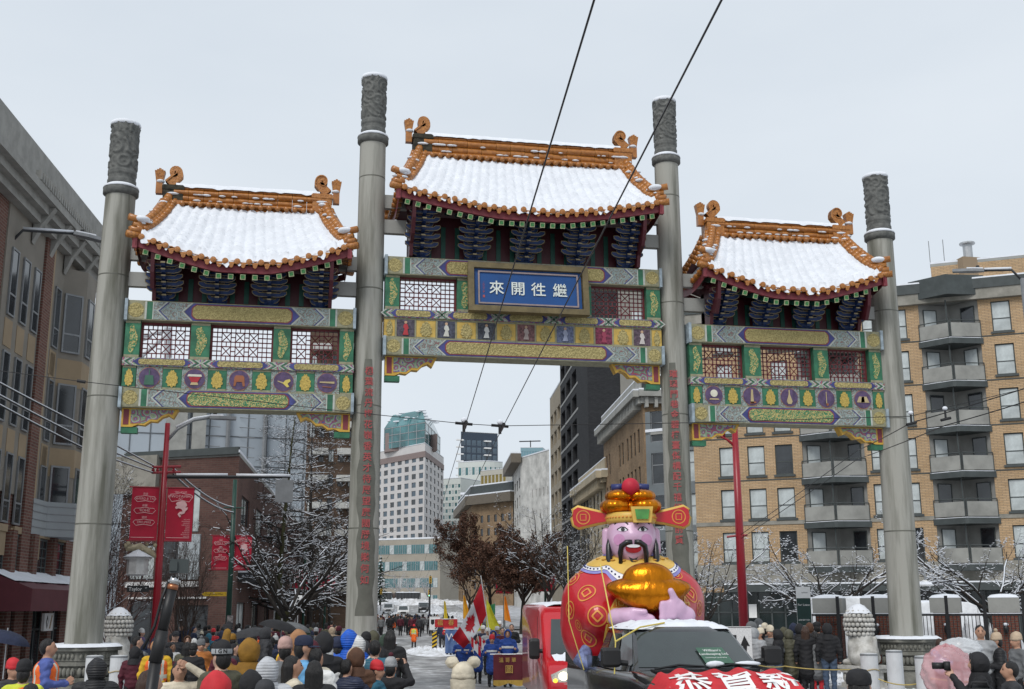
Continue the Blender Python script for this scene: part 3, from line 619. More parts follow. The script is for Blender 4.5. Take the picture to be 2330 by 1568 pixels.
        # descending corner ridges front and back
        for fb in (-1, 1):
            ptt = []
            for i in range(13):
                v = i / 12 * .93; p = S(s * 1.0, v); ptt.append(Vector((p.x, p.y * -fb, p.z)))
            for off, rr, zz in ((0, .12, .24), (-s * .18, .085, .12), (s * .17, .08, .11), (0, .17, .05)):
                for i in range(len(ptt) - 1):
                    d = MB(); a = ptt[i] + Vector((off, 0, zz)); b = ptt[i + 1] + Vector((off, 0, zz)); d.tube([a.lerp(b, -.03), a.lerp(b, .93)], [rr, rr * .93], 8); d.build('corner_ridge_tile', TILE, ro, True)
            e = ptt[-1]; en = S(s, 1.0); dv = Vector((s * .62, fb * .35, .0)).normalized()
            h = MB()
            for k, (l0, l1, rr, zz) in enumerate(((-.35, .24, .095, .36), (-.3, .12, .085, .22), (-.3, .18, .09, .08), (-.2, .27, .10, -.06))):
                h.tube([e + dv * l0 + Vector((0, 0, zz)), e + dv * l1 + Vector((0, 0, zz + (.05 if k == 0 else 0)))], rr, 10, k % 2)
            h.build('corner_ridge_end', [TILE, TILE2], ro, True)
            m_ = MB()
            for i in range(15):
                p = ptt[min(12, rnd.randrange(13))]; r = rnd.uniform(.05, .12); m_.ball(p + Vector((rnd.uniform(-.15, .15), rnd.uniform(-.06, .06), .23)), (r * 1.2, r, r * .45), 0, 8, 5)
            m_.ball(e + dv * -.1 + Vector((0, 0, .40)), (.24, .2, .10), 0, 10, 6)
            m_.build('corner_snow', SNOW, ro, True, kind='stuff')
    # dark boards and painted strips behind the brackets
    bk = MB(); zt_ = zem + .1
    bk.bb((cx - he + .45, .05, zbeam + .02), (cx + he - .45, .3, zt_), 0)
    for i in range(int(he * 4.2)):
        x = cx - he + .6 + i * (2 * he - 1.2) / int(he * 4.2); bk.bb((x, .02, zbeam + .12), (x + .13, .06, zt_ - .3), 1)
    for k in range(3): bk.bb((cx - he + .3, -yo + .35 + k * .3, zem - .08 + .16 * k), (cx + he - .3, -yo + .47 + k * .3, zem + .02 + .16 * k), 0)
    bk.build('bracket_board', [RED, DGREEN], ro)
    # clusters of stepped blue brackets
    arm = MB(); prof = [(-.5, .10), (-.5, .03), (-.42, -.03), (-.3, -.06), (.3, -.06), (.42, -.03), (.5, .03), (.5, .10), (.36, .10), (.30, .05), (-.30, .05), (-.36, .10)]
    arm.prism(prof, lambda a, b, h: (a, h, b), .045, -.045, 0)
    for i in range(len(prof)):
        a, b = prof[i], prof[(i + 1) % len(prof)]; arm.tube([(a[0], -.047, a[1]), (b[0], -.047, b[1])], .010, 4, 1, False)
    armm = arm.mesh('bracket_arm', [BRBLUE, BRGOLD]); zh = (zem - .12) - zbeam
    tng = MB(); tng.prism([(0, -.07), (-.16, -.05), (-.24, .05), (-.10, .08), (.2, .08), (.2, -.07)], lambda a, b, h: (h, a, b), -.05, .05, 0); tng.bb((-.06, -.25, .0), (.06, -.235, .04), 1); tngm = tng.mesh('bracket_tongue', [BRBLUE, BRGOLD])
    blk = MB(); blk.lathe([(.20, 0), (.26, .10), (.26, .16), (.15, .16)], 4, 0); blkm = blk.mesh('bracket_block', BRBLUE)
    for i in range(nbr):
        x = cx + (i - (nbr - 1) / 2) * (2 * beam_hw - 1.05) / (nbr - .35)
        st = MB(); st.bb((-.07, -.08, 0), (.07, .1, zh), 0); bo = st.build('bracket_cluster', BRBLUE, ro, loc=(x, -.1, zbeam + .01)); obj('bracket_block', blkm, bo)
        n = 6
        for k in range(n):
            f = k / (n - 1); y = -.08 - .78 * f * (yo / 1.4); z = .16 + (zh - .08) * f * .93; wd = [.55, .95, 1.02, .98, .92, .86][k] * (1.0 if nbr > 4 else .98)
            obj('bracket_arm', armm, bo, M=Matrix.Translation((0, y, z)) @ Matrix.Diagonal((wd, 1, 1, 1)))
            obj('bracket_arm', armm, bo, M=Matrix.Translation((0, y + .16, z - .11)) @ Matrix.Diagonal((wd * .62, 1, .9, 1)))
            obj('bracket_tongue', tngm, bo, loc=(0, y - .02, z - .03))
    # red side boards closing the ends of the bracket zone
    for s in (-1, 1):
        g = MB(); x = cx + s * (he - .5)
        pf = [(-yo + .12, zec - .35), (-yo + .22, zem - .35), (-yo + .45, zem - .75), (-yo + .85, zbeam + .35), (-yo + .95, zbeam + .02), (.35, zbeam + .02), (.35, zec), (-yo + .5, zec + .2)]
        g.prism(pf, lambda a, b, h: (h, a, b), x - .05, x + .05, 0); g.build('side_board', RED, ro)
        for za in (.25, -.5): tg = MB(); tg.bb((x + s * .1, -.1, zem + za), (cx + s * (beam_hw + .05), .1, zem + za + .4), 0); tg.build('tie_block', CONC, ro)
    return ro
roof(0, 3.02, 3.86, 15.98, 15.30, 13.92, 13.42, 1.4, 27, 5, 12.15, 4.07, 25)
for s in (-1, 1): roof(s * SX, 2.03, 2.86, 13.93, 13.36, 12.12, 11.50, 1.3, 18, 4, 10.54, 3.07, 17)
# pedestals below the outer pillars
STONE = mat('weathered_grey_stone', (.10, .10, .085), .85, .3, 3, .5, 18, c2=(.24, .235, .205), lo=.3, hi=.7)
for x in (-A - B - .09, A + B - .13, -A, A):
    b = MB()
    for z0, z1, w in ((.0, .22, .95), (.22, .62, .82), (.62, .74, .88), (.74, 1.02, .76), (1.02, 1.14, .84), (1.14, 1.38, .86), (1.38, 1.48, .96)): b.lathe([(w * .98, z0), (w, z0 + .015), (w, z1 - .015), (w * .98, z1)], 8, 0, (x, 0, 0))
    o = b.build('pedestal', STONE, gate)
    for k in range(8):
        th = R_(45 * k + 22.5)
        for j in range(5):
            q = MB(); t = (j - 2) * .115; c = Vector((x + math.cos(th) * .765 - math.sin(th) * t, math.sin(th) * .765 + math.cos(th) * t, 0))
            if math.sin(th) < .2: q.ball((c.x, c.y, .88), (.06, .06, .11), 0, 8, 5); q.build('carved_boss', STONE, o, True); q = MB(); q.ball((c.x + math.cos(th) * .05, c.y + math.sin(th) * .05, 1.26), (.045, .045, .07), 0, 8, 5); q.build('carved_boss', STONE, o, True)
    s = MB(); s.grid(lambda u, v: (x + .97 * v * math.cos(6.2832 * u), .97 * v * math.sin(6.2832 * u), 1.48 + (.0 if v > .99 else .07 + .02 * hnoise(u * 20, v * 5, x))), 32, 8); s.build('snow_cap', SNOW, o, True)
# ================================================================ ground
_sd2 = ray(933, 1385); SD = Vector((_sd2[0], _sd2[1], 0)).normalized(); SR = Vector((SD.y, -SD.x, 0))     # along the street, to its right
def slush(name):
    m = bpy.data.materials.new(name); m.use_nodes = True; T = m.node_tree; n = T.nodes; l = T.links; b = n['Principled BSDF']; b.inputs['Roughness'].default_value = .55
    t = n.new('ShaderNodeTexCoord'); mp_ = n.new('ShaderNodeMapping'); mp_.inputs['Rotation'].default_value = (0, 0, math.atan2(SD.x, SD.y)); mp_.inputs['Scale'].default_value = (1, .22, 1); l.new(t.outputs['Object'], mp_.inputs['Vector'])
    def ns(sc_, v, det=8):
        x = n.new('ShaderNodeTexNoise'); x.inputs['Scale'].default_value = sc_; x.inputs['Detail'].default_value = det; x.inputs['Roughness'].default_value = .62; l.new(v, x.inputs['Vector']); return x.outputs['Fac']
    r = n.new('ShaderNodeValToRGB'); e = r.color_ramp.elements; e[0].position = .38; e[0].color = (.10, .098, .094, 1); e[1].position = .62; e[1].color = (.62, .63, .65, 1); e.new(.47).color = (.19, .185, .18, 1); e.new(.54).color = (.33, .325, .32, 1)
    a = n.new('ShaderNodeMath'); a.operation = 'MULTIPLY_ADD'; a.inputs[1].default_value = .45; l.new(ns(1.1, t.outputs['Object']), a.inputs[0])
    q = n.new('ShaderNodeMath'); q.operation = 'MULTIPLY'; q.inputs[1].default_value = .55; l.new(ns(.8, mp_.outputs['Vector']), q.inputs[0]); l.new(q.outputs[0], a.inputs[2])
    l.new(a.outputs[0], r.inputs['Fac']); l.new(r.outputs['Color'], b.inputs['Base Color'])
    bm = n.new('ShaderNodeBump'); bm.inputs['Strength'].default_value = .7; bm.inputs['Distance'].default_value = .05; l.new(ns(5, t.outputs['Object']), bm.inputs['Height']); l.new(bm.outputs['Normal'], b.inputs['Normal'])
    return m
SLUSH = slush('slushy_asphalt')
g = MB(); xs = [-900, -300, -120, -60, -40] + [-30 + 2 * i for i in range(31)] + [40, 60, 120, 300, 900]; ys = [-60] + [-40 + 2 * i for i in range(66)] + [100, 120, 140, 160, 180, 210, 240, 280, 340, 420, 520, 700, 1000, 1600]
g.add([(x, y, gz(x, y)) for y in ys for x in xs], [(j * len(xs) + i, j * len(xs) + i + 1, (j + 1) * len(xs) + i + 1, (j + 1) * len(xs) + i) for j in range(len(ys) - 1) for i in range(len(xs) - 1)])
struct(g.build('ground', SLUSH))
def strip(name, m, o0, o1, y0, y1, h, step=3.0, rough=0.0):
    """a raised band beside the street between offsets o0 and o1 to its right"""
    s = MB(); n = max(2, int((y1 - y0) / step)); k = max(1, int(abs(o1 - o0) / .8))
    def P(a, b):
        p = SD * (y0 + (y1 - y0) * b) + SR * (o0 + (o1 - o0) * a); e = 0 < a < 1
        return (p.x, p.y, gz(p.x, p.y) + h + (rough * (.5 + hnoise(p.x * 1.3, p.y * 1.1, o0)) if e else 0))
    s.grid(P, k, n)
    for a in (0, 1): s.grid(lambda q, b: (P(a, b)[0], P(a, b)[1], P(a, b)[2] - (h + .05) * (q if a else 1 - q)), 1, n)
    return struct(s.build(name, m))
WALK = mat('trodden_snow_pavement', (.20, .20, .20), .7, .2, .7, .6, 6, c2=(.52, .53, .56), lo=.38, hi=.6)
strip('sidewalk', WALK, 5.6, 24, -26, 70, .13, rough=.03); strip('sidewalk', WALK, -24, -7.2, -22, 260, .13, rough=.03); strip('sidewalk', WALK, 7.5, 22, 95, 260, .13, rough=.05)
strip('kerb', CONC, 5.35, 5.6, -26, 70, .14); strip('kerb', CONC, -7.2, -6.95, -22, 260, .14)
# snow heaped on the median island beyond the gate
def heap(name, c, lx, ly, h, seed, label=None):
    s = MB(); ang = math.atan2(SD.y, SD.x)
    def P(u, v):
        r = v; th = 6.2832 * u; a = math.cos(th) * r * lx; b = math.sin(th) * r * ly; z = h * (1 - r ** 3) * (.45 + .9 * abs(hnoise(a * 2.3 + seed, b * 2.9, seed)) + .5 * hnoise(a * 5, b * 6, seed) + .2 * hnoise(a * 13, b * 15, seed))
        x = c.x + SD.x * a + SR.x * b; y = c.y + SD.y * a + SR.y * b
        return (x, y, gz(x, y) + z - (.03 if v > .98 else 0))
    s.grid(P, 90, 26); o = s.build(name, mat('dirty_snow', (.48, .48, .48), .8, .2, 1.3, .5, 9, c2=(.8, .82, .86), lo=.35, hi=.6), None, True); o['kind'] = 'structure'; return o
heap('snow_bank', stand(985, 40), 8, 1.6, .2, 1); heap('snow_bank', stand(905, 13), 16, 1.4, .6, 2); heap('snow_bank', stand(985, 11.5), 30, 2.2, .9, 3); heap('snow_bank', stand(1040, 15), 20, 2.0, .7, 4)
heap('snow_bank', stand(900, 9.2), 4, 26, 1.2, 5); heap('snow_bank', stand(1960, 74), 5, 1.6, .25, 6); heap('snow_bank', stand(1760, 86), 4, 1.1, .22, 7)
# ================================================================ buildings
WIN = {}
def window_mesh(w, h, style, fm):
    k = (round(w, 2), round(h, 2), style, fm.name)
    if k in WIN: return WIN[k]
    f = MB(); t = min(.07, w * .09) if style != 'bare' else min(.05, w * .06); d = .06
    def bar(x0, x1, z0, z1): f.bb((x0, 0, z0), (x1, d, z1))
    bar(0, w, 0, t); bar(0, w, h - t, h); bar(0, t, t, h - t); bar(w - t, w, t, h - t)
    if style == 'sash': bar(t, w - t, h * .42, h * .42 + t * .8)
    if style == 'cross': bar(w / 2 - t / 2, w / 2 + t / 2, t, h - t); bar(t, w / 2 - t / 2, h * .6, h * .6 + t); bar(w / 2 + t / 2, w - t, h * .6, h * .6 + t)
    if style == 'grid':
        for i in (1, 2): bar(w * i / 3 - .02, w * i / 3 + .02, t, h - t)
        for j in (1, 2, 3): f.bb((t, .004, h * j / 4 - .02), (w - t, d - .004, h * j / 4 + .02))
    if style == 'half': bar(w * .5 - t / 2, w * .5 + t / 2, t, h - t)
    if style == 'tall': bar(t, w - t, h * .3, h * .3 + t)
    p = MB(); p.bb((t * .6, .025, t * .6), (w - t * .6, .045, h - t * .6))
    WIN[k] = (f.mesh('window', fm), {}, p); return WIN[k]
def put_window(root, M, w, h, style='sash', fm=DARK, glass=None, recess=.12, sill=None):
    fmesh, panes, pmb = window_mesh(w, h, style, fm); glass = glass or GLASS
    if glass.name not in panes: panes[glass.name] = pmb.mesh('pane', glass)
    o = obj('window', fmesh, root, M=M @ Matrix.Translation((0, recess, 0))); obj('pane', panes[glass.name], o)
    if style == 'sash' and recess > .05 and glass is not GLASS and w < 1.6:
        b = MB(); b.bb((.05, .02, h * .45), (w - .05, .0245, h - .06)); obj('blind', b.mesh('blind', GLASS_PALE), o)
    if sill: b = MB(); b.bb((-.12, -.10, -.14), (w + .12, recess, -.005)); obj('sill', b.mesh('sill', sill), root, M=M)
    return o
def wall(mb, M, L_, H, holes, mi=0, rev=.14, z0=0.0, mrev=None):
    xs = sorted({0.0, L_} | {v for h in holes for v in (h[0], h[1])}); zs = sorted({z0, H} | {v for h in holes for v in (h[2], h[3])})
    def q(pts, uv, m): mb.add([M @ Vector(p) for p in pts], [(0, 1, 2, 3)], m, [uv])
    for i in range(len(xs) - 1):
        j = 0
        while j < len(zs) - 1:
            xm = (xs[i] + xs[i + 1]) / 2
            inside = lambda k: any(h[0] < xm < h[1] and h[2] < (zs[k] + zs[k + 1]) / 2 < h[3] for h in holes)
            if inside(j): j += 1; continue
            k = j
            while k + 1 < len(zs) - 1 and not inside(k + 1): k += 1
            a, b, c, d = xs[i], xs[i + 1], zs[j], zs[k + 1]
            q([(a, 0, c), (b, 0, c), (b, 0, d), (a, 0, d)], [(a, c), (b, c), (b, d), (a, d)], mi); j = k + 1
    mr = mi if mrev is None else mrev
    for a, b, c, d in [h[:4] for h in holes]:
        q([(a, 0, c), (a, rev, c), (a, rev, d), (a, 0, d)], [(0, c), (rev, c), (rev, d), (0, d)], mr); q([(b, rev, c), (b, 0, c), (b, 0, d), (b, rev, d)], [(0, c), (rev, c), (rev, d), (0, d)], mr)
        q([(a, 0, d), (a, rev, d), (b, rev, d), (b, 0, d)], [(a, 0), (a, rev), (b, rev), (b, 0)], mr); q([(a, rev, c), (a, 0, c), (b, 0, c), (b, rev, c)], [(a, 0), (a, rev), (b, rev), (b, 0)], mr)
def block(name, label, cat, pts, H, wallm, faces, snow=.25, z0=None, parapet=.5, roofm=None, rev=.14, group=None, par_m=None):
    """footprint pts in world xy, going from left to right as the camera sees the front; faces: {edge: [(x0, x1, z0, z1, style, glass, frame, sill)]}"""
    P = [Vector((p[0], p[1], 0)) for p in pts]; g0 = min(gz(p.x, p.y) for p in P) if z0 is None else z0
    root = thing(name, label, cat, (P[0].x, P[0].y, g0), group=group); mb = MB(); n = len(P); frs = {}
    for i in range(n):
        a, b = P[i], P[(i + 1) % n]; u = b - a; L_ = u.length; M = frame(a - P[0], u, None); frs[i] = (M, L_)
        hs = faces.get(i, []); wall(mb, M, L_, H, hs, rev=rev)
    mb.build('wall', wallm, root)
    for i, hs in faces.items():
        for h in hs:
            if len(h) > 4 and h[4]: put_window(root, frs[i][0] @ Matrix.Translation((h[0], 0, h[2])), h[1] - h[0], h[3] - h[2], h[4], h[6] if len(h) > 6 and h[6] else DARK, h[5] if len(h) > 5 else None, rev - .05, h[7] if len(h) > 7 else None)
    r = MB(); c = sum(P, Vector()) / n; inner = [(p - P[0]) * 1.0 for p in P]
    r.prism([(p.x, p.y) for p in inner], lambda a, b, h: (a, b, h), H - .02, H + .18, 0); ro = r.build('roof', roofm or CONC, root)
    if snow:
        s = MB(); s.prism([(p.x, p.y) for p in [(q - (c - P[0])) * 1.004 + (c - P[0]) for q in inner]], lambda a, b, h: (a, b, h), H + .182, H + .182 + snow, 0); s.build('snow_cover', SNOW, ro)
    return root, frs
def band(root, M, L_, z0, z1, out, m, name='cornice', x0=0., snow=0.):
    b = MB(); b.add([M @ Vector(p) for p in [(x0 - out * .5, -out, z0), (L_ + out * .5, -out, z0), (L_ + out * .5, .05, z0), (x0 - out * .5, .05, z0), (x0 - out * .5, -out, z1), (L_ + out * .5, -out, z1), (L_ + out * .5, .05, z1), (x0 - out * .5, .05, z1)]], [(0, 3, 2, 1), (4, 5, 6, 7), (0, 1, 5, 4), (1, 2, 6, 5), (2, 3, 7, 6), (3, 0, 4, 7)])
    o = b.build(name, m, root)
    if snow:
        s = MB(); s.add([M @ Vector(p) for p in [(x0 - out * .5, -out - .01, z1 + .003), (L_ + out * .5, -out - .01, z1 + .003), (L_ + out * .5, .04, z1 + .003), (x0 - out * .5, .04, z1 + .003), (x0 - out * .5, -out, z1 + snow), (L_ + out * .5, -out, z1 + snow), (L_ + out * .5, .04, z1 + snow), (x0 - out * .5, .04, z1 + snow)]], [(0, 3, 2, 1), (4, 5, 6, 7), (0, 1, 5, 4), (1, 2, 6, 5), (2, 3, 7, 6), (3, 0, 4, 7)]); s.build('ledge_snow', SNOW, o)
    return o
def pt(x, s): p = at(x, 1385, F_PX / s); return Vector((p.x, p.y, 0))
def zof(y, s, x=1164): return 2.4 + (1385 - y) / s                       # height of a point seen at row y, s pixels to the metre
def gridwin(L_, H0, H1, nx, nz, fw, fh, style='bare', glass=None, fm=None, x0=0., x1=None, sill=None):
    x1 = L_ if x1 is None else x1; dx = (x1 - x0) / nx; dz = (H1 - H0) / nz
    return [(x0 + dx * (i + .5 - fw / 2), x0 + dx * (i + .5 + fw / 2), H0 + dz * (j + .5 - fh / 2), H0 + dz * (j + .5 + fh / 2), style, (glass(i, j) if callable(glass) else glass), fm, sill) for i in range(nx) for j in range(nz)]
def away(p, q, d):
    u = (q - p).normalized(); return Vector((-u.y, u.x, 0)) * d
# ---- yellow brick apartments on the right
YB = brickmat('yellow_brick', (.47, .315, .175), (.55, .385, .23), (.29, .22, .15), .40, .10, .016, bump=.6, dirt=.22)
GRT = mat('slate_green_trim', (.055, .065, .065), .6, .15, 2)
GRC = mat('stained_grey_concrete', (.17, .165, .14), .9, .3, 1.2, .3, 12, c2=(.30, .285, .25), lo=.3, hi=.65)
PANEL = mat('balcony_panel', (.27, .27, .25), .5, .2, .8)
AS = lambda x: 35.2 * (1 + (x - 1640) / 7600)
a0, a1 = pt(1592, AS(1592)), pt(2440, AS(2440)); Lf = (a1 - a0).length; dv = away(a0, a1, 16)
Hf = zof(668, 37.0); fl = 2.78
XA = lambda px: (pt(px, AS(px)) - a0).dot((a1 - a0).normalized())
ZA = lambda y: zof(y, 36.2)
rows = [zof(y, 36.4) for y in (1310, 1213, 1112, 1010, 908, 806, 706)]      # window heads
hs = []
def wcol(px, w=1.12, h=1.95, rws=rows[1:], fmm=GRT):
    x = XA(px)
    for k, zt in enumerate(rws):
        gl = GLASS_PALE if rnd.random() < .86 else GLASS
        hs.append((x, x + w, zt - h, zt, 'sash', gl, fmm, GRT))
for px in (1648, 1714, 1779, 2004, 2068, 2318): wcol(px + 3)
BAYS = [(1846, 1992), (2146, 2290)]
for b0, b1 in BAYS:
    for zt in rows[1:] : hs.append((XA(b0), XA(b1), zt - 2.25, zt + .25, None))
root, frs = block('yellow_brick_apartments', 'large yellow brick apartment block with stacked grey balconies right of the gate', 'building', [a0, a1, a1 + dv, a0 + dv], Hf, YB, {0: hs}, .3, rev=.16)
M0, L0 = frs[0]
band(root, M0, L0, Hf - .55, Hf + .12, .35, GRC, 'frieze'); band(root, M0, L0, Hf + .12, Hf + .75, .42, GRT, 'parapet', snow=.10)
band(root, M0, L0, 3.75, 5.05, .10, GRC, 'concrete_band'); band(root, M0, L0, 7.55, 7.8, .05, GRC, 'string_course')
for k, zt in enumerate(rows[1:]): band(root, M0, L0, zt + .52, zt + .58, .03, GRT, 'expansion_joint')
for b0, b1 in BAYS:
    x0, x1 = XA(b0), XA(b1); w = x1 - x0; xm = (x0 + x1) / 2
    for k, zt in enumerate(rows[1:]):
        zb = zt - 2.25; b = MB(); V_ = lambda x, y, z: M0 @ Vector((x, y, z))
        # recessed back wall in two angled leaves
        b.quad(V_(x0, .16, zb), V_(xm, 1.3, zb), V_(xm, 1.3, zt + .25), V_(x0, .16, zt + .25)); b.quad(V_(xm, 1.3, zb), V_(x1, .16, zb), V_(x1, .16, zt + .25), V_(xm, 1.3, zt + .25)); b.quad(V_(x0, .16, zt + .24), V_(xm, 1.3, zt + .24), V_(x1, .16, zt + .24), V_(xm, .1, zt + .24)); b.build('balcony_recess', mat('balcony_grey_wall', (.26, .26, .245), .7, .2, .7), root)
        for q0, q1, gl in (((x0, .16), (xm, 1.3), rnd.choice((GLASS, GLASS_PALE))), ((xm, 1.3), (x1, .16), rnd.choice((GLASS_PALE, GLASS)))):
            u = Vector((q1[0] - q0[0], q1[1] - q0[1], 0)); lg = u.length; un = u.normalized(); off = .28 if q0[0] == x0 else lg - 1.2
            Mw = M0 @ Matrix(((un.x, -un.y, 0, q0[0] + un.x * off + un.y * .05), (un.y, un.x, 0, q0[1] + un.y * off - un.x * .05), (0, 0, 1, zb + .05), (0, 0, 0, 1)))
            o = put_window(root, Mw, .95, 2.1, 'bare', GRT, gl, -.03); o.name = 'balcony_door'
        s = MB(); pr_ = [(x0 - .15, -.05), (xm - .1, -1.0), (xm + .1, -1.0), (x1 + .15, -.05), (x1, .3), (xm, 1.2), (x0, .3)]
        s.prism(pr_, lambda a, c, h: M0 @ Vector((a, c, h)), zb - .42, zb - .06, 0); bo = s.build('balcony_slab', GRT, root)
        s = MB(); s.prism([(x0 - .1, -.06), (xm, -1.0), (x1 + .1, -.06), (xm, -.7)], lambda a, c, h: M0 @ Vector((a, c, h)), zb - .055, zb - .02, 0); s.build('ledge_snow', SNOW, bo)
        for q0, q1 in (((x0 - .05, -.08), (xm - .06, -.92)), ((xm + .06, -.92), (x1 + .05, -.08))):
            p = MB(); a_, c_ = Vector((*q0, 0)), Vector((*q1, 0))
            p.add([M0 @ (v_ + Vector((0, dy, z))) for z in (zb + .04, zb + .92) for v_, dy in ((a_, 0), (c_, 0), (c_, .03), (a_, .03))], [(0, 3, 2, 1), (4, 5, 6, 7), (0, 1, 5, 4), (1, 2, 6, 5), (2, 3, 7, 6), (3, 0, 4, 7)]); p.build('balcony_panel', PANEL, bo)
            t = MB(); t.tube([M0 @ (a_ + Vector((0, 0, zb + 1.08))), M0 @ (c_ + Vector((0, 0, zb + 1.08)))], .035, 5)
            for f in (0, 1): q = a_.lerp(c_, f); t.tube([M0 @ (q + Vector((0, 0, zb - .05))), M0 @ (q + Vector((0, 0, zb + 1.08)))], .03, 5)
            t.build('balcony_rail', GRT, bo)
    s = MB(); s.tube([M0 @ Vector((xm - .12, -.6, 5)), M0 @ Vector((xm - .12, -.6, rows[-1] + .2))], .05, 5); s.build('drainpipe', GRT, root)
    s = MB(); zt = rows[-1] + .45; s.prism([(x0 - .5, -.06), (xm, -1.25), (x1 + .5, -.06)], lambda a, c, h: M0 @ Vector((a, c, h)), zt, Hf + 1.0, 0); s.build('bay_cornice', GRT, root)
# street-level glass front and canopies
sf = MB(); sf.add([M0 @ Vector(p) for p in [(.4, -.12, .3), (L0 - .4, -.12, .3), (L0 - .4, -.12, 3.3), (.4, -.12, 3.3)]], [(0, 1, 2, 3)]); so_ = sf.build('shopfront_glass', mat('dark_green_glass', (.012, .02, .02), .08, .3, .3, spec=.7), root)
for i in range(26):
    x = .4 + (L0 - .8) * i / 25; b = MB(); b.add([M0 @ Vector((x + dx, y, z)) for z in (.2, 3.3) for dx, y in ((-.05, -.2), (.05, -.2), (.05, -.1), (-.05, -.1))], [(0, 3, 2, 1), (4, 5, 6, 7), (0, 1, 5, 4), (1, 2, 6, 5), (2, 3, 7, 6), (3, 0, 4, 7)]); b.build('mullion', GRT, so_)
band(root, M0, L0, 2.0, 2.08, .2, GRT, 'transom')
band(root, M0, L0, 3.3, 3.75, 1.3, GRT, 'canopy', x0=XA(1680), snow=.09)
b = MB(); b.bb((0, 0, 0), (.5, .02, .85)); b.build('poster', WHITE, root, M=M0 @ Matrix.Translation((XA(1705), -.32, 1.7)))
c0 = a0 + (a1 - a0).normalized() * XA(2185) + dv * .2; cu = (a1 - a0).normalized(); cd = dv.normalized()
block('rooftop_brick_penthouse', 'yellow brick rooftop penthouse with steel flue above the apartments', 'building', [c0, c0 + cu * 6.3, c0 + cu * 6.3 + cd * 6, c0 + cd * 6], 2.6, YB, {}, .12, z0=Hf + .2)
pc = bpy.data.objects['rooftop_brick_penthouse']; b = MB(); q = cu * 3.4
b.box(cu * 2.4 + cd * .2 + Vector((0, 0, 1.4)), (1.4, .9, 3.1)); b.build('chimney', YB, pc); b = MB(); fc = cu * 2.4 + cd * .2; b.lathe([(.30, 2.9), (.30, 3.9), (.5, 3.95), (.5, 4.05), (.2, 4.1)], 12, 0, (fc.x, fc.y, 0)); b.build('flue', STEEL, pc)
for k in (.0, .9): b = MB(); e = cu * (-.0 + k) + cd * .3; b.tube([(e.x, e.y, 2.6), (e.x, e.y, 4.5)], .03, 4); b.build('antenna', GREY, pc)
# ---- grey strip building seen between the inner right pillar and the apartments
b0, b1 = pt(1480, 33), pt(1606, 34); d_ = away(b0, b1, 12); hs = [(3.0 + .1, 5.0 - .15, zof(y, 33.5) - 2.2, zof(y, 33.5), 'cross', GLASS_PALE, GREY) for y in (1030, 1130, 1235)] + [(.4, 2.6, zof(y, 33.5) - 2.2, zof(y, 33.5), 'cross', GLASS, GREY) for y in (930, 1030, 1130, 1235)]
block('grey_panel_building', 'narrow grey panelled building between the gate pillar and yellow apartments', 'building', [b0, b1, b1 + d_, b0 + d_], zof(985, 33.5), mat('grey_blue_panel', (.15, .17, .18), .6, .15, .6), {0: hs}, .2)
# ---- row along the right side of the street, beyond
SL = lambda x: (x - 970) / 20.2
def along(x): return pt(x, SL(x))
OB = brickmat('old_tan_brick', (.27, .175, .10), (.34, .23, .135), (.22, .18, .13), .5, .15, .02, dirt=.4)
p0, p1 = along(1381), along(1476); fr = 12; Ls = (p1 - p0).length; e1 = p1 + away(p0, p1, -1).normalized() * 0
rt_ = Vector((-(p1 - p0).normalized().y, (p1 - p0).normalized().x, 0)) * 1
Hb = 22.2
hs0 = [(x, x + 1.0, z, z + 2.3, 'sash', GLASS, DARK) for x in (1.6, 3.6, Ls * .42, Ls * .42 + 2, Ls * .62, Ls * .62 + 2, Ls - 5.4, Ls - 3.2) for z in (5.2, 9.2, 13.2, 16.8)]
hs1 = gridwin(fr, 4, 20, 4, 4, .42, .55, 'sash', GLASS)
br, fb_ = block('cornice_brick_building', 'old tan brick building with heavy grey cornice behind the inflatable', 'building', [p0, p1, p1 + rt_ * fr, p0 + rt_ * fr], Hb, OB, {0: hs0, 1: hs1}, .2)
for i in (0, 1):
    M, L_ = fb_[i]; band(br, M, L_, Hb - 1.1, Hb - .5, .5, CONC, 'cornice'); band(br, M, L_, Hb - .5, Hb + .1, 1.0, CONC, 'cornice', snow=.15); band(br, M, L_, Hb + .1, Hb + 1.6, .2, DARK if i else CONC, 'parapet', snow=.15)
    for k in range(int(L_ / .9)): b = MB(); b.add([M @ Vector((k * .9 + dx, y, z)) for z in (Hb - 1.5, Hb - .52) for dx, y in ((.1, -.75), (.4, -.75), (.4, 0), (.1, 0))], [(0, 3, 2, 1), (4, 5, 6, 7), (0, 1, 5, 4), (1, 2, 6, 5), (2, 3, 7, 6), (3, 0, 4, 7)]); b.build('dentil', CONC, br)
CRM = mat('cream_stone', (.40, .34, .24), .85, .15, .6, .3, 6)
p0, p1 = along(1322), along(1384); Ls = (p1 - p0).length
hs = [(x, x + 1.3, z, z + 3.0, 'sash', GLASS, DARK) for x in [1.2 + i * (Ls - 2.4) / 7 for i in range(7)] for z in (4.0, 8.4, 12.6)]
cr_, fc_ = block('cream_arcade_building', 'ornate cream stone building with arched windows and bracketed cornice', 'building', [p0, p1, p1 + rt_ * 14, p0 + rt_ * 14], 17.6, CRM, {0: hs}, .2)
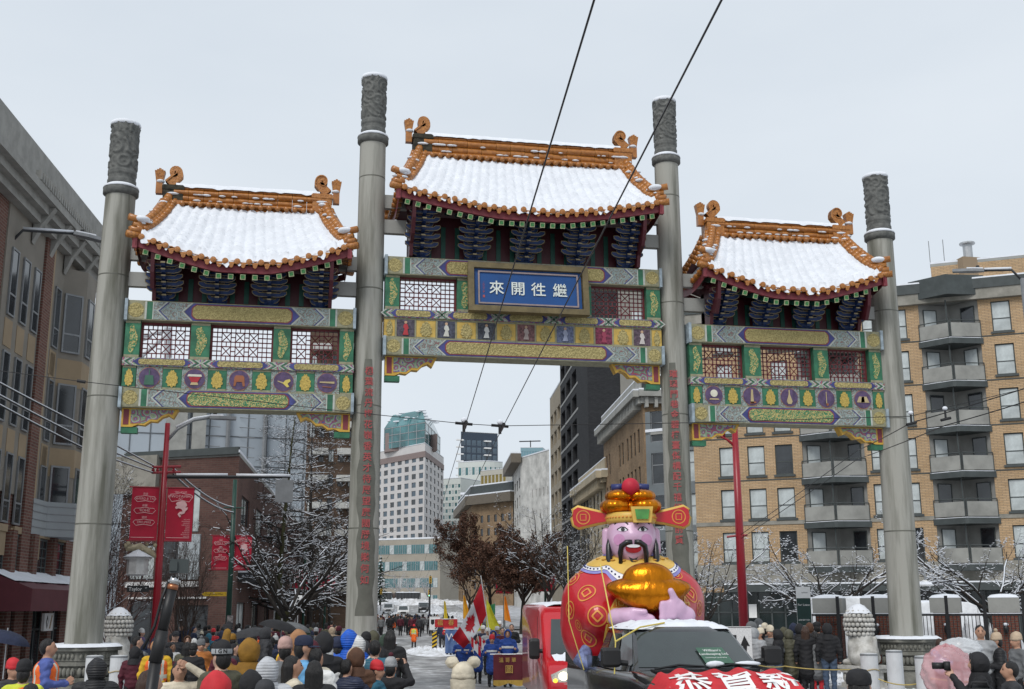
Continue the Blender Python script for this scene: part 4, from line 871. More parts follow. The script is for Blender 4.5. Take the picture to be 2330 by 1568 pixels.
for i in (0, 1):
    M, L_ = fc_[i]; band(cr_, M, L_, 16.2, 16.7, .6, CRM); band(cr_, M, L_, 16.7, 17.5, 1.2, CRM, snow=.2); band(cr_, M, L_, 17.5, 19, .1, CRM, 'parapet', snow=.12)
    if i == 0:
        for h in hs:
            if h[2] > 12: b = MB(); c_ = (h[0] + h[1]) / 2; b.prism([(c_ + .85 * math.cos(t), h[3] + .8 * math.sin(t)) for t in [math.pi * k / 8 for k in range(9)]] + [(c_ - .6, h[3]), (c_, h[3] + .5), (c_ + .6, h[3])], lambda a, c, h_: M @ Vector((a, h_, c)), -.15, .0, 0); b.build('window_arch', CRM, cr_)
        for k in range(int(L_ / 1.1)): b = MB(); b.add([M @ Vector((k * 1.1 + dx, y, z)) for z in (15.6, 16.68) for dx, y in ((.1, -.9), (.5, -.9), (.5, 0), (.1, 0))], [(0, 3, 2, 1), (4, 5, 6, 7), (0, 1, 5, 4), (1, 2, 6, 5), (2, 3, 7, 6), (3, 0, 4, 7)]); b.build('cornice_bracket', CRM, cr_)
# dark gridded tower with blank grey flank, tan wing further on
CHB = brickmat('charcoal_brick', (.030, .031, .034), (.042, .043, .046), (.02, .02, .022), .4, .12, .012, dirt=.2)
TW = mat('taupe_render', (.235, .225, .20), .85, .08, .3)
p0, p1 = along(1281), along(1346); Ls = (p1 - p0).length; Ht = 43
hs = gridwin(Ls, 4, Ht - 1, 3, 11, .72, .62, 'half', lambda i, j: GLASS_PALE if (i * 7 + j * 3) % 4 == 0 else GLASS, DARK, x1=Ls * .66)
hs = [(h[0], h[1], h[2], h[3], h[4], h[5], h[6]) for h in hs]
dt, fd = block('charcoal_brick_tower', 'tall charcoal brick tower with deep gridded balconies and blank taupe flank', 'building', [p0, p1, p1 + rt_ * 26, p0 + rt_ * 26], Ht, CHB, {0: hs}, .2, rev=.9)
M, L_ = fd[1]; b = MB(); b.add([M @ Vector(p) for p in [(4.2, -.12, 0), (26, -.12, 0), (26, -.12, Ht), (4.2, -.12, Ht)]], [(0, 1, 2, 3)]); b.add([M @ Vector(p) for p in [(4.2, -.12, 0), (4.2, 0, 0), (4.2, 0, Ht), (4.2, -.12, Ht)]], [(3, 2, 1, 0)]); fo = b.build('flank_panel', TW, dt)
for k in range(6): b = MB(); z = 3 + k * 7.2; b.add([M @ Vector((x, y, z + dz)) for dz in (0, .18) for x, y in ((4.2, -.15), (26, -.15), (26, -.1), (4.2, -.1))], [(0, 3, 2, 1), (4, 5, 6, 7), (0, 1, 5, 4), (2, 3, 7, 6)]); b.build('panel_joint', mat('taupe_joint', (.12, .115, .1)), fo)
for k, (x, z) in enumerate(((5, 33.5), (12.5, 32.5), (6, 37.8))): put_window(dt, M @ Matrix.Translation((x, -.16, z)), 2.0, 1.9, 'bare', WHITE, GLASS_PALE, 0)
M, L_ = fd[0]
for k in range(12): band(dt, M, L_ * .68, 3.6 + k * 3.545, 3.9 + k * 3.545, .05, mat('pale_slab_edge', (.28, .28, .27)), 'slab_edge')
p2 = along(1256); Lw = (p0 - p2).length; hs = gridwin(Lw, 4, 33, 3, 9, .74, .66, 'half', GLASS, DARK)
block('tan_grid_building', 'tan gridded apartment building beside the charcoal tower', 'building', [p2, p0 + (p2 - p0).normalized() * .05, p0 + rt_ * 18 + (p2 - p0).normalized() * .05, p2 + rt_ * 18], 35.5, mat('tan_render', (.27, .23, .17), .8, .1, .3), {0: hs}, .2, rev=.8)
# white cornice building and old brown blocks down the street
def free_block(name, label, x0, x1, s0, s1, ytop, m, hf, depth=20, corner=None, hs=.2, snow=.25, z0=None):
    q0, q1 = pt(x0, s0), pt(x1, s1); H = zof(ytop, (s0 + s1) / 2); d_ = away(q0, q1, depth); L_ = (q1 - q0).length
    P = [q0, q1, q1 + d_, q0 + d_]; f = {}
    if corner: q2 = pt(corner[0], corner[1]); P = [q0, q1, q2, q0 + (q2 - q1)]; f[1] = corner[2]((q2 - q1).length, H) if corner[2] else []
    f[0] = hf(L_, H) if hf else []
    return block(name, label, 'building', P, H, m, f, snow, rev=hs, z0=0 if z0 is None else z0)
wo, fo_ = free_block('white_heritage_building', 'white painted heritage building with dark brown cornice down the street', 1166, 1186, 9.6, 10.6, 1062, mat('flaking_white_wall', (.50, .49, .46), .9, .25, .5, .3, 4), lambda L_, H: gridwin(L_, 4, H - 3, 4, 7, .5, .6, 'bare', GLASS), 18, (1253, 11.2, lambda L_, H: gridwin(L_, 6, H - 6, 5, 5, .18, .4, 'bare', GLASS, x0=L_ * .35)))
for i in (0,): M, L_ = fo_[i]; band(wo, M, L_, zof(1062, 10) - 1.2, zof(1062, 10) + .8, 2.2, mat('brown_cornice', (.13, .11, .085)), snow=.3)
bo_, ff = free_block('brown_brick_hall', 'old brown brick building with stepped cornices behind the bare brown tree', 1043, 1072, 8.2, 9.4, 1160, OB, lambda L_, H: gridwin(L_, 4, H - 3, 5, 6, .45, .6, 'bare', GLASS), 18, (1168, 9.8, lambda L_, H: gridwin(L_, 6, H - 3, 6, 6, .4, .55, 'bare', GLASS)))
for i in (0, 1): M, L_ = ff[i]; H_ = zof(1160, 8.8); band(bo_, M, L_, H_ - 1, H_ + 1.2, 1.6, mat('brown_cornice', (.13, .11, .085)), snow=.3); band(bo_, M, L_, H_ + 1.2, H_ + 3.6, .3, GRT, 'parapet', snow=.3)
# ---- towers far down the street
TWH = mat('white_tower_panel', (.52, .50, .49), .6, .08, .1)
gl = lambda i, j: GLASS_BLUE if (i + j) % 3 else GLASS
tw_, ft = free_block('white_grid_tower', 'white office tower with square windows and teal glass crown', 848, 962, 5.6, 5.95, 1020, TWH, lambda L_, H: gridwin(L_, 8, H - 4, 7, 16, .58, .62, 'bare', gl, STEEL), 22, (1006, 5.4, lambda L_, H: gridwin(L_, 8, H - 4, 5, 16, .5, .6, 'bare', GLASS, DARK)), hs=.3)
H_ = zof(1020, 5.75); PT = [Vector((pt(x, s).x, pt(x, s).y, 0)) - Vector((tw_.location.x, tw_.location.y, 0)) for x, s in ((866, 5.7), (962, 5.92), (997, 5.4))]; dd = PT[2] - PT[1]
BRN = mat('mauve_stone_band', (.22, .17, .16), .7, .1)
cw = MB(); base = [PT[0], PT[1], PT[2], PT[0] + dd]
cw.prism([(p.x, p.y) for p in base], lambda a, b, h: (a, b, h), H_ + .2, H_ + 9.0, 0)
top = [p.lerp(sum(base, Vector()) / 4, .28) for p in base]; n = 4
cw.add([(p.x, p.y, H_ + 9.0) for p in base] + [(p.x, p.y, H_ + 15) for p in top], [(i, (i + 1) % n, n + (i + 1) % n, n + i) for i in range(n)] + [tuple(range(n, 2 * n))], 0)
co_ = cw.build('glass_crown', GLASS_TEAL, tw_)
for k in range(3):
    for a_, b_ in ((0, 1), (1, 2)): m_ = MB(); m_.tube([base[a_] + Vector((0, 0, H_ + 2.5 + 3 * k)), base[b_] + Vector((0, 0, H_ + 2.5 + 3 * k))], .18, 4); m_.build('crown_mullion', STEEL, co_)
for f_ in (0, .2, .4, .6, .8, 1.0):
    for a_, b_ in ((0, 1), (1, 2)): q = base[a_].lerp(base[b_], f_); m_ = MB(); m_.tube([q + Vector((0, 0, H_)), q + Vector((0, 0, H_ + 9))], .15, 4); m_.build('crown_mullion', STEEL, co_)
sn_ = MB()
for k in range(22):
    a_ = rnd.random(); q = (top[0].lerp(top[1], a_) if k < 14 else top[1].lerp(top[2], a_)).lerp(base[0].lerp(base[1], a_) if k < 14 else base[1].lerp(base[2], a_), rnd.random()); sn_.ball((q.x, q.y - .3, H_ + 9.3 + rnd.uniform(0, 5.4)), (rnd.uniform(.6, 2), .5, .35), 0, 8, 4)
sn_.build('crown_snow', SNOW, co_, True)
for (xa, xb, yt, wd) in ((868, 900, 985, 1), (905, 950, 1000, 1), (965, 990, 990, 1)):
    m_ = MB(); q0, q1 = pt(xa, 5.7) - Vector((tw_.location.x, tw_.location.y, 0)), pt(xb, 5.75) - Vector((tw_.location.x, tw_.location.y, 0)); m_.prism([(q0.x, q0.y - 1), (q1.x, q1.y - 1), (q1.x, q1.y + 4), (q0.x, q0.y + 4)], lambda a, b, h: (a, b, h), H_ - 1, zof(yt, 5.7), 0); m_.build('stepped_shoulder', BRN, tw_)
M, L_ = ft[0]; band(tw_, M, L_, H_ - 5.5, H_ - 3.2, .2, BRN, 'stone_band'); M, L_ = ft[1]; band(tw_, M, L_, H_ - 5.5, H_ - 3.2, .2, BRN, 'stone_band')
lo_, fl_ = free_block('banded_glass_office', 'low office block with horizontal glass bands at the foot of the white tower', 840, 1000, 6.9, 7.1, 1232, mat('beige_spandrel', (.33, .30, .25), .8, .1, .2), lambda L_, H: [], 20, snow=.5)
M, L_ = fl_[0]; H_ = zof(1232, 7)
for k in range(4):
    z = H_ - 4.6 - k * 5.4
    for i in range(15): put_window(lo_, M @ Matrix.Translation((.8 + i * (L_ - 1.6) / 15, -.1, z)), (L_ - 1.6) / 15 * .98, 3.0, 'half', STEEL, GLASS_TEAL if (i + k) % 4 else GLASS_PALE, 0)
free_block('pale_green_tower', 'slim pale green glazed apartment tower between the two office towers', 1003, 1046, 5.0, 5.05, 1092, mat('pale_mullion_panel', (.55, .58, .55), .6, .06), lambda L_, H: gridwin(L_, 5, H - 2, 6, 19, .74, .6, 'bare', lambda i, j: GLASS_TEAL if (i + j) % 2 else GLASS_PALE, WHITE), 18)
dg, fg = free_block('dark_glass_tower', 'dark blue glass tower with white balcony edges in the far distance', 1046, 1132, 3.95, 3.9, 984, mat('navy_panel', (.035, .05, .075), .3, .2), lambda L_, H: gridwin(L_, 40, H - 4, 7, 14, .84, .80, 'bare', lambda i, j: GLASS_BLUE, DARK), 20, (1133, 3.6, None))
M, L_ = fg[0]
for k in range(15):
    z = zof(984, 3.9) - 6 - k * 4.2
    for x0, x1 in ((-3.2, 1.2), (L_ * .62, L_ * .80)): b = MB(); b.add([M @ Vector((x, y, zz)) for zz in (z, z + .7) for x, y in ((x0, -1.8), (x1, -1.8), (x1, 0), (x0, 0))], [(0, 3, 2, 1), (4, 5, 6, 7), (0, 1, 5, 4), (1, 2, 6, 5), (2, 3, 7, 6), (3, 0, 4, 7)]); b.build('balcony', WHITE, dg)
cv = [pt(1040 + i * 13, 4.6 - .05 * math.sin(math.pi * i / 8)) + ray_ for i in range(9) for ray_ in [Vector((0, -12 * math.sin(math.pi * i / 8), 0))]]
f = {i: gridwin((cv[i + 1] - cv[i]).length, 30, zof(1062, 4.5) - 1, 2, 6, .8, .55, 'bare', lambda a, b: GLASS_TEAL if (a + b) % 2 else GLASS_PALE, WHITE) for i in range(8)}
block('curved_pale_tower', 'curved pale tower with stacked balcony bands below the dark glass tower', 'building', cv + [cv[-1] + Vector((4, 25, 0)), cv[0] + Vector((4, 25, 0))], zof(1062, 4.5), mat('pale_mullion_panel', (.55, .58, .55)), f, .4, z0=0)
gw, fgw = free_block('gold_window_hotel', 'cream hotel top with tall gold windows under a snowy roof', 1092, 1152, 5.2, 5.3, 1072, mat('pale_hotel_wall', (.50, .48, .42), .7, .1), lambda L_, H: gridwin(L_, H - 8.5, H - 1.5, 7, 1, .74, .85, 'bare', mat('gold_glass', (.26, .20, .06), .2, .2), WHITE) + gridwin(L_, 10, H - 9, 8, 7, .6, .5, 'bare', GLASS_TEAL, WHITE), 14)
free_block('snowy_slate_roof_block', 'mid-height block with snow dusted grey roof beside the brown brick hall', 1046, 1160, 6.4, 6.5, 1128, mat('grey_slate', (.20, .21, .225), .8, .2, .4), lambda L_, H: gridwin(L_, 8, H - 8, 9, 4, .5, .5, 'bare', GLASS), 20, snow=.8)
tq, _ = free_block('turquoise_glass_tower', 'faint turquoise glass tower with a crane on its roof', 1186, 1238, 3.0, 3.0, 1020, mat('turquoise_panel', (.20, .32, .36), .3, .15), lambda L_, H: gridwin(L_, 40, H - 2, 8, 12, .8, .8, 'bare', mat('turquoise_glass', (.16, .29, .34), .1, .2), STEEL), 20, (1252, 2.9, None), snow=.3)
cq = MB(); h_ = zof(1020, 3.0); cq.tube([(8, 0, h_), (8, 0, h_ + 6)], .4, 4); cq.tube([(-1, 0, h_ + 5), (16, 0, h_ + 5.8)], .45, 4); cq.build('roof_crane', DARK, tq)
# ---- left side: near brick corner building with bays
BRK = brickmat('dark_red_brick', (.135, .058, .048), (.19, .085, .066), (.21, .17, .14), .34, .105, .016, dirt=.3)
LGT = mat('warm_grey_render', (.22, .20, .17), .8, .1, 1); TANP = mat('tan_panel', (.31, .235, .15), .8, .08, 1); GBL = mat('blue_grey_cladding', (.30, .325, .335), .6, .08, .8)
SLf = lambda x: (x - 933) / -13.5
q1 = pt(150, 58); q0 = q1 - SD * 16; Lq = 16.0; dq = away(q0, q1, 14); Hq = 16.6
XQ = lambda px: Lq - (q1 - pt(px, SLf(px))).length
lb, fq = block('brick_bay_building', 'dark red brick building with grey bays and maroon awning at far left', 'building', [q0, q1, q1 + dq, q0 + dq], Hq, BRK, {}, .2)
M, L_ = fq[0]
def on(root, M, x0, x1, z0, z1, out, m, name, y1=.02):
    b = MB(); b.add([M @ Vector((x, y, z)) for z in (z0, z1) for x, y in ((x0, -out), (x1, -out), (x1, y1), (x0, y1))], [(0, 3, 2, 1), (4, 5, 6, 7), (0, 1, 5, 4), (1, 2, 6, 5), (2, 3, 7, 6), (3, 0, 4, 7)], 0, [[(0, 0), (1, 0), (1, 1), (0, 1)]] * 2 + [[(x0, z0), (x1, z0), (x1, z1), (x0, z1)], [(0, z0), (out, z0), (out, z1), (0, z1)], [(0, 0)] * 4, [(0, z0), (out, z0), (out, z1), (0, z1)]]); return b.build(name, m, root)
on(lb, M, L_ - 5.2, L_ - 1.15, 6.2, Hq - 1.0, .05, LGT, 'grey_bay_wall', .0); on(lb, M, L_ - 10.2, L_ - 6.4, 6.2, Hq - 1.0, .05, LGT, 'grey_bay_wall', .0)
for x in (L_ - 4.85, L_ - 7.3, L_ - 8.5, L_ - 9.7):
    for zt in (14.2, 10.7, 7.5): put_window(lb, M @ Matrix.Translation((x, -.115, zt - 2.3)), .66, 2.3, 'tall', GREY, GLASS, 0); on(lb, M, x - .05, x + .7, zt - 3.35, zt - 2.42, .07, TANP, 'tan_panel')
on(lb, M, L_ - 5.5, L_ - 5.2, 6.2, Hq - 1, .10, TANP, 'tan_strip'); on(lb, M, L_ - 6.4, L_ - 5.5, 0, Hq - 1, .14, BRK, 'brick_pier'); on(lb, M, L_ - 1.15, L_, 0, Hq - 1, .14, BRK, 'brick_pier')
# projecting bay with its windows
bx0, bx1 = L_ - 3.9, L_ - 1.3
b = MB(); prf = [(bx0, 0), (bx0 + .7, -.75), (bx1 - .7, -.75), (bx1, 0)]
b.prism(prf, lambda a, c, h: M @ Vector((a, c, h)), 6.2, Hq - 1.4, 0); bay = b.build('bay_window', LGT, lb)
for zt in (14.2, 10.7, 7.6):
    for (c0_, c1_) in ((prf[0], prf[1]), (prf[1], prf[2]), (prf[2], prf[3])):
        u = Vector((c1_[0] - c0_[0], c1_[1] - c0_[1], 0)); lg = u.length; un = u.normalized(); ww = min(.75, lg * .72)
        Mw = M @ Matrix(((un.x, -un.y, 0, c0_[0] + un.x * (lg - ww) / 2 + un.y * .02), (un.y, un.x, 0, c0_[1] + un.y * (lg - ww) / 2 - un.x * .02), (0, 0, 1, zt - 2.3), (0, 0, 0, 1)))
        wq, _, pm = window_mesh(ww, 2.3, 'tall', GREY); o = obj('bay_sash', wq, bay, M=Mw @ Matrix.Translation((0, -.05, 0)))
        p_ = MB(); p_.bb((.03, -.03, .03), (ww - .03, -.012, 2.27)); obj('bay_pane', p_.mesh('pane', GLASS), bay, M=Mw)
    on(lb, M, bx0 - .9, bx0 - .35, zt - 3.5, zt - 2.5, .07, TANP, 'tan_panel')
for zt in (12.6 - .8, 9.2 - .8): b = MB(); b.prism([(p[0], p[1] - .02) for p in prf], lambda a, c, h: M @ Vector((a, c, h)), zt - 1.2, zt - .15, 0); b.build('bay_apron', TANP, bay)
b = MB(); b.prism([(bx0 - 1.5, 0), (bx0 - 1.5, -.12), (bx0, -.14), (prf[1][0], -.95), (prf[2][0], -.95), (bx1 + .2, -.12), (L_ + .05, -.2), (L_ + .05, 0)], lambda a, c, h: M @ Vector((a, c, h)), 5.0, 6.25, 0); b.build('bay_skirt', GBL, bay)
for k in range(4): b = MB(); z = 5.25 + k * .27; b.prism([(bx0 - 1.5, 0), (bx0 - 1.5, -.135), (bx0, -.155), (prf[1][0], -.965), (prf[2][0], -.965), (bx1 + .2, -.135), (L_ + .06, -.215), (L_ + .06, 0)], lambda a, c, h: M @ Vector((a, c, h)), z, z + .03, 0); b.build('cladding_joint', GREY, bay)
# eaves: sloping soffit boards with brackets, concrete parapet
EVC = mat('grey_eave_concrete', (.29, .285, .265), .8, .15, 2)
for k, (z0_, z1_, o_) in enumerate(((Hq - 1.0, Hq - .7, .35), (Hq - .7, Hq - .4, .6), (Hq - .4, Hq - .1, .85))): on(lb, M, 0, L_ + .5, z0_, z1_, o_, EVC, 'eave')
for k in range(5): b = MB(); x = L_ - .4 - k * 1.9; b.prism([(-.8, Hq - .42), (-.1, Hq - .42), (-.1, Hq - 1.7), (-.35, Hq - 1.1)], lambda a, c, h: M @ Vector((h, a, c)), x, x + .3, 0); b.build('eave_bracket', EVC, lb)
for k in range(40): on(lb, M, L_ - 10 + k * .262, L_ - 10 + k * .262 + .16, Hq - .1, Hq + .22, .88, EVC, 'gutter_block', -.7)
on(lb, M, 0, L_ - .2, Hq + .15, Hq + 1.5, .35, EVC, 'parapet')
# first-floor grid windows, piers and shop front
for x in (L_ - 2.4, L_ - 4.7, L_ - 7.0, L_ - 9.3):
    on(lb, M, x - .6, x - .15, 0, 5.0, .25, BRK, 'brick_pier')
    w_ = put_window(lb, M @ Matrix.Translation((x, -.06, 3.55)), 1.45, 1.35, 'grid', GRT, GLASS, 0)
    w_ = put_window(lb, M @ Matrix.Translation((x, -.06, .35)), 1.45, 2.2, 'cross', GRT, GLASS, 0)
    on(lb, M, x - .15, x + 1.5, 4.92, 5.15, .12, TANP, 'lintel')
AWN = mat('maroon_awning', (.10, .022, .03), .6, .1, 2)
for x0, x1, wr in ((L_ - 2.6, L_ + .05, ''), (L_ - 9.2, L_ - 2.75, 'SUCCESS')):
    b = MB(); V_ = [M @ Vector(p) for p in [(x0, 0, 3.65), (x1, 0, 3.65), (x1, -1.5, 3.05), (x0, -1.5, 3.05), (x0, -1.5, 2.35), (x1, -1.5, 2.35), (x0, 0, 2.35), (x1, 0, 2.35)]]
    b.add(V_, [(1, 0, 3, 2), (2, 3, 4, 5), (0, 6, 4, 3), (1, 2, 5, 7), (4, 6, 7, 5)]); aw = b.build('awning', AWN, lb)
    s = MB(); s.grid(lambda u, v: M @ Vector((x0 + (x1 - x0) * u, -.9 * v - .02 - .25 * abs(hnoise(u * 30, 0, x0)) * v, 3.66 - .4 * .9 * v + .05 * (1 - v))), 40, 4); s.build('awning_snow', SNOW, aw, True)
    if wr: obj('awning_lettering', text_mesh(wr, .34, CREAM, align='RIGHT', mirror=False), aw, M=M @ Matrix.Translation((x1 - .75, -1.51, 2.66)))
b = MB(); b.bb((0, 0, 0), (1.05, .1, .62), 0); sg = b.build('shop_sign', WHITE, lb, M=M @ Matrix.Translation((L_ - 4.3, -.5, 1.65))); e = MB(); e.prism([(.32, .08), (.44, .31), (.32, .54), (.2, .31)], lambda a, c, h: (a, h, c), -.01, .0, 0); e.prism([(.32, .2), (.38, .31), (.32, .42), (.26, .31)], lambda a, c, h: (a, h, c), -.014, -.0105, 1); e.prism([(.6, .08), (.72, .08), (.9, .54), (.8, .54)], lambda a, c, h: (a, h, c), -.01, 0, 2); e.build('sign_emblem', [BLACK, WHITE, mat('sign_tan', (.35, .25, .15))], sg)
# ---- mid-left brick block with shop windows, arena glass behind, brown tower
BR2 = brickmat('plum_red_brick', (.10, .052, .045), (.135, .072, .06), (.125, .095, .08), .4, .12, .014, dirt=.3)
m0, m1, m2 = pt(262, 40), pt(528, 41.5), pt(690, 20); Lm = (m1 - m0).length; Hm = zof(1040, 41)
hs = [(XX, XX + w_, z0_, z1_, st, gl_, DARK) for XX, w_, z0_, z1_, st, gl_ in ((.9, 1.5, 6.2, 8.8, 'half', GLASS_PALE), (2.6, 2.2, 4.0, 6.4, 'cross', GLASS), (.7, 1.7, 4.0, 6.0, 'half', GLASS_PALE), (4.2, 1.0, 6.6, 9.1, 'half', GLASS_PALE), (1.0, 2.6, .5, 2.85, 'half', GLASS), (4.0, 2.1, .5, 2.6, 'cross', GLASS))]
mb_, fm_ = block('plum_brick_corner_block', 'plum brick corner block with large white window bays behind the red lamp post', 'building', [m0, m1, m2, m0 + (m2 - m1)], Hm, BR2, {0: hs, 1: gridwin((m2 - m1).length, .4, 9.5, 8, 3, .5, .55, 'half', lambda i, j: GLASS if (i + j) % 3 else GLASS_PALE, DARK)}, .15)
M, L_ = fm_[0]; on(mb_, M, 0, L_, Hm + .1, Hm + .5, .18, GRT, 'coping'); on(mb_, M, -.5, 2.4, Hm - 1.9, Hm + .25, .35, GRC, 'concrete_overhang'); on(mb_, M, .6, 5.4, 3.6, 3.9, .12, WHITE, 'white_spandrel'); on(mb_, M, 4.0, 5.4, 4.0, 6.5, .10, mat('pale_glazed_panel', (.36, .40, .42), .3, .1), 'glazed_panel'); on(mb_, M, .9, 6.0, 2.95, 3.05, .1, WHITE, 'shop_fascia_line')
M, L_ = fm_[1]
for k, (x0_, x1_, z_, c_) in enumerate(((2, 10, 4.4, DARK), (11, 19, 3.6, BRK), (20, 30, 3.4, BLACK), (31, 40, 3.6, DARK))): on(mb_, M, x0_, x1_, z_ - .5, z_, 1.4, c_, 'shop_canopy'); on(mb_, M, x0_, x1_, z_ + .003, z_ + .1, 1.42, SNOW, 'canopy_snow')
GLH = mat('arena_glass', (.34, .385, .43), .12, .12, .05, spec=.7); h0, h1 = pt(170, 16), pt(720, 15); hall, fh_ = block('arena_glass_hall', 'pale blue glass arena hall with slender posts behind the left bay', 'building', [h0, h1, h1 + away(h0, h1, 60), h0 + away(h0, h1, 60)], zof(850, 15.5), GLH, {}, .3, z0=0)
M, L_ = fh_[0]; GJ = mat('arena_joint', (.10, .11, .12))
for k in range(12): on(hall, M, L_ * k / 12, L_ * k / 12 + .14, 0, 35.5, .12, GJ, 'glazing_bar')
for z in (10, 14.5, 19, 23.5, 28, 32): on(hall, M, 0, L_, z, z + .12, .10, GJ, 'glazing_rail')
for px, wd in ((352, 3.0), (415, 2.0)): x = (pt(px, 15.8) - h0).dot((h1 - h0).normalized()); on(hall, M, x, x + wd, 0, 36, 1.6, CONC, 'concrete_pylon')
for k in range(16): b = MB(); z = 22 + (k % 8) * 1.5; x = L_ * (.48 if k < 8 else .63); b.tube([M @ Vector((x, -.2, z)), M @ Vector((x + 2.2, -1.6, z - .3))], .06, 4); b.build('facade_strut', GREY, hall)
for x in (.46, .58, .74): b = MB(); b.tube([M @ Vector((L_ * x, -.6, 0)), M @ Vector((L_ * x, -.6, 35))], .35, 6); b.build('slender_post', GREY, hall)
# stadium mast with cables
mast = thing('stadium_mast', 'white steel stadium mast with lattice arms and cables behind the left pillar', 'mast', pt(375, 11)); P0 = mast.location.copy()
def wr(x, y, s): return at(x, y, F_PX / s) - P0
for a_, b_, r_ in (((383, 745), (379, 1000), .9), ((300, 770), (383, 752), .4), ((300, 830), (383, 760), .4), ((205, 630), (300, 770), .3), ((203, 650), (300, 800), .3), ((300, 780), (345, 768), .3), ((210, 630), (207, 700), .3), ((225, 640), (222, 720), .3), ((300, 770), (296, 850), .4), ((200, 690), (240, 650), .25), ((203, 720), (250, 690), .25)):
    b = MB(); b.tube([wr(*a_, 11), wr(*b_, 11)], r_, 6); b.build('mast_member', mat('mast_white_steel', (.42, .43, .45), .5), mast)
free_block('brown_service_building', 'low brown service building behind the left lattice windows', 345, 430, 12, 12, 806, mat('rim_brown', (.17, .10, .085), .8, .3, .2), lambda L_, H: gridwin(L_, H - 6, H - 1, 5, 1, .6, .5, 'bare', GLASS), 4)
bt, fbt = free_block('brown_balcony_tower', 'brown brick apartment tower with white balconies behind the left bay tree', 684, 800, 20.5, 20.45, 738, brickmat('umber_brick', (.10, .065, .045), (.13, .085, .06), (.09, .07, .055), .6, .2, .02, dirt=.3), lambda L_, H: gridwin(L_, 4, H - 2, 5, 10, .55, .5, 'half', lambda i, j: GLASS_PALE if (i + j * 2) % 3 == 0 else GLASS, DARK), 14, snow=.3)
M, L_ = fbt[0]
for k in range(10): on(bt, M, .5, 2.6, 4.2 + k * 3.05, 4.9 + k * 3.05, 1.2, mat('balcony_white', (.4, .4, .38)), 'balcony'); on(bt, M, 3.6, 5.6, 4.2 + k * 3.05, 4.9 + k * 3.05, 1.2, mat('balcony_white', (.4, .4, .38)), 'balcony')
# ================================================================ trees
BARK = mat('dark_wet_bark', (.030, .025, .021), .9, .3, 8, .6, 20); BARKG = mat('mossy_bark', (.045, .045, .018), .9, .4, 5, .6, 20); TWIG = mat('brown_twig', (.065, .045, .036), .9, .3, 6)
BROWNLEAF = mat('dry_brown_leaf', (.085, .040, .024), .8, .4, 3); NEEDLE = mat('dark_needle', (.02, .035, .022), .9, .3, 4)
def np_tubes(pts, rad, n):
    N_, K_ = rad.shape; t = np.empty_like(pts); t[:, 1:-1] = pts[:, 2:] - pts[:, :-2]; t[:, 0] = pts[:, 1] - pts[:, 0]; t[:, -1] = pts[:, -1] - pts[:, -2]
    t /= np.linalg.norm(t, axis=2, keepdims=True) + 1e-9; ref = np.where(np.abs(t[..., 2:3]) < .9, np.array([0, 0, 1.]), np.array([1., 0, 0])); a = np.cross(t, ref); a /= np.linalg.norm(a, axis=2, keepdims=True) + 1e-9; b = np.cross(t, a)
    th = 2 * np.pi * np.arange(n) / n; V = pts[:, :, None] + rad[:, :, None, None] * (a[:, :, None] * np.cos(th)[None, None, :, None] + b[:, :, None] * np.sin(th)[None, None, :, None])
    i = np.arange(N_)[:, None, None] * K_ * n; k = np.arange(K_ - 1)[None, :, None] * n; j = np.arange(n)[None, None]; j2 = (j + 1) % n
    return V.reshape(-1, 3), np.stack([i + k + j, i + k + j2, i + k + n + j2, i + k + n + j], -1).reshape(-1, 4)
def join_tubes(ls):
    V = []; Fq = []; o = 0
    for v, f in ls: V.append(v); Fq.append(f + o); o += len(v)
    return np.concatenate(V), np.concatenate(Fq)
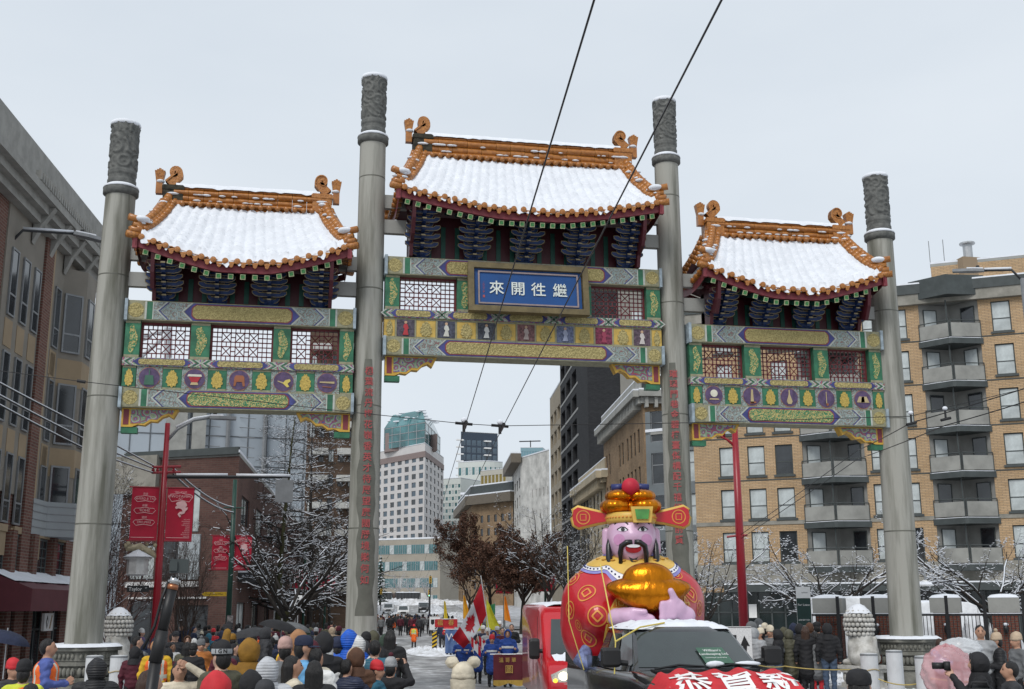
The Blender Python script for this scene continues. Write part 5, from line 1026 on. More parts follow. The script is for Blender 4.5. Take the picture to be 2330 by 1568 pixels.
def tree(name, label, x, s, h, kind, seed, bark=BARK, twig=None, r0=.14, snow=.5, dots=0, lean=(0, 0), group=None, loc=None, spread=1.0, dens=1.0):
    G = np.random.default_rng(seed); p0 = loc or stand(x, s); root = thing(name, label, 'tree', p0, group=group); tubes = []; snw = []; tips = []
    def nrm(v): return v / (np.linalg.norm(v, axis=-1, keepdims=True) + 1e-9)
    def grow(P, D, L_, r, n, wob, up, taper=.78, sides=3, sf=.5):
        pts = np.empty((len(P), n + 1, 3)); pts[:, 0] = P; D = nrm(D)
        for i in range(n): D = nrm(D + G.uniform(-wob, wob, D.shape) + np.array([0, 0, up])); pts[:, i + 1] = pts[:, i] + D * (L_ / n)[:, None]
        rad = np.maximum(.0042, r[:, None] * (1 - taper * np.arange(n + 1) / n)); tubes.append(np_tubes(pts, rad, sides))
        d = nrm(pts[:, 1:] - pts[:, :-1]); ok = (np.abs(d[..., 2]) < .72) & (G.random(d.shape[:2]) < snow * sf)
        if ok.any():
            rs = np.clip(rad[:, :-1][ok], .008, .03) * .95 + .003; lift = np.zeros((len(rs), 1, 3)); lift[:, 0, 2] = rad[:, :-1][ok] + rs * .2
            snw.append(np_tubes(np.stack([pts[:, :-1][ok], pts[:, 1:][ok]], 1) + lift, np.stack([rs, rs * .9], 1), 4))
        return pts, rad
    def kids(pts, rad, L_, cnt, ang, t0=.2, flat=0):
        cnt = max(2, int(cnt * dens)); N_, K_ = rad.shape; t = t0 + (1 - t0) * (np.arange(cnt)[None] + G.random((N_, cnt))) / cnt; f = t * (K_ - 1); i = np.minimum(f.astype(int), K_ - 2); w_ = (f - i)[..., None]; n_ = np.arange(N_)[:, None]
        P = pts[n_, i] * (1 - w_) + pts[n_, i + 1] * w_; d = nrm(pts[n_, i + 1] - pts[n_, i]); q = nrm(np.cross(d, nrm(G.normal(size=d.shape)))); q[..., 2] *= (1 - flat); q = nrm(q); a = ang * G.uniform(.7, 1.3, t.shape)[..., None]
        return P.reshape(-1, 3), (d * np.cos(a) + q * np.sin(a)).reshape(-1, 3), (L_[:, None] * (1.08 - .6 * t) * G.uniform(.6, 1.2, t.shape)).ravel(), np.maximum(.0055, rad[n_, i] * .55).ravel()
    A_ = np.array; up3 = A_([[lean[0], lean[1], 1.]])
    th_, tn = {'spread': (.26, 8), 'tiered': (1., 60), 'vase': (.27, 8), 'round': (.34, 12), 'fan': (0, 20)}[kind]
    if kind == 'fan': a = G.uniform(0, 6.28, tn); P = G.uniform(-.15, .15, (tn, 3)); P[:, 2] = 0; D = np.stack([np.cos(a) * .4 * spread, np.sin(a) * .4 * spread, np.ones(tn)], 1); Ls = h * G.uniform(.65, 1, tn); rr = np.full(tn, r0)
    else:
        tp, tr = grow(np.zeros((1, 3)), up3, A_([h * th_]), A_([r0]), 10, .05 if kind == 'tiered' else .10, .1, .85 if kind == 'tiered' else .3, 9); tubes_t = tubes.pop(); a = 6.2832 * np.arange(tn) / tn * (1 if kind != 'tiered' else 2.4 * tn / 6.2832) + G.random(tn) * .6
        if kind == 'tiered': t = np.linspace(.14, .98, tn); i = np.minimum((t * 10).astype(int), 9); P = tp[0, i] + (tp[0, i + 1] - tp[0, i]) * (t * 10 - i)[:, None]; D = np.stack([np.cos(a), np.sin(a), G.uniform(0, .35, tn)], 1); Ls = spread * h * .32 * (1.08 - .8 * t) * G.uniform(.7, 1.15, tn); rr = np.maximum(.012, tr[0, i] * .38)
        else:
            P = tp[0, G.integers(7, 11, tn)]; z = {'spread': G.uniform(.25, .95, tn), 'vase': G.uniform(.8, 1.3, tn), 'round': G.uniform(.25, 1.5, tn)}[kind]; k = {'spread': 1., 'vase': .55, 'round': .75}[kind] * spread
            D = np.stack([np.cos(a) * k, np.sin(a) * k, z], 1); Ls = h * {'spread': .62, 'vase': .68, 'round': .52}[kind] * G.uniform(.75, 1.12, tn); rr = np.full(tn, r0 * .5)
        v_, f_ = tubes_t; obj('trunk', np_mesh('trunk', v_, f_, [bark]), root)
    p1, q1 = grow(P, D, Ls, rr, 8, .14, .02 if kind != 'tiered' else -.005, .8, 4, 2.0)
    if kind in ('tiered',): p2, q2 = grow(*[u for u in kids(p1, q1, Ls * .45, 13, .8, .12, .5)], 4, .2, .0, sf=1.2); tips.append(p2); p3, q3 = grow(*kids(p2, q2, np.full(len(p2), .35), 4, .8), 2, .25, 0); tips.append(p3)
    else:
        k2 = kids(p1, q1, Ls * .45, 9, .75 if kind != 'fan' else .4); p2, q2 = grow(*k2, 5, .2, .03, sf=1.6); k3 = kids(p2, q2, k2[2] * .5, 6, .75 if kind != 'fan' else .5); p3, q3 = grow(*k3, 3, .25, .03); tips.append(p3)
        k4 = kids(p3, q3, k3[2] * .55, 3, .8); p4, q4 = grow(*k4, 2, .3, .02); tips.append(p4)
    v_, f_ = join_tubes(tubes); c = obj('crown', np_mesh('crown', v_, f_, [twig or TWIG], None, False), root); T_ = np.concatenate([t.reshape(-1, 3) for t in tips])
    if kind == 'round':
        n_ = 26000; p = T_[G.integers(0, len(T_), n_)] + G.normal(0, .16, (n_, 3)); a = nrm(G.normal(size=(n_, 3))) * .075; b = nrm(np.cross(a, G.normal(size=(n_, 3)))) * .05
        lo = obj('dry_leaves', np_mesh('dry_leaves', np.stack([p - a - b, p + a - b, p + a + b, p - a + b], 1).reshape(-1, 3), np.arange(n_ * 4).reshape(-1, 4), [BROWNLEAF], None, False), c); lo['kind'] = 'stuff'
    if dots:
        p = T_[G.integers(0, len(T_), dots)]; d = nrm(G.normal(size=(dots, 3)) * A_([1, 1, .25])) * G.uniform(.03, .07, (dots, 1)); r = G.uniform(.008, .021, (dots, 1)); snw.append(np_tubes(np.stack([p - d, p, p + d], 1) + A_([0, 0, .015]), np.concatenate([r * .3, r, r * .3], 1), 4))
    if snw: v_, f_ = join_tubes(snw); so_ = obj('branch_snow', np_mesh('branch_snow', v_, f_, [SNOW], None, False), c); so_['kind'] = 'stuff'
    return root
tree('street_tree', 'bare tree with mossy trunk and long snowy limbs beside the inner left pillar', 652, 47, 8.6, 'vase', 3, BARKG, BARK, .26, .38, 900, spread=2.1)
tree('street_tree', 'tall straight bare tree whose level limbs carry snow, left of two', 628, 36, 14.8, 'tiered', 5, BARKG, BARK, .22, .2, 300, spread=1.4, dens=1.35)
tree('street_tree', 'tall straight bare tree with level snowy limbs, right of two, before brown tower', 702, 33, 15.8, 'tiered', 6, BARK, BARK, .22, .2, 300, spread=1.4, dens=1.35)
tree('street_tree', 'upright many-stemmed bare shrub tree before the plum brick shop window', 418, 47, 6.4, 'fan', 8, TWIG, TWIG, .028, .03, 0, spread=.8)
tree('street_tree', 'reddish bare twiggy tree with snow flecks right behind outer left pillar', 244, 44, 8.0, 'fan', 9, TWIG, mat('reddish_twig', (.07, .032, .026), .9), .03, .06, 500, spread=1.0)
tree('street_tree', 'bare tree with snow flecks squeezed between brick bay building and left pillar', 172, 50, 10.0, 'fan', 10, TWIG, BARK, .03, .12, 900, spread=.5)
tree('street_tree', 'round tree still holding dry brown leaves in the middle of the street view', 1118, 21, 14.2, 'round', 12, BARK, TWIG, .22, .12, 700, spread=1.3)
tree('street_tree', 'second dry-leaved tree, smaller, right of the round brown one', 1186, 25, 10.5, 'round', 13, BARK, TWIG, .2, .12, 400, spread=1.1)
tree('street_tree', 'fine dark twiggy tree left of the round brown-leaved tree', 1066, 17, 12.5, 'vase', 16, BARK, TWIG, .2, .1, 300, spread=1.5)
tree('street_tree', 'dark bare spreading tree between brown-leaved tree and inflatable', 1236, 27, 13.5, 'vase', 14, BARK, BARK, .18, .22, 900, spread=1.2)
tree('street_tree', 'thin dark bare tree before the cream arcade building', 1300, 30, 10.0, 'vase', 15, BARK, BARK, .14, .2, 500, spread=1.1)
tree('street_tree', 'bare snowy tree behind the right shoulder of the inflatable', 1612, 44, 8.0, 'vase', 17, BARK, BARK, .13, .3, 1200, spread=1.2)
tree('street_tree', 'low spreading tree thick with snow before yellow apartments, left of right pillar', 1886, 50, 8.6, 'spread', 21, BARK, BARK, .17, .4, 2600, spread=1.05)
tree('street_tree', 'low spreading tree thick with snow right of the outer right pillar', 2262, 52, 8.8, 'spread', 22, BARK, BARK, .17, .4, 2800, spread=1.05)
for i, (x, s, h) in enumerate(((728, 27, 11), (748, 22, 11.5), (768, 18, 12))): tree('street_tree', ['nearest', 'middle', 'farthest'][i] + ' of three slender dark bare trees in a row left of the inner left pillar', x, s, h, 'vase', 30 + i, BARK, BARK, .16, .2, 200, group='dark street trees in a row')
for i, (x, s, h) in enumerate(((905, 8.2, 9), (935, 7.6, 9), (968, 8.0, 8))): tree('street_tree', ['left', 'middle', 'right'][i] + ' of three frosted white trees before the banded glass office', x, s, h, 'vase', 40 + i, BARK, mat('frosted_twig', (.4, .4, .41)), .2, .5, 300, group='frosted trees before the office', dens=.7)
fir = thing('fir_tree', 'snow laden dark fir tree at the left edge of the far street', 'tree', stand(864, 9.5)); f_ = MB(); fs = MB(); R2 = random.Random(4)
for k in range(14):
    z = 1.2 + k * .78; r = 2.3 * (1 - k / 14.5)
    for j in range(18): a = R2.uniform(0, 6.28); p = Vector((math.cos(a) * r, math.sin(a) * r, z - .35)); q = Vector((0, 0, z + .5)); b = Vector((-math.sin(a), math.cos(a), 0)) * .35; f_.add([q, p - b, p + b], [(0, 1, 2)]); fs.add([q + Vector((0, 0, .1)), (p - b * .6).lerp(q, .1) + Vector((0, 0, .12)), (p + b * .6).lerp(q, .2) + Vector((0, 0, .12))], [(0, 1, 2)]) if R2.random() < .5 else None
f_.build('crown', NEEDLE, fir); t_ = MB(); t_.tube([(0, 0, 0), (0, 0, 12)], [.25, .05], 6); t_.build('trunk', BARK, fir); o_ = fs.build('branch_snow', SNOW, fir); o_['kind'] = 'stuff'
# ================================================================ lamp posts, banners, signs
REDP = mat('red_post_paint', (.27, .008, .018), .35, .1, 2, spec=.5); GREENP = mat('dark_green_post', (.012, .05, .035), .4); BAN = mat('red_banner_cloth', (.42, .008, .035), .6, .1, 1.2); PINK = mat('banner_pink_print', (.68, .42, .42), .6); 
def xvec(p):                    # picture-right along the ground at p
    d = Vector((p[0] - CAM[0], p[1] - CAM[1], 0)).normalized(); return Vector((d.y, -d.x, 0))
def faceM(p, loc=(0, 0, 0)):    # local axes turned to the photographer
    u = xvec(p); return Matrix(((u.x, -u.y, 0, loc[0]), (u.y, u.x, 0, loc[1]), (0, 0, 1, loc[2]), (0, 0, 0, 1)))
DRG = [(-.05, .42), (.06, .47), (.17, .43), (.25, .33), (.28, .2), (.2, .1), (.32, .12), (.3, .0), (.22, -.08), (.18, -.2), (.06, -.26), (-.04, -.24), (.04, -.34), (.0, -.42), (-.06, -.36), (-.12, -.24), (-.02, -.12), (.1, -.1), (.04, .02), (-.08, .06), (-.2, .02), (-.24, .12), (-.16, .2), (-.22, .3), (-.14, .4)]
def banner(root, M, w, h, kind, full=True):
    b = MB(); b.grid(lambda u, v: M @ Vector((w * u, .05 * math.sin(u * 5 + v * 3) * math.sin(math.pi * v), h * v)), 8, 14)
    o = b.build('banner', BAN, root, True)
    for z in (0, h): e = MB(); e.tube([M @ Vector((-.1, 0, z)), M @ Vector((w, 0, z))], .028, 6); e.build('banner_rod', REDP, o)
    if not full:
        e = MB(); e.prism([(w * .5 + a * w * .9, h * .58 + c * h * .42) for a, c in DRG], lambda a, c, t: M @ Vector((a, t, c)), -.07, -.062, 0); e.build('banner_print', PINK, o); return o
    T = lambda x, z: M @ Matrix.Translation((x, -.075, z))
    def cart(z, ww, hh):
        e = MB(); pts = [(-.5, .0), (-.42, .32), (-.2, .36), (0, .5), (.2, .36), (.42, .32), (.5, 0), (.36, -.5), (0, -.32), (-.36, -.5)]
        q = [T(w / 2 + a * ww, z + c * hh) @ Vector((0, 0, 0)) for a, c in pts]; e.tube(q + [q[0]], .011, 4, 0, False); e.build('cartouche_line', PINK, o)
    if kind == 'list':
        for z, t, c in ((.78, 'EAT & DRINK', '食飲'), (.56, 'SHOP', '購物'), (.34, 'EXPLORE', '探索')):
            cart(h * z, w * .8, h * .12); obj('banner_text', text_mesh(t, .115 if len(t) > 6 else .14, PINK, mirror=True), o, M=T(w / 2, h * z)); obj('banner_text', text_mesh(c, .09, PINK, mirror=True), o, M=T(w / 2, h * (z + .09)))
    else:
        cart(h * .82, w * .9, h * .17)
        for t, z, s_ in (('SINCE 1887', .915, .085), ('CHINATOWN', .835, .135), ('YVR', .785, .085)): obj('banner_text', text_mesh(t, s_, PINK, mirror=True), o, M=T(w / 2, h * z))
        e = MB(); e.prism([(w * .52 + a * w * .85, h * .59 + c * h * .36) for a, c in DRG], lambda a, c, t: M @ Vector((a, t, c)), -.08, -.072, 0); e.build('dragon_print', PINK, o)
        for k, t in enumerate(('TAYLOR', 'SHANGHAI', 'CARRALL', 'COLUMBIA', 'MAIN', 'GORE', 'KEEFER', 'GEORGIA', 'DUNSMUIR', 'PENDER')): obj('banner_text', text_mesh(t, .058, PINK, mirror=True, align='LEFT'), o, M=T(w * .9, h * (.40 - .035 * k)))
    e = MB(); e.add([M @ Vector(p) for p in [(w * .05, -.06, h * .055), (w * .9, -.06, h * .055), (w * .9, -.06, h * .065), (w * .05, -.06, h * .065)]], [(0, 1, 2, 3)]); e.build('banner_text', PINK, o)
    return o
def led_head(root, M, L_=1.0, m=GREY):
    b = MB(); b.prism([(0, -.10), (L_ * .35, -.19), (L_, -.13), (L_, .13), (L_ * .35, .19), (0, .10)], lambda a, c, h: M @ Vector((a, c, h)), -.05, .06, 0); b.build('lamp_head', m, root)
    b = MB(); b.prism([(.05, -.1), (L_ * .5, -.17), (L_ * .55, .17), (.05, .1)], lambda a, c, h: M @ Vector((a, c, h)), .062, .11, 0); b.build('head_snow', SNOW, root); b = MB(); b.lathe([(.07, .06), (.07, .2), (.03, .22)], 10, 0, M @ Vector((L_ * .2, 0, 0))); b.build('photocell', BLACK, root)
# red lamp post on the left
p = stand(345, 66); lp = thing('lamp_post', 'red lamp post with two red banners behind the left bay of the gate', 'lamp post', p, group=None); M = faceM(p)
b = MB(); b.tube([(0, 0, 0), (0, 0, 4), (0, 0, 8.95)], [.155, .125, .09], 14); b.build('post', REDP, lp, True); b = MB(); b.tube([M @ Vector(q) for q in ((0, 0, 8.3), (.35, 0, 8.75), (.9, 0, 9.1), (1.5, 0, 9.22))], [.06, .055, .05, .05], 8); b.build('lamp_arm', GREY, lp, True); led_head(lp, M @ Matrix.Translation((1.45, 0, 9.22)), .95)
b = MB(); b.tube([M @ Vector(q) for q in ((.3, 0, 8.83), (.9, 0, 9.17), (1.5, 0, 9.29))], .05, 6); b.build('arm_snow', SNOW, lp, True)
banner(lp, M @ Matrix.Translation((.14, 0, 4.75)), .92, 1.88, 'dragon'); banner(lp, M @ Matrix.Translation((-1.06, 0, 4.75)), .92, 1.88, 'list')
b = MB(); b.tube([M @ Vector((0, 0, 7.02)), M @ Vector((4.45, 0, 7.12))], [.075, .045], 8); b.build('signal_arm', BLACK, lp); b = MB(); b.tube([M @ Vector((.4, 0, 7.10)), M @ Vector((2.2, 0, 7.15))], .06, 6); b.tube([M @ Vector((2.5, 0, 7.15)), M @ Vector((4.45, 0, 7.18))], .06, 6); b.build('arm_snow', SNOW, lp, True)
b = MB(); b.box((0, 0, 0), (.62, .28, .80)); b.box((0, -.02, .43), (.2, .2, .1)); b.build('signal_back', GREY, lp, M=M @ Matrix.Translation((4.25, 0, 6.6)))
b = MB()
for z in (7.35, 7.15): b.tube([M @ Vector((-.45, 0, z)), M @ Vector((.55, 0, z + .05))], .05, 6)
for x in (-.4, -.25, .3): b.lathe([(.04, 0), (.07, .05), (.03, .1), (.06, .15), (.02, .2)], 8, 0, M @ Vector((x, 0, 7.2)))
b.build('wire_bracket', REDP, lp)
b = MB(); b.lathe([(.05, .78), (.5, .60), (.46, .56), (.36, .54), (.36, .05), (.42, .03), (.30, 0), (.05, -.02)], 8, 0, M @ Vector((-.72, 0, 3.55)));
ln = b.build('hanging_lantern', mat('lantern_glass', (.5, .5, .49), .4, .15, 6), lp); b = MB(); b.lathe([(.06, .82), (.52, .63), (.45, .66), (.05, .9)], 8, 0, M @ Vector((-.72, 0, 3.55))); b.build('lantern_snow', SNOW, ln)
b = MB(); R3 = random.Random(2)
b.tube([M @ Vector((0, 0, 4.1)), M @ Vector((-.3, 0, 4.35)), M @ Vector((-.7, 0, 4.55)), M @ Vector((-1.1, 0, 4.45)), M @ Vector((-1.2, 0, 4.65))], [.05, .1, .13, .09, .03], 8)
for k in range(16): b.ball(M @ Vector((-.1 - k * .07, R3.uniform(-.1, .1), 4.4 + R3.uniform(-.15, .25))), R3.uniform(.04, .09), 0, 6, 4)
b.build('dragon_bracket', mat('pale_bronze', (.34, .29, .19), .5, .3, 6), lp, True)
b = MB(); b.bb((-1.02, -.02, 2.98), (-.28, .0, 3.2), 0); b.bb((-.28, -.015, 3.05), (0, -.005, 3.12), 0); sgn = b.build('street_sign', BLACK, lp, M=M); obj('sign_lettering', text_mesh('Taylor', .17, WHITE), sgn, M=Matrix.Translation((-.74, -.026, 3.08))); obj('sign_lettering', text_mesh('ST', .07, WHITE), sgn, M=Matrix.Translation((-.38, -.026, 3.12)))
# green pole with smaller banners
p = stand(515, 47); gp = thing('banner_post', 'dark green post with two red banners and a yellow arrow sign', 'post', p); M = faceM(p)
b = MB(); b.tube([(0, 0, 0), (0, 0, 8.7)], [.15, .10], 12); b.build('post', GREENP, gp, True); banner(gp, M @ Matrix.Translation((.13, 0, 4.25)), .82, 1.68, 'dragon'); banner(gp, M @ Matrix.Translation((-.95, 0, 4.25)), .82, 1.68, 'list')
b = MB(); b.tube([M @ Vector((-.5, 0, 7.3)), M @ Vector((.5, 0, 7.3))], .04, 6); b.build('cross_arm', GREENP, gp)
b = MB(); b.prism([(-.15, 3.0), (-1.2, 3.0), (-1.32, 3.1), (-1.2, 3.2), (-.15, 3.2)], lambda a, c, h: M @ Vector((a, h, c)), -.03, 0, 0); ys = b.build('arrow_sign', mat('sign_yellow', (.6, .38, .02), .5), gp); obj('sign_lettering', text_mesh('International Village', .1, BLACK), ys, M=M @ Matrix.Translation((-.7, -.036, 3.1)))
# red post on the right with scroll bracket
p = stand(1697, 60); rp = thing('lamp_post', 'tall plain red post with scroll bracket below the right bay', 'lamp post', p); M = faceM(p)
b = MB(); b.tube([(0, 0, 0), (0, 0, 5), (0, 0, 9.35)], [.20, .16, .12], 14); b.build('post', REDP, rp, True)
b = MB(); b.tube([M @ Vector(q) for q in ((0, 0, 8.55), (-.3, 0, 8.85), (-.65, 0, 9.05), (-1.0, 0, 9.12))], [.06, .05, .05, .04], 8); b.tube([M @ Vector(q) for q in ((-.65, 0, 9.3), (0, 0, 9.35), (.12, 0, 9.5), (.14, 0, 9.9))], .045, 8); b.tube([M @ Vector(q) for q in ((-.42, 0, 8.95), (-.42, 0, 9.6))], .05, 8); b.build('scroll_bracket', REDP, rp, True); b = MB(); b.tube([M @ Vector(q) for q in ((-.5, 0, 5.05), (0, 0, 5.1), (.3, 0, 5.1))], .05, 6); b.build('wire_bracket', REDP, rp)
# distant banner posts
for i, (x, s, k) in enumerate(((688, 27, 'dragon'), (737, 23, 'dragon'), (756, 19, 'dragon'), (1147, 20, 'list'), (1241, 24, 'list'))):
    p = stand(x, s); o = thing('banner_post', ['dark post with red dragon banner, nearest of the far row left of pillar', 'dark post with red dragon banner, middle of the far row left of pillar', 'dark post with red dragon banner, last of the far row left of pillar', 'dark post with red banner among the brown-leaved tree twigs', 'dark post with red banners left of the inflatable'][i], 'post', p); M = faceM(p)
    b = MB(); b.tube([(0, 0, 0), (0, 0, 7.5)], [.12, .08], 8); b.build('post', GREENP, o); banner(o, M @ Matrix.Translation((.12, 0, 3.9)), .85, 1.7, k, False); banner(o, M @ Matrix.Translation((-.97, 0, 3.9)), .85, 1.7, k, False)
# street lights reaching in from both frame edges
for x, s, yt, sg, lab in ((-75, 74, 455, 1, 'grey street light with snowy arm reaching in from the left edge'), (2420, 62, 572, -1, 'grey street light head reaching in from the right edge')):
    p = stand(x, s); o = thing('street_light', lab, 'street light', p); M = faceM(p); h = zof(yt, s)
    b = MB(); b.tube([(0, 0, 0), (0, 0, h - .5)], [.14, .09], 10); b.build('post', GREY, o); b = MB(); e = 1.95 if sg > 0 else 1.35; b.tube([M @ Vector((0, 0, h - .6)), M @ Vector((sg * .35, 0, h - .1)), M @ Vector((sg * e, 0, h))], .05, 8); b.build('lamp_arm', DARK, o, True)
    b = MB(); b.tube([M @ Vector((sg * .35, 0, h - .03)), M @ Vector((sg * e, 0, h + .06))], .055, 8); b.build('arm_snow', SNOW, o, True); led_head(o, M @ Matrix.Translation((sg * e, 0, h)) @ Matrix.Rotation(0 if sg > 0 else math.pi, 4, 'Z') @ Matrix.Rotation(R_(8 if sg > 0 else -6), 4, 'Y'), 1.42 if sg > 0 else 1.2)
def plate_sign(root, M, w, h, polys, name='sign_plate', back=WHITE):
    b = MB(); b.bb((-w / 2, 0, 0), (w / 2, .02, h)); o = b.build(name, back, root, M=M)
    for q, m in polys:
        e = MB(); e.prism(q, lambda a, c, t: (a, t, c), -.008, -.002, 0); e.build('sign_mark', m, o)
    return o
def keep_right(x, s, lab, w, zb):
    p = stand(x, s); o = thing('keep_right_sign', lab, 'sign', p); M = faceM(p); b = MB(); b.tube([(0, .03, 0), (0, .03, zb + w * 1.3)], .035, 6); b.build('post', STEEL, o)
    arc = [(math.cos(t), math.sin(t)) for t in [R_(-70 + 14 * i) for i in range(8)]]
    ar = [(-.12 * w + .34 * w * a - .06 * w, .48 * w + .42 * w * c) for a, c in arc]; ar2 = [(a + .16 * w * (1 - .0), c + .02) for a, c in ar]
    curve = [(.00 * w, .18 * w), (.10 * w, .28 * w), (.16 * w, .42 * w), (.18 * w, .62 * w), (.08 * w, .60 * w), (.24 * w, .98 * w), (.42 * w, .62 * w), (.32 * w, .62 * w), (.30 * w, .40 * w), (.20 * w, .18 * w), (.06 * w, .08 * w)]
    plate_sign(o, M @ Matrix.Translation((0, -.01, zb)), w, w * 1.3, [([(-.36 * w, .62 * w), (-.36 * w, 1.0 * w), (-.04 * w, 1.0 * w), (-.04 * w, .62 * w), (-.2 * w, .5 * w)], BLACK), (curve, BLACK)] + [([(-w * .48, w * a), (w * .48, w * a), (w * .48, w * (a + .015)), (-w * .48, w * (a + .015))], BLACK) for a in (.02, 1.26)], 'sign_plate', mat('speckled_white_sign', (.6, .6, .6), .5, .15, 30))
    return o, M
keep_right(1686, 103, 'large white keep-right arrow sign behind the black pickup', .62, 1.16)
ks, M = keep_right(988, 40, 'small white keep-right arrow sign on the far snowy island', .6, 1.15)
b = MB(); b.bb((-.14, -.02, .15), (.14, .0, 1.05)); hz = b.build('hazard_marker', BLACK, ks, M=M)
for k in range(4): e = MB(); e.prism([(-.14, .2 + k * .22), (.14, .36 + k * .22), (.14, .46 + k * .22), (-.14, .3 + k * .22)], lambda a, c, t: (a, t, c), -.03, -.022, 0); e.build('hazard_stripe', mat('sign_yellow', (.6, .38, .02)), hz)
b = MB(); p = stand(942, 34); 
p = stand(674, 42); ps = thing('pedestrian_sign', 'white walking-person sign on a thin post left of the inner pillar', 'sign', p); M = faceM(p); b = MB(); b.tube([(0, .03, 0), (0, .03, 3.1)], .03, 6); b.build('post', STEEL, ps)
plate_sign(ps, M @ Matrix.Translation((0, -.01, 2.25)), .45, .85, [(disc(0, .72, .05, 10), BLACK), ([(-.05, .62), (.06, .62), (.05, .42), (.12, .18), (.07, .16), (.0, .36), (-.1, .14), (-.15, .17), (-.05, .42)], BLACK), ([(-.05, .6), (-.14, .45), (-.11, .42), (-.03, .52)], BLACK), ([(.05, .6), (.13, .46), (.10, .43), (.03, .52)], BLACK)])
p = stand(1838, 68); fl_s = thing('lease_sign', 'white and dark green for-lease sign before the apartments shopfront', 'sign', p); M = faceM(p)
b = MB(); b.tube([(.2, .05, 0), (.2, .05, 3.0)], .04, 4); b.build('post', DARK, fl_s, M=M); plate_sign(fl_s, M @ Matrix.Translation((0, 0, 1.75)), .48, 1.3, [([(-.23, .02), (.23, .02), (.23, .92), (-.23, .92)], mat('lease_green', (.015, .04, .035)))])
for t, s_, z in (('For Lease', .10, 2.45), ('604 687 7331', .07, 1.95)): obj('sign_lettering', text_mesh(t, s_, WHITE), fl_s, M=M @ Matrix.Translation((0, -.014, z)))
obj('sign_lettering', text_mesh('avison', .08, BLACK), fl_s, M=M @ Matrix.Translation((.05, -.014, 2.86)))
p = stand(2093, 60); gn = thing('gooseneck_lamp', 'white gooseneck lamp on a curved pipe right of the outer pillar', 'lamp', p); M = faceM(p); b = MB(); b.tube([M @ Vector(q) for q in [(0, 0, 0), (0, 0, 3.6)] + [(.22 - .22 * math.cos(t), 0, 3.6 + .22 * math.sin(t)) for t in [R_(15 * k) for k in range(1, 13)]] + [(.44, 0, 3.35)]], .04, 8); b.build('pipe', STEEL, gn, True); b = MB(); b.lathe([(.08, 0), (.1, -.1), (.32, -.2), (.3, -.22)], 12, 0, M @ Vector((.44, 0, 3.36))); b.build('lamp_shade', WHITE, gn); b = MB(); b.lathe([(.3, -.18), (.2, -.1), (.06, -.05)], 12, 0, M @ Vector((.44, 0, 3.37))); b.build('shade_snow', SNOW, gn)
# ================================================================ overhead wires
def wire(name, label, pts, r=.012, sag=.0, m=BLACK, n=10, snow=False, group=None):
    b = MB(); q = [Vector(p) for p in pts]; o0 = q[0].copy(); full = []
    for i in range(len(q) - 1): full += [q[i].lerp(q[i + 1], k / n) - Vector((0, 0, sag * 4 * (k / n) * (1 - k / n))) - o0 for k in range(n)]
    full.append(q[-1] - o0); b.tube(full, r, 5, 0, False); o = b.build(name, m, None, loc=o0); tag(o, label, 'wire', group)
    if snow: s = MB(); s.tube([p + Vector((0, 0, r * 1.2)) for p in full], r * .9, 5, 0, False); s.build('wire_snow', SNOW, o)
    return o
K = F_PX / 123.0; A1, A2 = at(1055, 980, K), at(1137, 985, K)
for a, lab in ((A1, 'left of the two long trolley wires running overhead down the street'), (A2, 'right of the two long trolley wires running overhead down the street')):
    wire('trolley_wire', lab, [a - SD * 26 + Vector((0, 0, .0)), a, a + SD * 38 + Vector((0, 0, -.08)), a + SD * 120], .007)
for a, nm in ((A1, 'left'), (A2, 'right')):
    o = thing('wire_hanger', 'black insulated hanger clamping the %s trolley wire to the span wire' % nm, 'hanger', a); b = MB(); b.tube([(-.16, 0, .14), (.16, 0, .12)], .028, 6); b.tube([(0, 0, .14), (.0, 0, -.02)], .03, 6); b.build('clamp', BLACK, o); b = MB(); b.tube([SD * -.9 + Vector((0, 0, .02)), SD * -.2 + Vector((0, 0, .02))], .035, 6); b.build('splice', BLACK, o); b = MB(); b.ball((0, 0, .2), (.06, .06, .05), 0, 8, 6); b.build('snow_knob', SNOW, o)
wire('span_wire', 'thin black span wire crossing in front of the whole gate', [at(-60, 836, K * .95), at(185, 868, K * .95), at(800, 938, K), A1 + Vector((0, 0, .13)), A2 + Vector((0, 0, .13)), at(1570, 962, K), at(2070, 947, K * 1.02), at(2400, 868, K * 1.04)], .007)
o = thing('wire_insulator', 'small black insulator on the span wire left of the left pillar', 'insulator', at(185, 868, K * .95)); b = MB(); b.tube([(-.07, 0, .01), (.07, 0, -.01)], .03, 6); b.build('core', BLACK, o)
for i, (x, y) in enumerate(((2072, 950), (2150, 940))): o = thing('wire_insulator', ['black insulator on the wires left of the right-hand balconies', 'black insulator on the wires over the right-hand balconies'][i], 'insulator', at(x, y, K * 1.02)); b = MB(); b.tube([(-.10, 0, -.14), (.10, 0, -.09)], .03, 6); b.tube([(0, 0, .08), (0, 0, -.12)], .02, 6); b.build('core', BLACK, o); b = MB(); b.ball((0, 0, .09), (.05, .05, .04), 0, 8, 5); b.build('snow_knob', SNOW, o)
wire('tie_wire', 'upper of two thin wires rising from the red post to the right edge', [stand(1697, 60) + Vector((0, 0, 5.1)), at(1950, 1025, 36), at(2072, 962, K * 1.15), at(2420, 855, K * 1.05)], .012, .02); wire('tie_wire', 'lower of two thin wires rising from the red post to the right edge', [stand(1697, 60) + Vector((0, 0, 4.95)), at(1950, 1045, 36), at(2150, 968, K * 1.15), at(2420, 885, K * 1.05)], .012, .02)
B0 = stand(345, 66) + Vector((0, 0, 7.3))
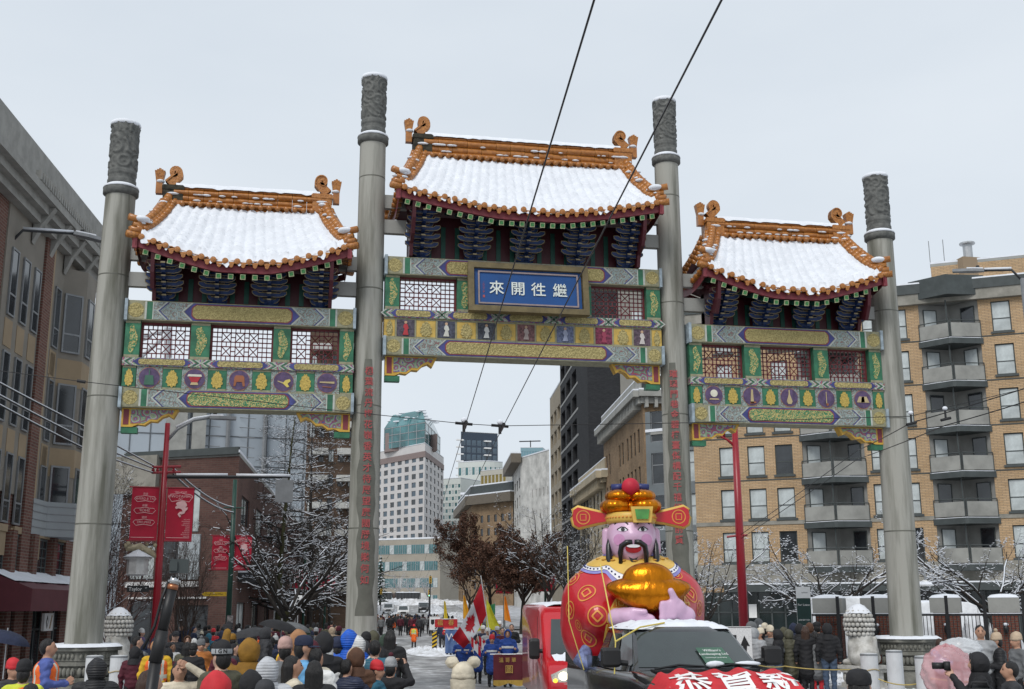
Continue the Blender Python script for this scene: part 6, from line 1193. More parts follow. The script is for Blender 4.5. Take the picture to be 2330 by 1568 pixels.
for i, (y, dz) in enumerate(((868, .1), (896, 0), (918, -.15))): wire('feeder_cable', ['topmost', 'middle', 'lowest'][i] + ' of three thick snowy cables from the left edge to the red post', [at(-60, y - 28, 27), at(185, y + 100, 31.5), B0 + Vector((-.4, 0, dz))], .02, .02, BLACK, 8, True)
C0_ = stand(515, 47) + Vector((0, 0, 7.3))
for i in (0, 1): wire('feeder_cable', ['upper', 'lower'][i] + ' snowy cable sagging from the red post to the green post', [B0 + Vector((.3, 0, -.2 * i)), C0_ + Vector((0, 0, -.25 * i))], .028, .25, BLACK, 10, True)
# ================================================================ fence, lions, bollards
fx0, fx1 = stand(1836, 62), stand(2400, 67); fu = (fx1 - fx0); fu.z = 0; FL = fu.length; fu.normalize(); fn = thing('iron_fence', 'black iron picket fence between brick piers before the apartments', 'fence', fx0); Mf = frame((0, 0, 0), fu, None)
pk = MB(); pk.bb((-.012, -.012, .1), (.012, .012, 2.15)); pkm = pk.mesh('picket', BLACK); pp = MB(); pp.bb((-.055, -.055, 0), (.055, .055, 2.75)); ppm = pp.mesh('fence_post', BLACK)
for i in range(int(FL / .125)): obj('picket', pkm, fn, M=Mf @ Matrix.Translation((.06 + i * .125, 0, 0)))
for i in range(int(FL / 1.25) + 1): obj('fence_post', ppm, fn, M=Mf @ Matrix.Translation((i * 1.25, -.06, 0)))
for z in (.2, 2.05): b = MB(); b.bb((0, -.03, z), (FL, .03, z + .07)); b.build('rail', BLACK, fn, M=Mf)
b = MB(); b.bb((0, -.04, 2.125), (FL, .04, 2.15)); b.build('rail_snow', SNOW, fn, M=Mf)
BR3 = brickmat('pier_red_brick', (.15, .045, .03), (.20, .06, .04), (.14, .11, .09), .24, .085, .014)
for i, (x, lab) in enumerate(((1893, 'brick fence pier with snowy stone cap behind the right crowd'), (2003, 'brick fence pier behind the stone lion'), (2163, 'brick fence pier with snowy cap just right of the outer pillar'), (2298, 'brick fence pier with snowy cap near the right edge'))):
    p = stand(x, 62); o = thing('brick_pier', lab, 'pier', p); M = frame((0, 0, 0), fu, None); q = MB(); wall(q, M @ Matrix.Translation((-.45, -.1, 0)), .9, 2.15, []); wall(q, M @ Matrix.Translation((.45, -.1, 0)) @ Matrix.Rotation(math.pi / 2, 4, 'Z'), .9, 2.15, []); wall(q, M @ Matrix.Translation((-.45, .8, 0)) @ Matrix.Rotation(-math.pi / 2, 4, 'Z'), .9, 2.15, []); wall(q, M @ Matrix.Translation((.45, .8, 0)) @ Matrix.Rotation(math.pi, 4, 'Z'), .9, 2.15, []); q.build('pier_brickwork', BR3, o)
    c = MB(); c.box((0, .35, 2.42), (1.08, 1.08, .54)); c.build('stone_cap', CONC, o, M=M); c = MB(); c.grid(lambda u, v: (1.1 * (u - .5), .35 + 1.1 * (v - .5), 2.69 + (.14 * (math.sin(math.pi * u) * math.sin(math.pi * v)) ** .3)), 12, 12); c.build('snow_cap', SNOW, o, True, M=M); c = MB(); c.ball((0, -.22, 1.55), (.1, .12, .16), 0, 10, 8); c.build('wall_lamp', BLACK, o, M=M); c = MB(); c.ball((0, -.24, 1.72), (.1, .11, .06), 0, 10, 6); c.build('lamp_snow', SNOW, o, True, M=M)
MARB = mat('weathered_white_marble', (.34, .33, .30), .75, .3, 5, .4, 20, c2=(.56, .55, .52), lo=.35, hi=.65)
def lion(x, s, label, rz, sc_=1.0):
    p = stand(x, s); o = thing('stone_lion', label, 'statue', p, rz); S = SDF(.07)
    S.e((0, 0, 1.35), (.34, .38, .5)).e((0, .12, 1.12), (.40, .36, .32)).c((-.2, -.2, .82), (-.22, -.12, 1.3), .12, .16).c((.2, -.2, .82), (.22, -.12, 1.3), .12, .16).e((0, -.08, 1.98), (.37, .36, .38)).e((0, -.38, 1.9), (.2, .18, .17)).e((-.12, -.36, 2.07), (.08, .08, .07)).e((.12, -.36, 2.07), (.08, .08, .07)).e((-.22, -.34, .84), (.13, .17, .09)).e((.22, -.34, .84), (.13, .17, .09)).e((-.34, .1, .95), (.14, .26, .2)).e((.34, .1, .95), (.14, .26, .2)).c((0, .42, .9), (.05, .5, 1.5), .1, .07)
    obj('lion_body', S.mesh('lion_body', [MARB], .028), o)
    b = MB()
    for k, (z, r, n) in enumerate(((1.62, .40, 19), (1.75, .43, 21), (1.88, .44, 21), (2.01, .43, 20), (2.13, .38, 17), (2.24, .30, 13), (2.32, .18, 8))):
        for j in range(n):
            a = 6.2832 * (j + .5 * (k % 2)) / n
            if math.sin(a) > -.55 or k > 3: b.ball((r * .92 * math.cos(a), -.06 + r * .92 * math.sin(a), z), (.066, .066, .062), 0, 8, 6)
    b.build('mane_curls', MARB, o, True, kind='stuff')
    s_ = MB(); s_.grid(lambda u, v: (.37 * v * math.cos(6.2832 * u), -.04 + .36 * v * math.sin(6.2832 * u), 2.46 - .26 * v * v + .02 * hnoise(u * 30, v * 8, x)), 24, 6); s_.build('snow_cap', SNOW, o, True)
    b = MB()
    for z0, z1, w in ((0, .16, .95), (.16, .28, .84), (.28, .56, .74), (.56, .66, .86), (.66, .76, .95)): b.box((0, 0, (z0 + z1) / 2), (w, w * 1.1, z1 - z0))
    for k in range(7):
        for sx, sy in ((0, -1), (1, 0), (-1, 0)): t = (k - 3) * .11; b.ball((t if sy else sx * .38, sy * .42 if sy else t, .42), (.045, .045, .1), 0, 6, 4)
    b.build('carved_plinth', MARB, o)
    return o
lion(1967, 80, 'white stone lion with curled mane beside the outer right pillar', R_(205)); lion(258, 73, 'white stone lion with curled mane beside the outer left pillar', R_(160))
for x, s, lab in ((262, 96, 'white bollard tied with rope before the left stone lion'), (206, 96, 'white bollard before the left pillar pedestal'), (1985, 98, 'white bollard roped in front of the right stone lion'), (2112, 104, 'white bollard roped in front of the right pillar pedestal'), (2042, 92, 'short white bollard between the right lion and pedestal')):
    p = stand(x, s); o = thing('bollard', lab, 'bollard', p); b = MB(); b.lathe([(.20, 0), (.20, 1.28), (.185, 1.32), (.05, 1.33)], 20); b.build('bollard_shaft', mat('bollard_white', (.55, .56, .57), .6, .08, 3), o); b = MB(); b.lathe([(.205, 1.27), (.205, 1.30), (.19, 1.315)], 20); b.build('bollard_rim', GREY, o)
    if x in (262, 1985): 
        b = MB(); b.tube([(.21 * math.cos(t), .21 * math.sin(t), .95 + .02 * math.sin(3 * t)) for t in [R_(20 * k) for k in range(19)]], .014, 5); b.build('rope_loop', mat('tan_rope', (.4, .32, .18)), o)
ROPE = mat('yellow_rope', (.5, .38, .12), .7)
wire('rope', 'upper tan rope strung from the pickup past the right crowd to the lion', [stand(1705, 105) + Vector((0, 0, 1.22)), stand(1790, 92) + Vector((0, 0, .95)), stand(1985, 98) + Vector((0, 0, .98))], .012, .06, ROPE); wire('rope', 'lower tan rope sagging before the feet of the right crowd', [stand(1705, 105) + Vector((0, 0, .75)), stand(1985, 98) + Vector((0, 0, .45))], .012, .3, ROPE); wire('rope', 'yellow rope between the two right bollards', [stand(1985, 98) + Vector((.1, -.2, .75)), stand(2112, 104) + Vector((0, -.2, .82))], .014, .12, ROPE); wire('rope', 'yellow rope from the right bollard to the right edge', [stand(2112, 104) + Vector((0, -.2, .85)), stand(2360, 104) + Vector((0, 0, .75))], .014, .05, ROPE)
# ================================================================ vehicles
HD = -SD; HZ = math.atan2(HD.y, HD.x)                    # the parade drives towards the photographer
BLKP = mat('black_car_paint', (.010, .011, .013), .22, .1, 3, spec=.5, coat=1.0); REDV = mat('red_van_paint', (.48, .008, .016), .28, .08, 2, coat=.8)
CARG = mat('car_glass', (.035, .045, .045), .05, .2, 1, spec=.9); RUB = mat('tyre_rubber', (.018, .018, .018), .8); CHR = mat('chrome', (.55, .55, .55), .15, .05, metal=1.0); PLAST = mat('black_plastic', (.016, .016, .017), .55)
def extr(prof, hw, rnd_=.09):
    """side profile (x, z) swept across the width with rounded shoulders"""
    b = MB(); n = len(prof); c = (sum(p[0] for p in prof) / n, sum(p[1] for p in prof) / n); lay = [(-hw, rnd_), (-hw + rnd_ * .35, rnd_ * .35), (-hw + rnd_, 0), (hw - rnd_, 0), (hw - rnd_ * .35, rnd_ * .35), (hw, rnd_)]; vs = []
    for y, ins in lay:
        for x, z in prof:
            d = Vector((x - c[0], z - c[1])); l = d.length; k = 1 - ins / max(l, .3); vs.append((c[0] + d.x * k, y, c[1] + d.y * k))
    fs = [(k * n + i, k * n + (i + 1) % n, (k + 1) * n + (i + 1) % n, (k + 1) * n + i) for k in range(len(lay) - 1) for i in range(n)] + [tuple(range(n))[::-1], tuple(range((len(lay) - 1) * n, len(lay) * n))]
    return b.add(vs, [f[::-1] for f in fs])
def wheels(root, xs, hw, r=.37):
    t = MB(); t.lathe([(r * .62, -.12), (r * .95, -.13), (r, -.08), (r, .08), (r * .95, .13), (r * .62, .12)], 20); t.v = [(x, z, y) for x, y, z in t.v]; tm = t.mesh('tyre', RUB, True); q = MB(); q.lathe([(.03, -.08), (r * .3, -.07), (r * .6, -.10), (r * .6, .1), (.03, .08)], 14); q.v = [(x, z, y) for x, y, z in q.v]; qm = q.mesh('rim', CHR)
    for x in xs:
        for s in (-1, 1): h = MB(); h.tube([(-0, -.05, 0), (0, .05, 0)], .1, 8); w_ = h.build('wheel', DARK, root, loc=(x, s * (hw - .12), r)); obj('tyre', tm, w_); obj('rim', qm, w_)
def ppoly(root, pts, m, name, t=.006, parent=None):
    """thin plate over a planar polygon of points"""
    b = MB(); P = [Vector(p) for p in pts]; nn = (P[1] - P[0]).cross(P[2] - P[0]).normalized(); n = len(P); b.add([p for p in P] + [p + nn * t for p in P], [tuple(range(n))[::-1], tuple(range(n, 2 * n))] + [(i, (i + 1) % n, n + (i + 1) % n, n + i) for i in range(n)]); return b.build(name, m, parent or root)
# ---- black pickup
wp = pt(1566, 160); TP = wp - HD * 1.2; TP.z = gz(TP.x, TP.y); TZ = HZ + R_(5); pk_ = thing('pickup_truck', 'black pickup truck with snowy roof and red cloth over its hood', 'pickup truck', TP, TZ)
b = MB(); st = [(-2.98, .90, .55, 1.30), (-2.92, .97, .48, 1.36), (-1.1, 1.0, .42, 1.38), (-.9, 1.0, .42, 1.35), (1.2, 1.0, .42, 1.36), (1.55, .99, .42, 1.33), (2.2, .97, .42, 1.28), (2.7, .94, .44, 1.21), (2.92, .88, .5, 1.12), (2.98, .78, .56, 1.02)]
ring = lambda hw, z0, z1: [(-hw * .96, z0), (hw * .96, z0), (hw, z0 + .12), (hw, z1 - .16), (hw * .975, z1 - .05), (hw * .90, z1), (hw * .45, z1 + .035), (-hw * .45, z1 + .035), (-hw * .90, z1), (-hw * .975, z1 - .05), (-hw, z1 - .16), (-hw, z0 + .12)]
vs = [(x, y, z) for x, hw, z0, z1 in st for y, z in ring(hw, z0, z1)]; n = 12
b.add(vs, [(k * n + (i + 1) % n, k * n + i, (k + 1) * n + i, (k + 1) * n + (i + 1) % n) for k in range(len(st) - 1) for i in range(n)] + [tuple(range(n)), tuple(range((len(st) - 1) * n, len(st) * n))[::-1]])
b.build('body', BLKP, pk_, True)
b = MB(); b.box((-2.0, 0, 1.40), (1.8, 1.66, .06)); b.build('bed_floor', PLAST, pk_)
for s in (-1, 1): b = MB(); b.bb((-2.95, s * .86, 1.3), (-1.0, s * .99, 1.47)); b.build('bed_rail', BLKP, pk_)
b = MB(); b.bb((-2.97, -.95, .7), (-2.9, .95, 1.47)); b.build('tailgate', BLKP, pk_)
def cabp(u, v):     # u: round the cab plan, v: sill to roof
    pl0 = [(1.26, -.93), (1.40, -.5), (1.45, 0), (1.40, .5), (1.26, .93), (.5, .98), (-.3, .985), (-1.0, .96), (-1.04, 0), (-1.0, -.96), (-.3, -.985), (.5, -.98)]
    pl1 = [(.50, -.72), (.60, -.40), (.63, 0), (.60, .40), (.50, .72), (.1, .77), (-.35, .78), (-.80, .75), (-.84, 0), (-.80, -.75), (-.35, -.78), (.1, -.77)]
    a, c = pl0[u % 12], pl1[u % 12]; z = 1.33 + .57 * v; return Vector((a[0] + (c[0] - a[0]) * v, a[1] + (c[1] - a[1]) * v, z))
b = MB(); rings = [[cabp(u, v) for u in range(12)] for v in (0, .25, .5, .75, .96)] + [[cabp(u, 1.0).lerp(Vector((-.1, 0, 1.93)), .06) + Vector((0, 0, .03)) for u in range(12)], [cabp(u, 1.0).lerp(Vector((-.1, 0, 1.98)), .5) for u in range(12)]]
b.add([p for r in rings for p in r], [(k * 12 + i, k * 12 + (i + 1) % 12, (k + 1) * 12 + (i + 1) % 12, (k + 1) * 12 + i) for k in range(6) for i in range(12)] + [tuple(range(72, 84))]); b.build('cab', BLKP, pk_, True)
def glassp(us, v0, v1, name, ins=.0):
    g_ = MB(); q = []
    for v in (v0, (v0 + v1) / 2, v1):
        for u in us:
            i = int(math.floor(u)); p = cabp(i, v).lerp(cabp(i + 1, v), u - i); c = Vector((-.1, 0, p.z)); q.append(p + (p - c).normalized() * .012)
    n_ = len(us); g_.add(q, [(k * n_ + i, k * n_ + i + 1, (k + 1) * n_ + i + 1, (k + 1) * n_ + i) for k in range(2) for i in range(n_ - 1)]); return g_.build(name, CARG, pk_, True)
ws = glassp([.12, .5, 1, 1.5, 2, 2.5, 3, 3.5, 3.88], .12, .93, 'windshield')
for a, c, nm in ((4.12, 4.95, 'side_window'), (5.05, 6.0, 'side_window'), (6.1, 6.85, 'side_window'), (11.05, 11.88, 'side_window'), (10.0, 10.95, 'side_window'), (9.15, 9.9, 'side_window')): glassp([a, (a + c) / 2, c], .14, .88, nm)
# name card behind the windshield, wipers, cowl, mirrors
u = lambda a, v: (lambda i: cabp(i, v).lerp(cabp(i + 1, v), a - i) + Vector((.03, 0, .02)))(int(math.floor(a)))
q = [u(2.15, .16), u(3.05, .16), u(2.95, .52), u(2.05, .52)]; cd_ = ppoly(pk_, q, mat('card_green', (.05, .12, .08), .4), 'windshield_card', .004)
ax = (q[1] - q[0]).normalized(); upv = ((q[3] - q[0]) - ax * (q[3] - q[0]).dot(ax)).normalized(); nr = ax.cross(upv); ctr = sum(q, Vector()) / 4 + nr * .012; Mt = Matrix(((ax.x, -nr.x, upv.x, ctr.x), (ax.y, -nr.y, upv.y, ctr.y), (ax.z, -nr.z, upv.z, ctr.z), (0, 0, 0, 1)))
for t, s_, z in (("William's", .075, .10), ('Landscaping Ltd.', .068, .02), ('Gardening & Landscaping', .032, -.06)):
    obj('card_lettering', text_mesh(t, s_, WHITE), cd_, M=Mt @ Matrix.Translation((0, 0, z)))
for y0, y1 in ((-.72, .02), (.05, .78)): b = MB(); b.tube([(1.50, y0, 1.385), (1.42, (y0 + y1) / 2, 1.43), (1.44, y1, 1.41)], [.014, .02, .012], 5); b.build('wiper', BLACK, pk_)
b = MB(); b.box((1.5, 0, 1.362), (.22, 1.5, .03)); b.build('cowl', PLAST, pk_)
for s in (-1, 1):
    b = extr([(-.07, -.13), (.05, -.13), (.09, -.09), (.09, .10), (.05, .14), (-.07, .14)], .13, .05); b.tube([(0, 0, -.05), (.0, -s * .25, -.08)], .045, 6); b.build('door_mirror', PLAST, pk_, False, loc=(.95, s * 1.20, 1.52))
b = MB(); b.grid(lambda a, c: (lambda uu, vv: (.58 - 1.45 * a, (.80 + .03 * hnoise(a * 13, 0, 1)) * (2 * c - 1) * (1 - .06 * abs(2 * a - 1)), 1.90 + (.11 * (1 - abs(2 * c - 1) ** 5) * (1 - abs(2 * a - 1) ** 8) * (1 + .35 * hnoise(a * 9, c * 11, 3)))))(0, 0), 24, 28); b.build('roof_snow', SNOW, pk_, True)
b = MB(); b.ball((1.36, .2, 1.43), (.05, .14, .05), 0, 8, 6); b.ball((1.3, .7, 1.43), (.05, .2, .04), 0, 8, 6); b.build('windshield_snow', SNOW, pk_, True)
for s in (-1, 1):
    ppoly(pk_, [(2.90, s * .62, .72), (2.84, s * .90, .74), (2.82, s * .90, .98), (2.90, s * .62, .96)][::s], mat('headlight_glass', (.5, .52, .52), .1), 'headlight', .03)
b = MB(); b.bb((2.9, -.6, .62), (3.0, .6, .98)); b.build('grille', CHR, pk_); b = MB(); b.bb((2.85, -.95, .38), (3.08, .95, .6)); b.build('bumper', CHR, pk_); wheels(pk_, (-1.9, 1.95), 1.0, .39)
# red cloth with white characters lying over the hood
RC = mat('red_cloth', (.50, .022, .03), .7, .12, 6); cl = thing('hood_cloth', 'red cloth with big white characters spread over the pickup hood', 'cloth', TP, TZ); b = MB()
def cloth(a, c):
    x = 2.0 + 1.2 * a + .09 * math.sin(c * 17) * (1 - a); y = (2 * c - 1) * 1.02; e = max(0, abs(y) - .84); zz = 1.405 - .05 * (x - 1.6) - max(0, x - 2.3) ** 2 * .45 - e * 1.6 + .022 * math.sin(c * 31 + a * 4) * (1 - a * .7) + .012 * hnoise(a * 11, c * 13, 1)
    return (x, y, zz)
b.grid(cloth, 30, 50); b.build('cloth_sheet', RC, cl, True)
for ch, yy in (('恭', -.62), ('賀', .0), ('新', .60)):
    me = text_mesh(ch, .56, WHITE, bold=.008, name='cloth_character')
    for v in me.vertices: x_ = 2.74 - v.co.z * 1.0; y_ = yy + v.co.x; v.co = (x_, y_, cloth((x_ - 2.0) / 1.2, (y_ / 1.02 + 1) / 2)[2] + .02)
    obj('cloth_character', me, cl)
def lw(o, p): return o.matrix_basis @ Vector(p)
L2W = Matrix.Translation(TP) @ Matrix.Rotation(TZ, 4, 'Z')
wire('guy_rope', 'yellow rope tied from the inflatable over the pickup door to its mirror', [L2W @ Vector(p) for p in ((-1.3, -.75, 2.9), (.95, -1.12, 1.74), (1.0, -1.16, 1.3))], .010, 0, mat('bright_yellow_rope', (.62, .5, .12))); wire('guy_rope', 'yellow rope from the snowy cab roof down to the mirror', [L2W @ Vector(p) for p in ((.5, -.25, 1.99), (.62, -.66, 1.93), (.95, -1.12, 1.74))], .012, 0, mat('bright_yellow_rope', (.62, .5, .12))); wire('guy_rope', 'thin pale cord hanging down the left flank of the inflatable', [L2W @ Vector(p) for p in ((-1.5, -1.25, 3.2), (-1.15, -1.32, 2.0), (-1.1, -1.1, 1.25))], .008, 0, mat('bright_yellow_rope', (.62, .5, .12)))
# ---- red van
vp = pt(1240, 104); VP = vp - HD * 2.1 + SR * 0; VR = Vector((-HD.y, HD.x, 0)); VP = VP + VR * 0.98; VP.z = gz(VP.x, VP.y); van = thing('red_van', 'red high-roof van with lit headlight and snow on hood behind the inflatable', 'van', VP, HZ)
prof = [(-2.95, .42), (2.70, .36), (2.88, .5), (2.90, .86), (2.78, 1.08), (2.42, 1.26), (2.12, 1.36), (1.55, 2.18), (1.30, 2.38), (.8, 2.46), (-2.6, 2.48), (-2.88, 2.38), (-2.95, 2.1)]
extr(prof, 1.02, .12).build('body', REDV, van, True)
q = [(2.13, -.88, 1.40), (2.13, .88, 1.40), (1.62, .80, 2.13), (1.62, -.80, 2.13)]; ppoly(van, [Vector(p) + Vector((.012, 0, .01)) for p in q], CARG, 'windshield', .012)
for s in (-1, 1):
    y = s * 1.018; ppoly(van, [(1.95, y, 1.42), (1.0, y, 1.40), (1.0, y, 2.05), (1.42, y * .992, 2.05)][::-s], CARG, 'side_window', .008); b = MB(); b.bb((.9, s * 1.024, .5), (.91, s * 1.03, 2.2)); b.build('door_seam', DARK, van)
    b = extr([(-.08, -.22), (.06, -.22), (.10, -.15), (.10, .16), (.06, .22), (-.08, .22)], .11, .05); b.tube([(0, 0, -.05), (0, -s * .2, -.05)], .05, 6); b.build('door_mirror', PLAST, van, False, loc=(1.85, s * 1.2, 1.52))
    b = MB(); b.prism([(.50, .80), (.93, .88), (.96, 1.02), (.62, 1.16), (.52, 1.0)], lambda a, c, h: (h - .42 * max(0, c - .95) - .10 * max(0, a - .8), s * a, c), 2.82, 2.905, 0); hl = b.build('headlight', mat('clear_lens', (.42, .42, .40), .08, .3, 20, spec=.9), van)
    e = MB(); e.ball((2.895, s * .70, .99), (.03, .10, .09), 0, 12, 8); e.build('lamp_bulb', mat('lit_lamp_glow', (1, .90, .62), emit=1.6), hl); e = MB(); e.ball((2.895, s * .87, .90), (.03, .05, .045), 0, 10, 6); e.build('indicator', mat('amber_glow', (1, .55, .05), emit=1.2), hl)
b = MB(); b.bb((2.86, -.5, .78), (2.93, .5, .98)); b.build('grille', PLAST, van); b = MB(); b.bb((2.8, -.98, .34), (2.98, .98, .62)); b.build('bumper', PLAST, van); wheels(van, (-1.75, 1.95), 1.0, .35)
b = MB(); b.grid(lambda a, c: (1.1 - 3.9 * a, .93 * (2 * c - 1), 2.44 + .09 * (1 - abs(2 * c - 1) ** 6) * (1 + .2 * hnoise(a * 14, c * 7, 2)) - .10 * max(0, .08 - a) * 8), 30, 14); b.build('roof_snow', SNOW, van, True)
b = MB(); b.grid(lambda a, c: (2.16 + .45 * a, .86 * (2 * c - 1) * (1 - .15 * a), 1.40 - .42 * a * .45 - .09 * a + .05 * (1 - abs(2 * c - 1) ** 4) * (1 - a) * (1 + .6 * hnoise(a * 5, c * 9, 5)) - (.05 if hnoise(a * 6, c * 7, 9) < -.45 else 0)), 12, 30); b.build('hood_snow', SNOW, van, True)
b = MB(); b.tube([(1.9, -.6, 1.78), (2.2, .05, 1.36)], .014, 5); b.build('wiper', BLACK, van)
b = MB(); FR = mat('frost_streaks', (.55, .40, .42), .5, .3, 3)
for k in range(26): x = rnd.uniform(-1.6, .6); z1 = rnd.uniform(1.2, 1.75); b.bb((x, -1.0225, z1 - rnd.uniform(.2, .8)), (x + rnd.uniform(.01, .05), -1.0205, z1))
b.build('frost_streaks', FR, van, kind='stuff')
# ---- small distant vehicles
def car(name, label, x, s, prof, hw, paint, glass, rz=HZ, wx=(-1.3, 1.4), r=.36, snow=True, cat='car', group=None, extra=None):
    p = stand(x, s); o = thing(name, label, cat, p, rz, group); extr(prof, hw, .08).build('body', paint, o, True)
    for g_, nm in glass: ppoly(o, g_, CARG, nm, .02)
    wheels(o, wx, hw, r)
    if snow: xs_ = [q[0] for q in prof if q[1] > max(z for _, z in prof) - .08]; zt = max(z for _, z in prof); b_ = MB(); b_.grid(lambda a, c: (min(xs_) + (max(xs_) - min(xs_)) * a, hw * .85 * (2 * c - 1), zt + .10 * (1 - abs(2 * c - 1) ** 4) * (1 - abs(2 * a - 1) ** 6) - .02), 10, 10); b_.build('roof_snow', SNOW, o, True)
    if extra: extra(o)
    return o
SUV = [(-2.2, .45), (2.2, .4), (2.3, .8), (2.15, 1.02), (1.25, 1.12), (.55, 1.72), (.2, 1.78), (-1.9, 1.78), (-2.2, 1.3)]; sg_ = [([(1.24, -.72, 1.15), (1.24, .72, 1.15), (.60, .64, 1.68), (.60, -.64, 1.68)], 'windshield'), ([(1.0, -.91, 1.14), (-1.8, -.91, 1.14), (-1.7, -.91, 1.62), (.55, -.91, 1.62)][::-1], 'side_window'), ([(1.0, .91, 1.14), (-1.8, .91, 1.14), (-1.7, .91, 1.62), (.55, .91, 1.62)], 'side_window')]
def lights(o):
    for s in (-1, 1): b = MB(); b.ball((2.28, s * .65, .78), (.05, .14, .08), 0, 8, 6); b.build('headlight', mat('clear_lens', (.42, .42, .40)), o)
    b = MB(); b.bb((2.25, -.45, .6), (2.32, .45, .85)); b.build('grille', PLAST, o)
CWH = mat('white_car_paint', (.6, .6, .6), .3, .05, coat=.5)
car('white_suv', 'white off-road car with dark bumper standing far down the street, left of the island', 883, 13.2, SUV, .92, CWH, sg_, extra=lights); car('white_car', 'white car half hidden by the far crowd beside the snowy island', 917, 14.5, SUV, .92, CWH, sg_, extra=lights); car('dark_suv', 'dark car driving up on the right lane far down the street', 963, 12.4, SUV, .92, BLKP, sg_, extra=lights); car('grey_car', 'pale grey car behind the parade flags', 1157 - 70, 20, SUV, .92, mat('pale_grey_paint', (.35, .38, .4), .3), sg_, extra=lights)
def dump(x, s, cabm, lab):
    p = stand(x, s); o = thing('dump_truck', lab, 'dump truck', p, HZ + math.pi / 2 + .1); b = MB(); b.prism([(-4.2, 1.3), (1.6, 1.3), (1.9, 2.9), (-4.4, 2.9)], lambda a, c, h: (a, h, c), -1.2, 1.2, 0); b.build('dump_body', mat('dump_grey', (.06, .065, .07), .6), o)
    for k in range(7): e = MB(); e.bb((-3.9 + k * .85, -1.26, 1.35), (-3.75 + k * .85, -1.2, 2.85)); e.build('body_rib', DARK, o)
    extr([(1.9, .7), (4.4, .7), (4.5, 1.6), (3.6, 1.85), (3.2, 2.8), (2.0, 2.85)], 1.15, .08).build('cab', cabm, o, True); ppoly(o, [(3.58, -.9, 1.95), (3.58, .9, 1.95), (3.24, .85, 2.7), (3.24, -.85, 2.7)], CARG, 'windshield', .02); b = MB(); b.bb((-4.3, -1.0, .75), (4.3, 1.0, 1.28)); b.build('chassis', BLACK, o); wheels(o, (-3.3, -2.2, 3.3), 1.15, .5); b = MB(); b.grid(lambda a, c: (-4.2 + 5.9 * a, 1.1 * (2 * c - 1), 2.92 + .3 * (1 - abs(2 * c - 1) ** 2) * (.6 + .4 * hnoise(a * 7, c * 4, x))), 14, 8); b.build('snow_load', SNOW, o, True)
dump(874, 9.0, mat('dark_cab', (.08, .06, .05), .4), 'dark dump truck parked across the far end of the street, left one'); dump(938, 9.0, CWH, 'dump truck with white cab parked across the far end of the street')
for i, (x, s, h, lab) in enumerate(((1960, 52, 2.75, 'white van under thick snow behind the fence left of the pillar'), (2130, 54, 2.55, 'white van under thick snow behind the fence right of the pillar'))):
    car('parked_van', lab, x, s, [(-2.5, .4), (2.5, .4), (2.6, 1.0), (2.2, 1.3), (1.7, h - .15), (1.4, h), (-2.4, h), (-2.55, h - .3)], 1.0, mat('snowed_white_paint', (.66, .68, .7), .6), [([(2.2, -.85, 1.35), (2.2, .85, 1.35), (1.74, .8, h - .2), (1.74, -.8, h - .2)], 'windshield')], HZ + 1.2, cat='van')
heap('snow_bank', stand(2235, 60), 1.6, 2.2, 1.5, 11)
# ---- traffic signals at the far crossing
for x, s, h, lab in ((978, 15, 5.2, 'yellow traffic signal on a mast arm over the far crossing'), (1000 - 24, 14, 3.1, 'green lit traffic signal beside the far crossing'), (866, 12, 3.2, 'yellow crossing signal at the left kerb of the far crossing')):
    p = stand(x, s); o = thing('traffic_signal', lab, 'traffic signal', p); M = faceM(p); b = MB(); b.tube([(0, .2, 0), (0, .2, h + 1.2)], .09, 8); b.build('post', DARK, o); b = MB(); b.bb((-.2, -.15, h), (.2, .15, h + 1.05)); hd = b.build('signal_head', mat('signal_yellow', (.5, .30, .03), .5), o, M=M)
    for k in range(3): e = MB(); e.ball((0, -.16, h + .18 + k * .34), (.11, .04, .11), 0, 10, 6); e.build('lens', mat('green_lit_lens', (.3, 1, .7), emit=1.5) if (k == 0 and 'green' in lab) else BLACK, hd)
# ================================================================ inflatable figure on the pickup bed
VRED = mat('red_vinyl', (.46, .012, .022), .32, .07, 1.5, .12, 6, coat=.35); GOLDV = mat('gold_foil', (.50, .165, .006), .26, .22, 3, .6, 5, metal=.9, stretch=(2.5, 2.5, .7)); LILAC = mat('lilac_vinyl', (.58, .38, .53), .4, .05, 2, .1, 8, coat=.25); VBLK = mat('black_vinyl', (.010, .010, .011), .35, coat=.3); VYEL = mat('yellow_vinyl', (.62, .40, .085), .4, .08, 3); VPUR = mat('periwinkle_vinyl', (.24, .23, .52), .4, .15, 5); VORG = mat('orange_print', (.62, .25, .05), .45); VWHT = mat('white_vinyl', (.72, .72, .75), .4, .05); VPINK = mat('pink_cheek', (.52, .25, .43), .45); VGRN = mat('green_gem', (.05, .22, .035), .15, .3, 4, coat=.8); VNAVY = mat('navy_vinyl', (.02, .03, .13), .4)
IP = L2W @ Vector((-2.0, -.03, 0)); IP.z = TP.z + .06; inf = thing('inflatable_figure', 'giant inflatable bearded man in red robe and gold hat holding a gold ingot', 'inflatable', IP, face_cam(IP) + math.pi / 2 + R_(4))
inf.scale = (.92, .92, .94)
z0 = -TP.z           # heights below are above the gate's ground
def zz(y): return 2.4 + (1385 - y) / 133 + z0
def xx(x): return (x - 1434) / 133
Bd = SDF(.28); Bd.e((0, .05, zz(1392)), (1.30, 1.0, 1.04)).e((0, .08, zz(1318)), (.86, .72, .42)).e((-.05, 0, zz(1440)), (1.2, .95, .88)).e((-.1, 0, zz(1510)), (.75, .65, .5))
for s in (-1, 1): Bd.c((s * .86, -.2, zz(1350)), (s * .66, -.86, zz(1395)), .36, .30)
bodyo = obj('robe', Bd.mesh('robe', [VRED], .05), inf)
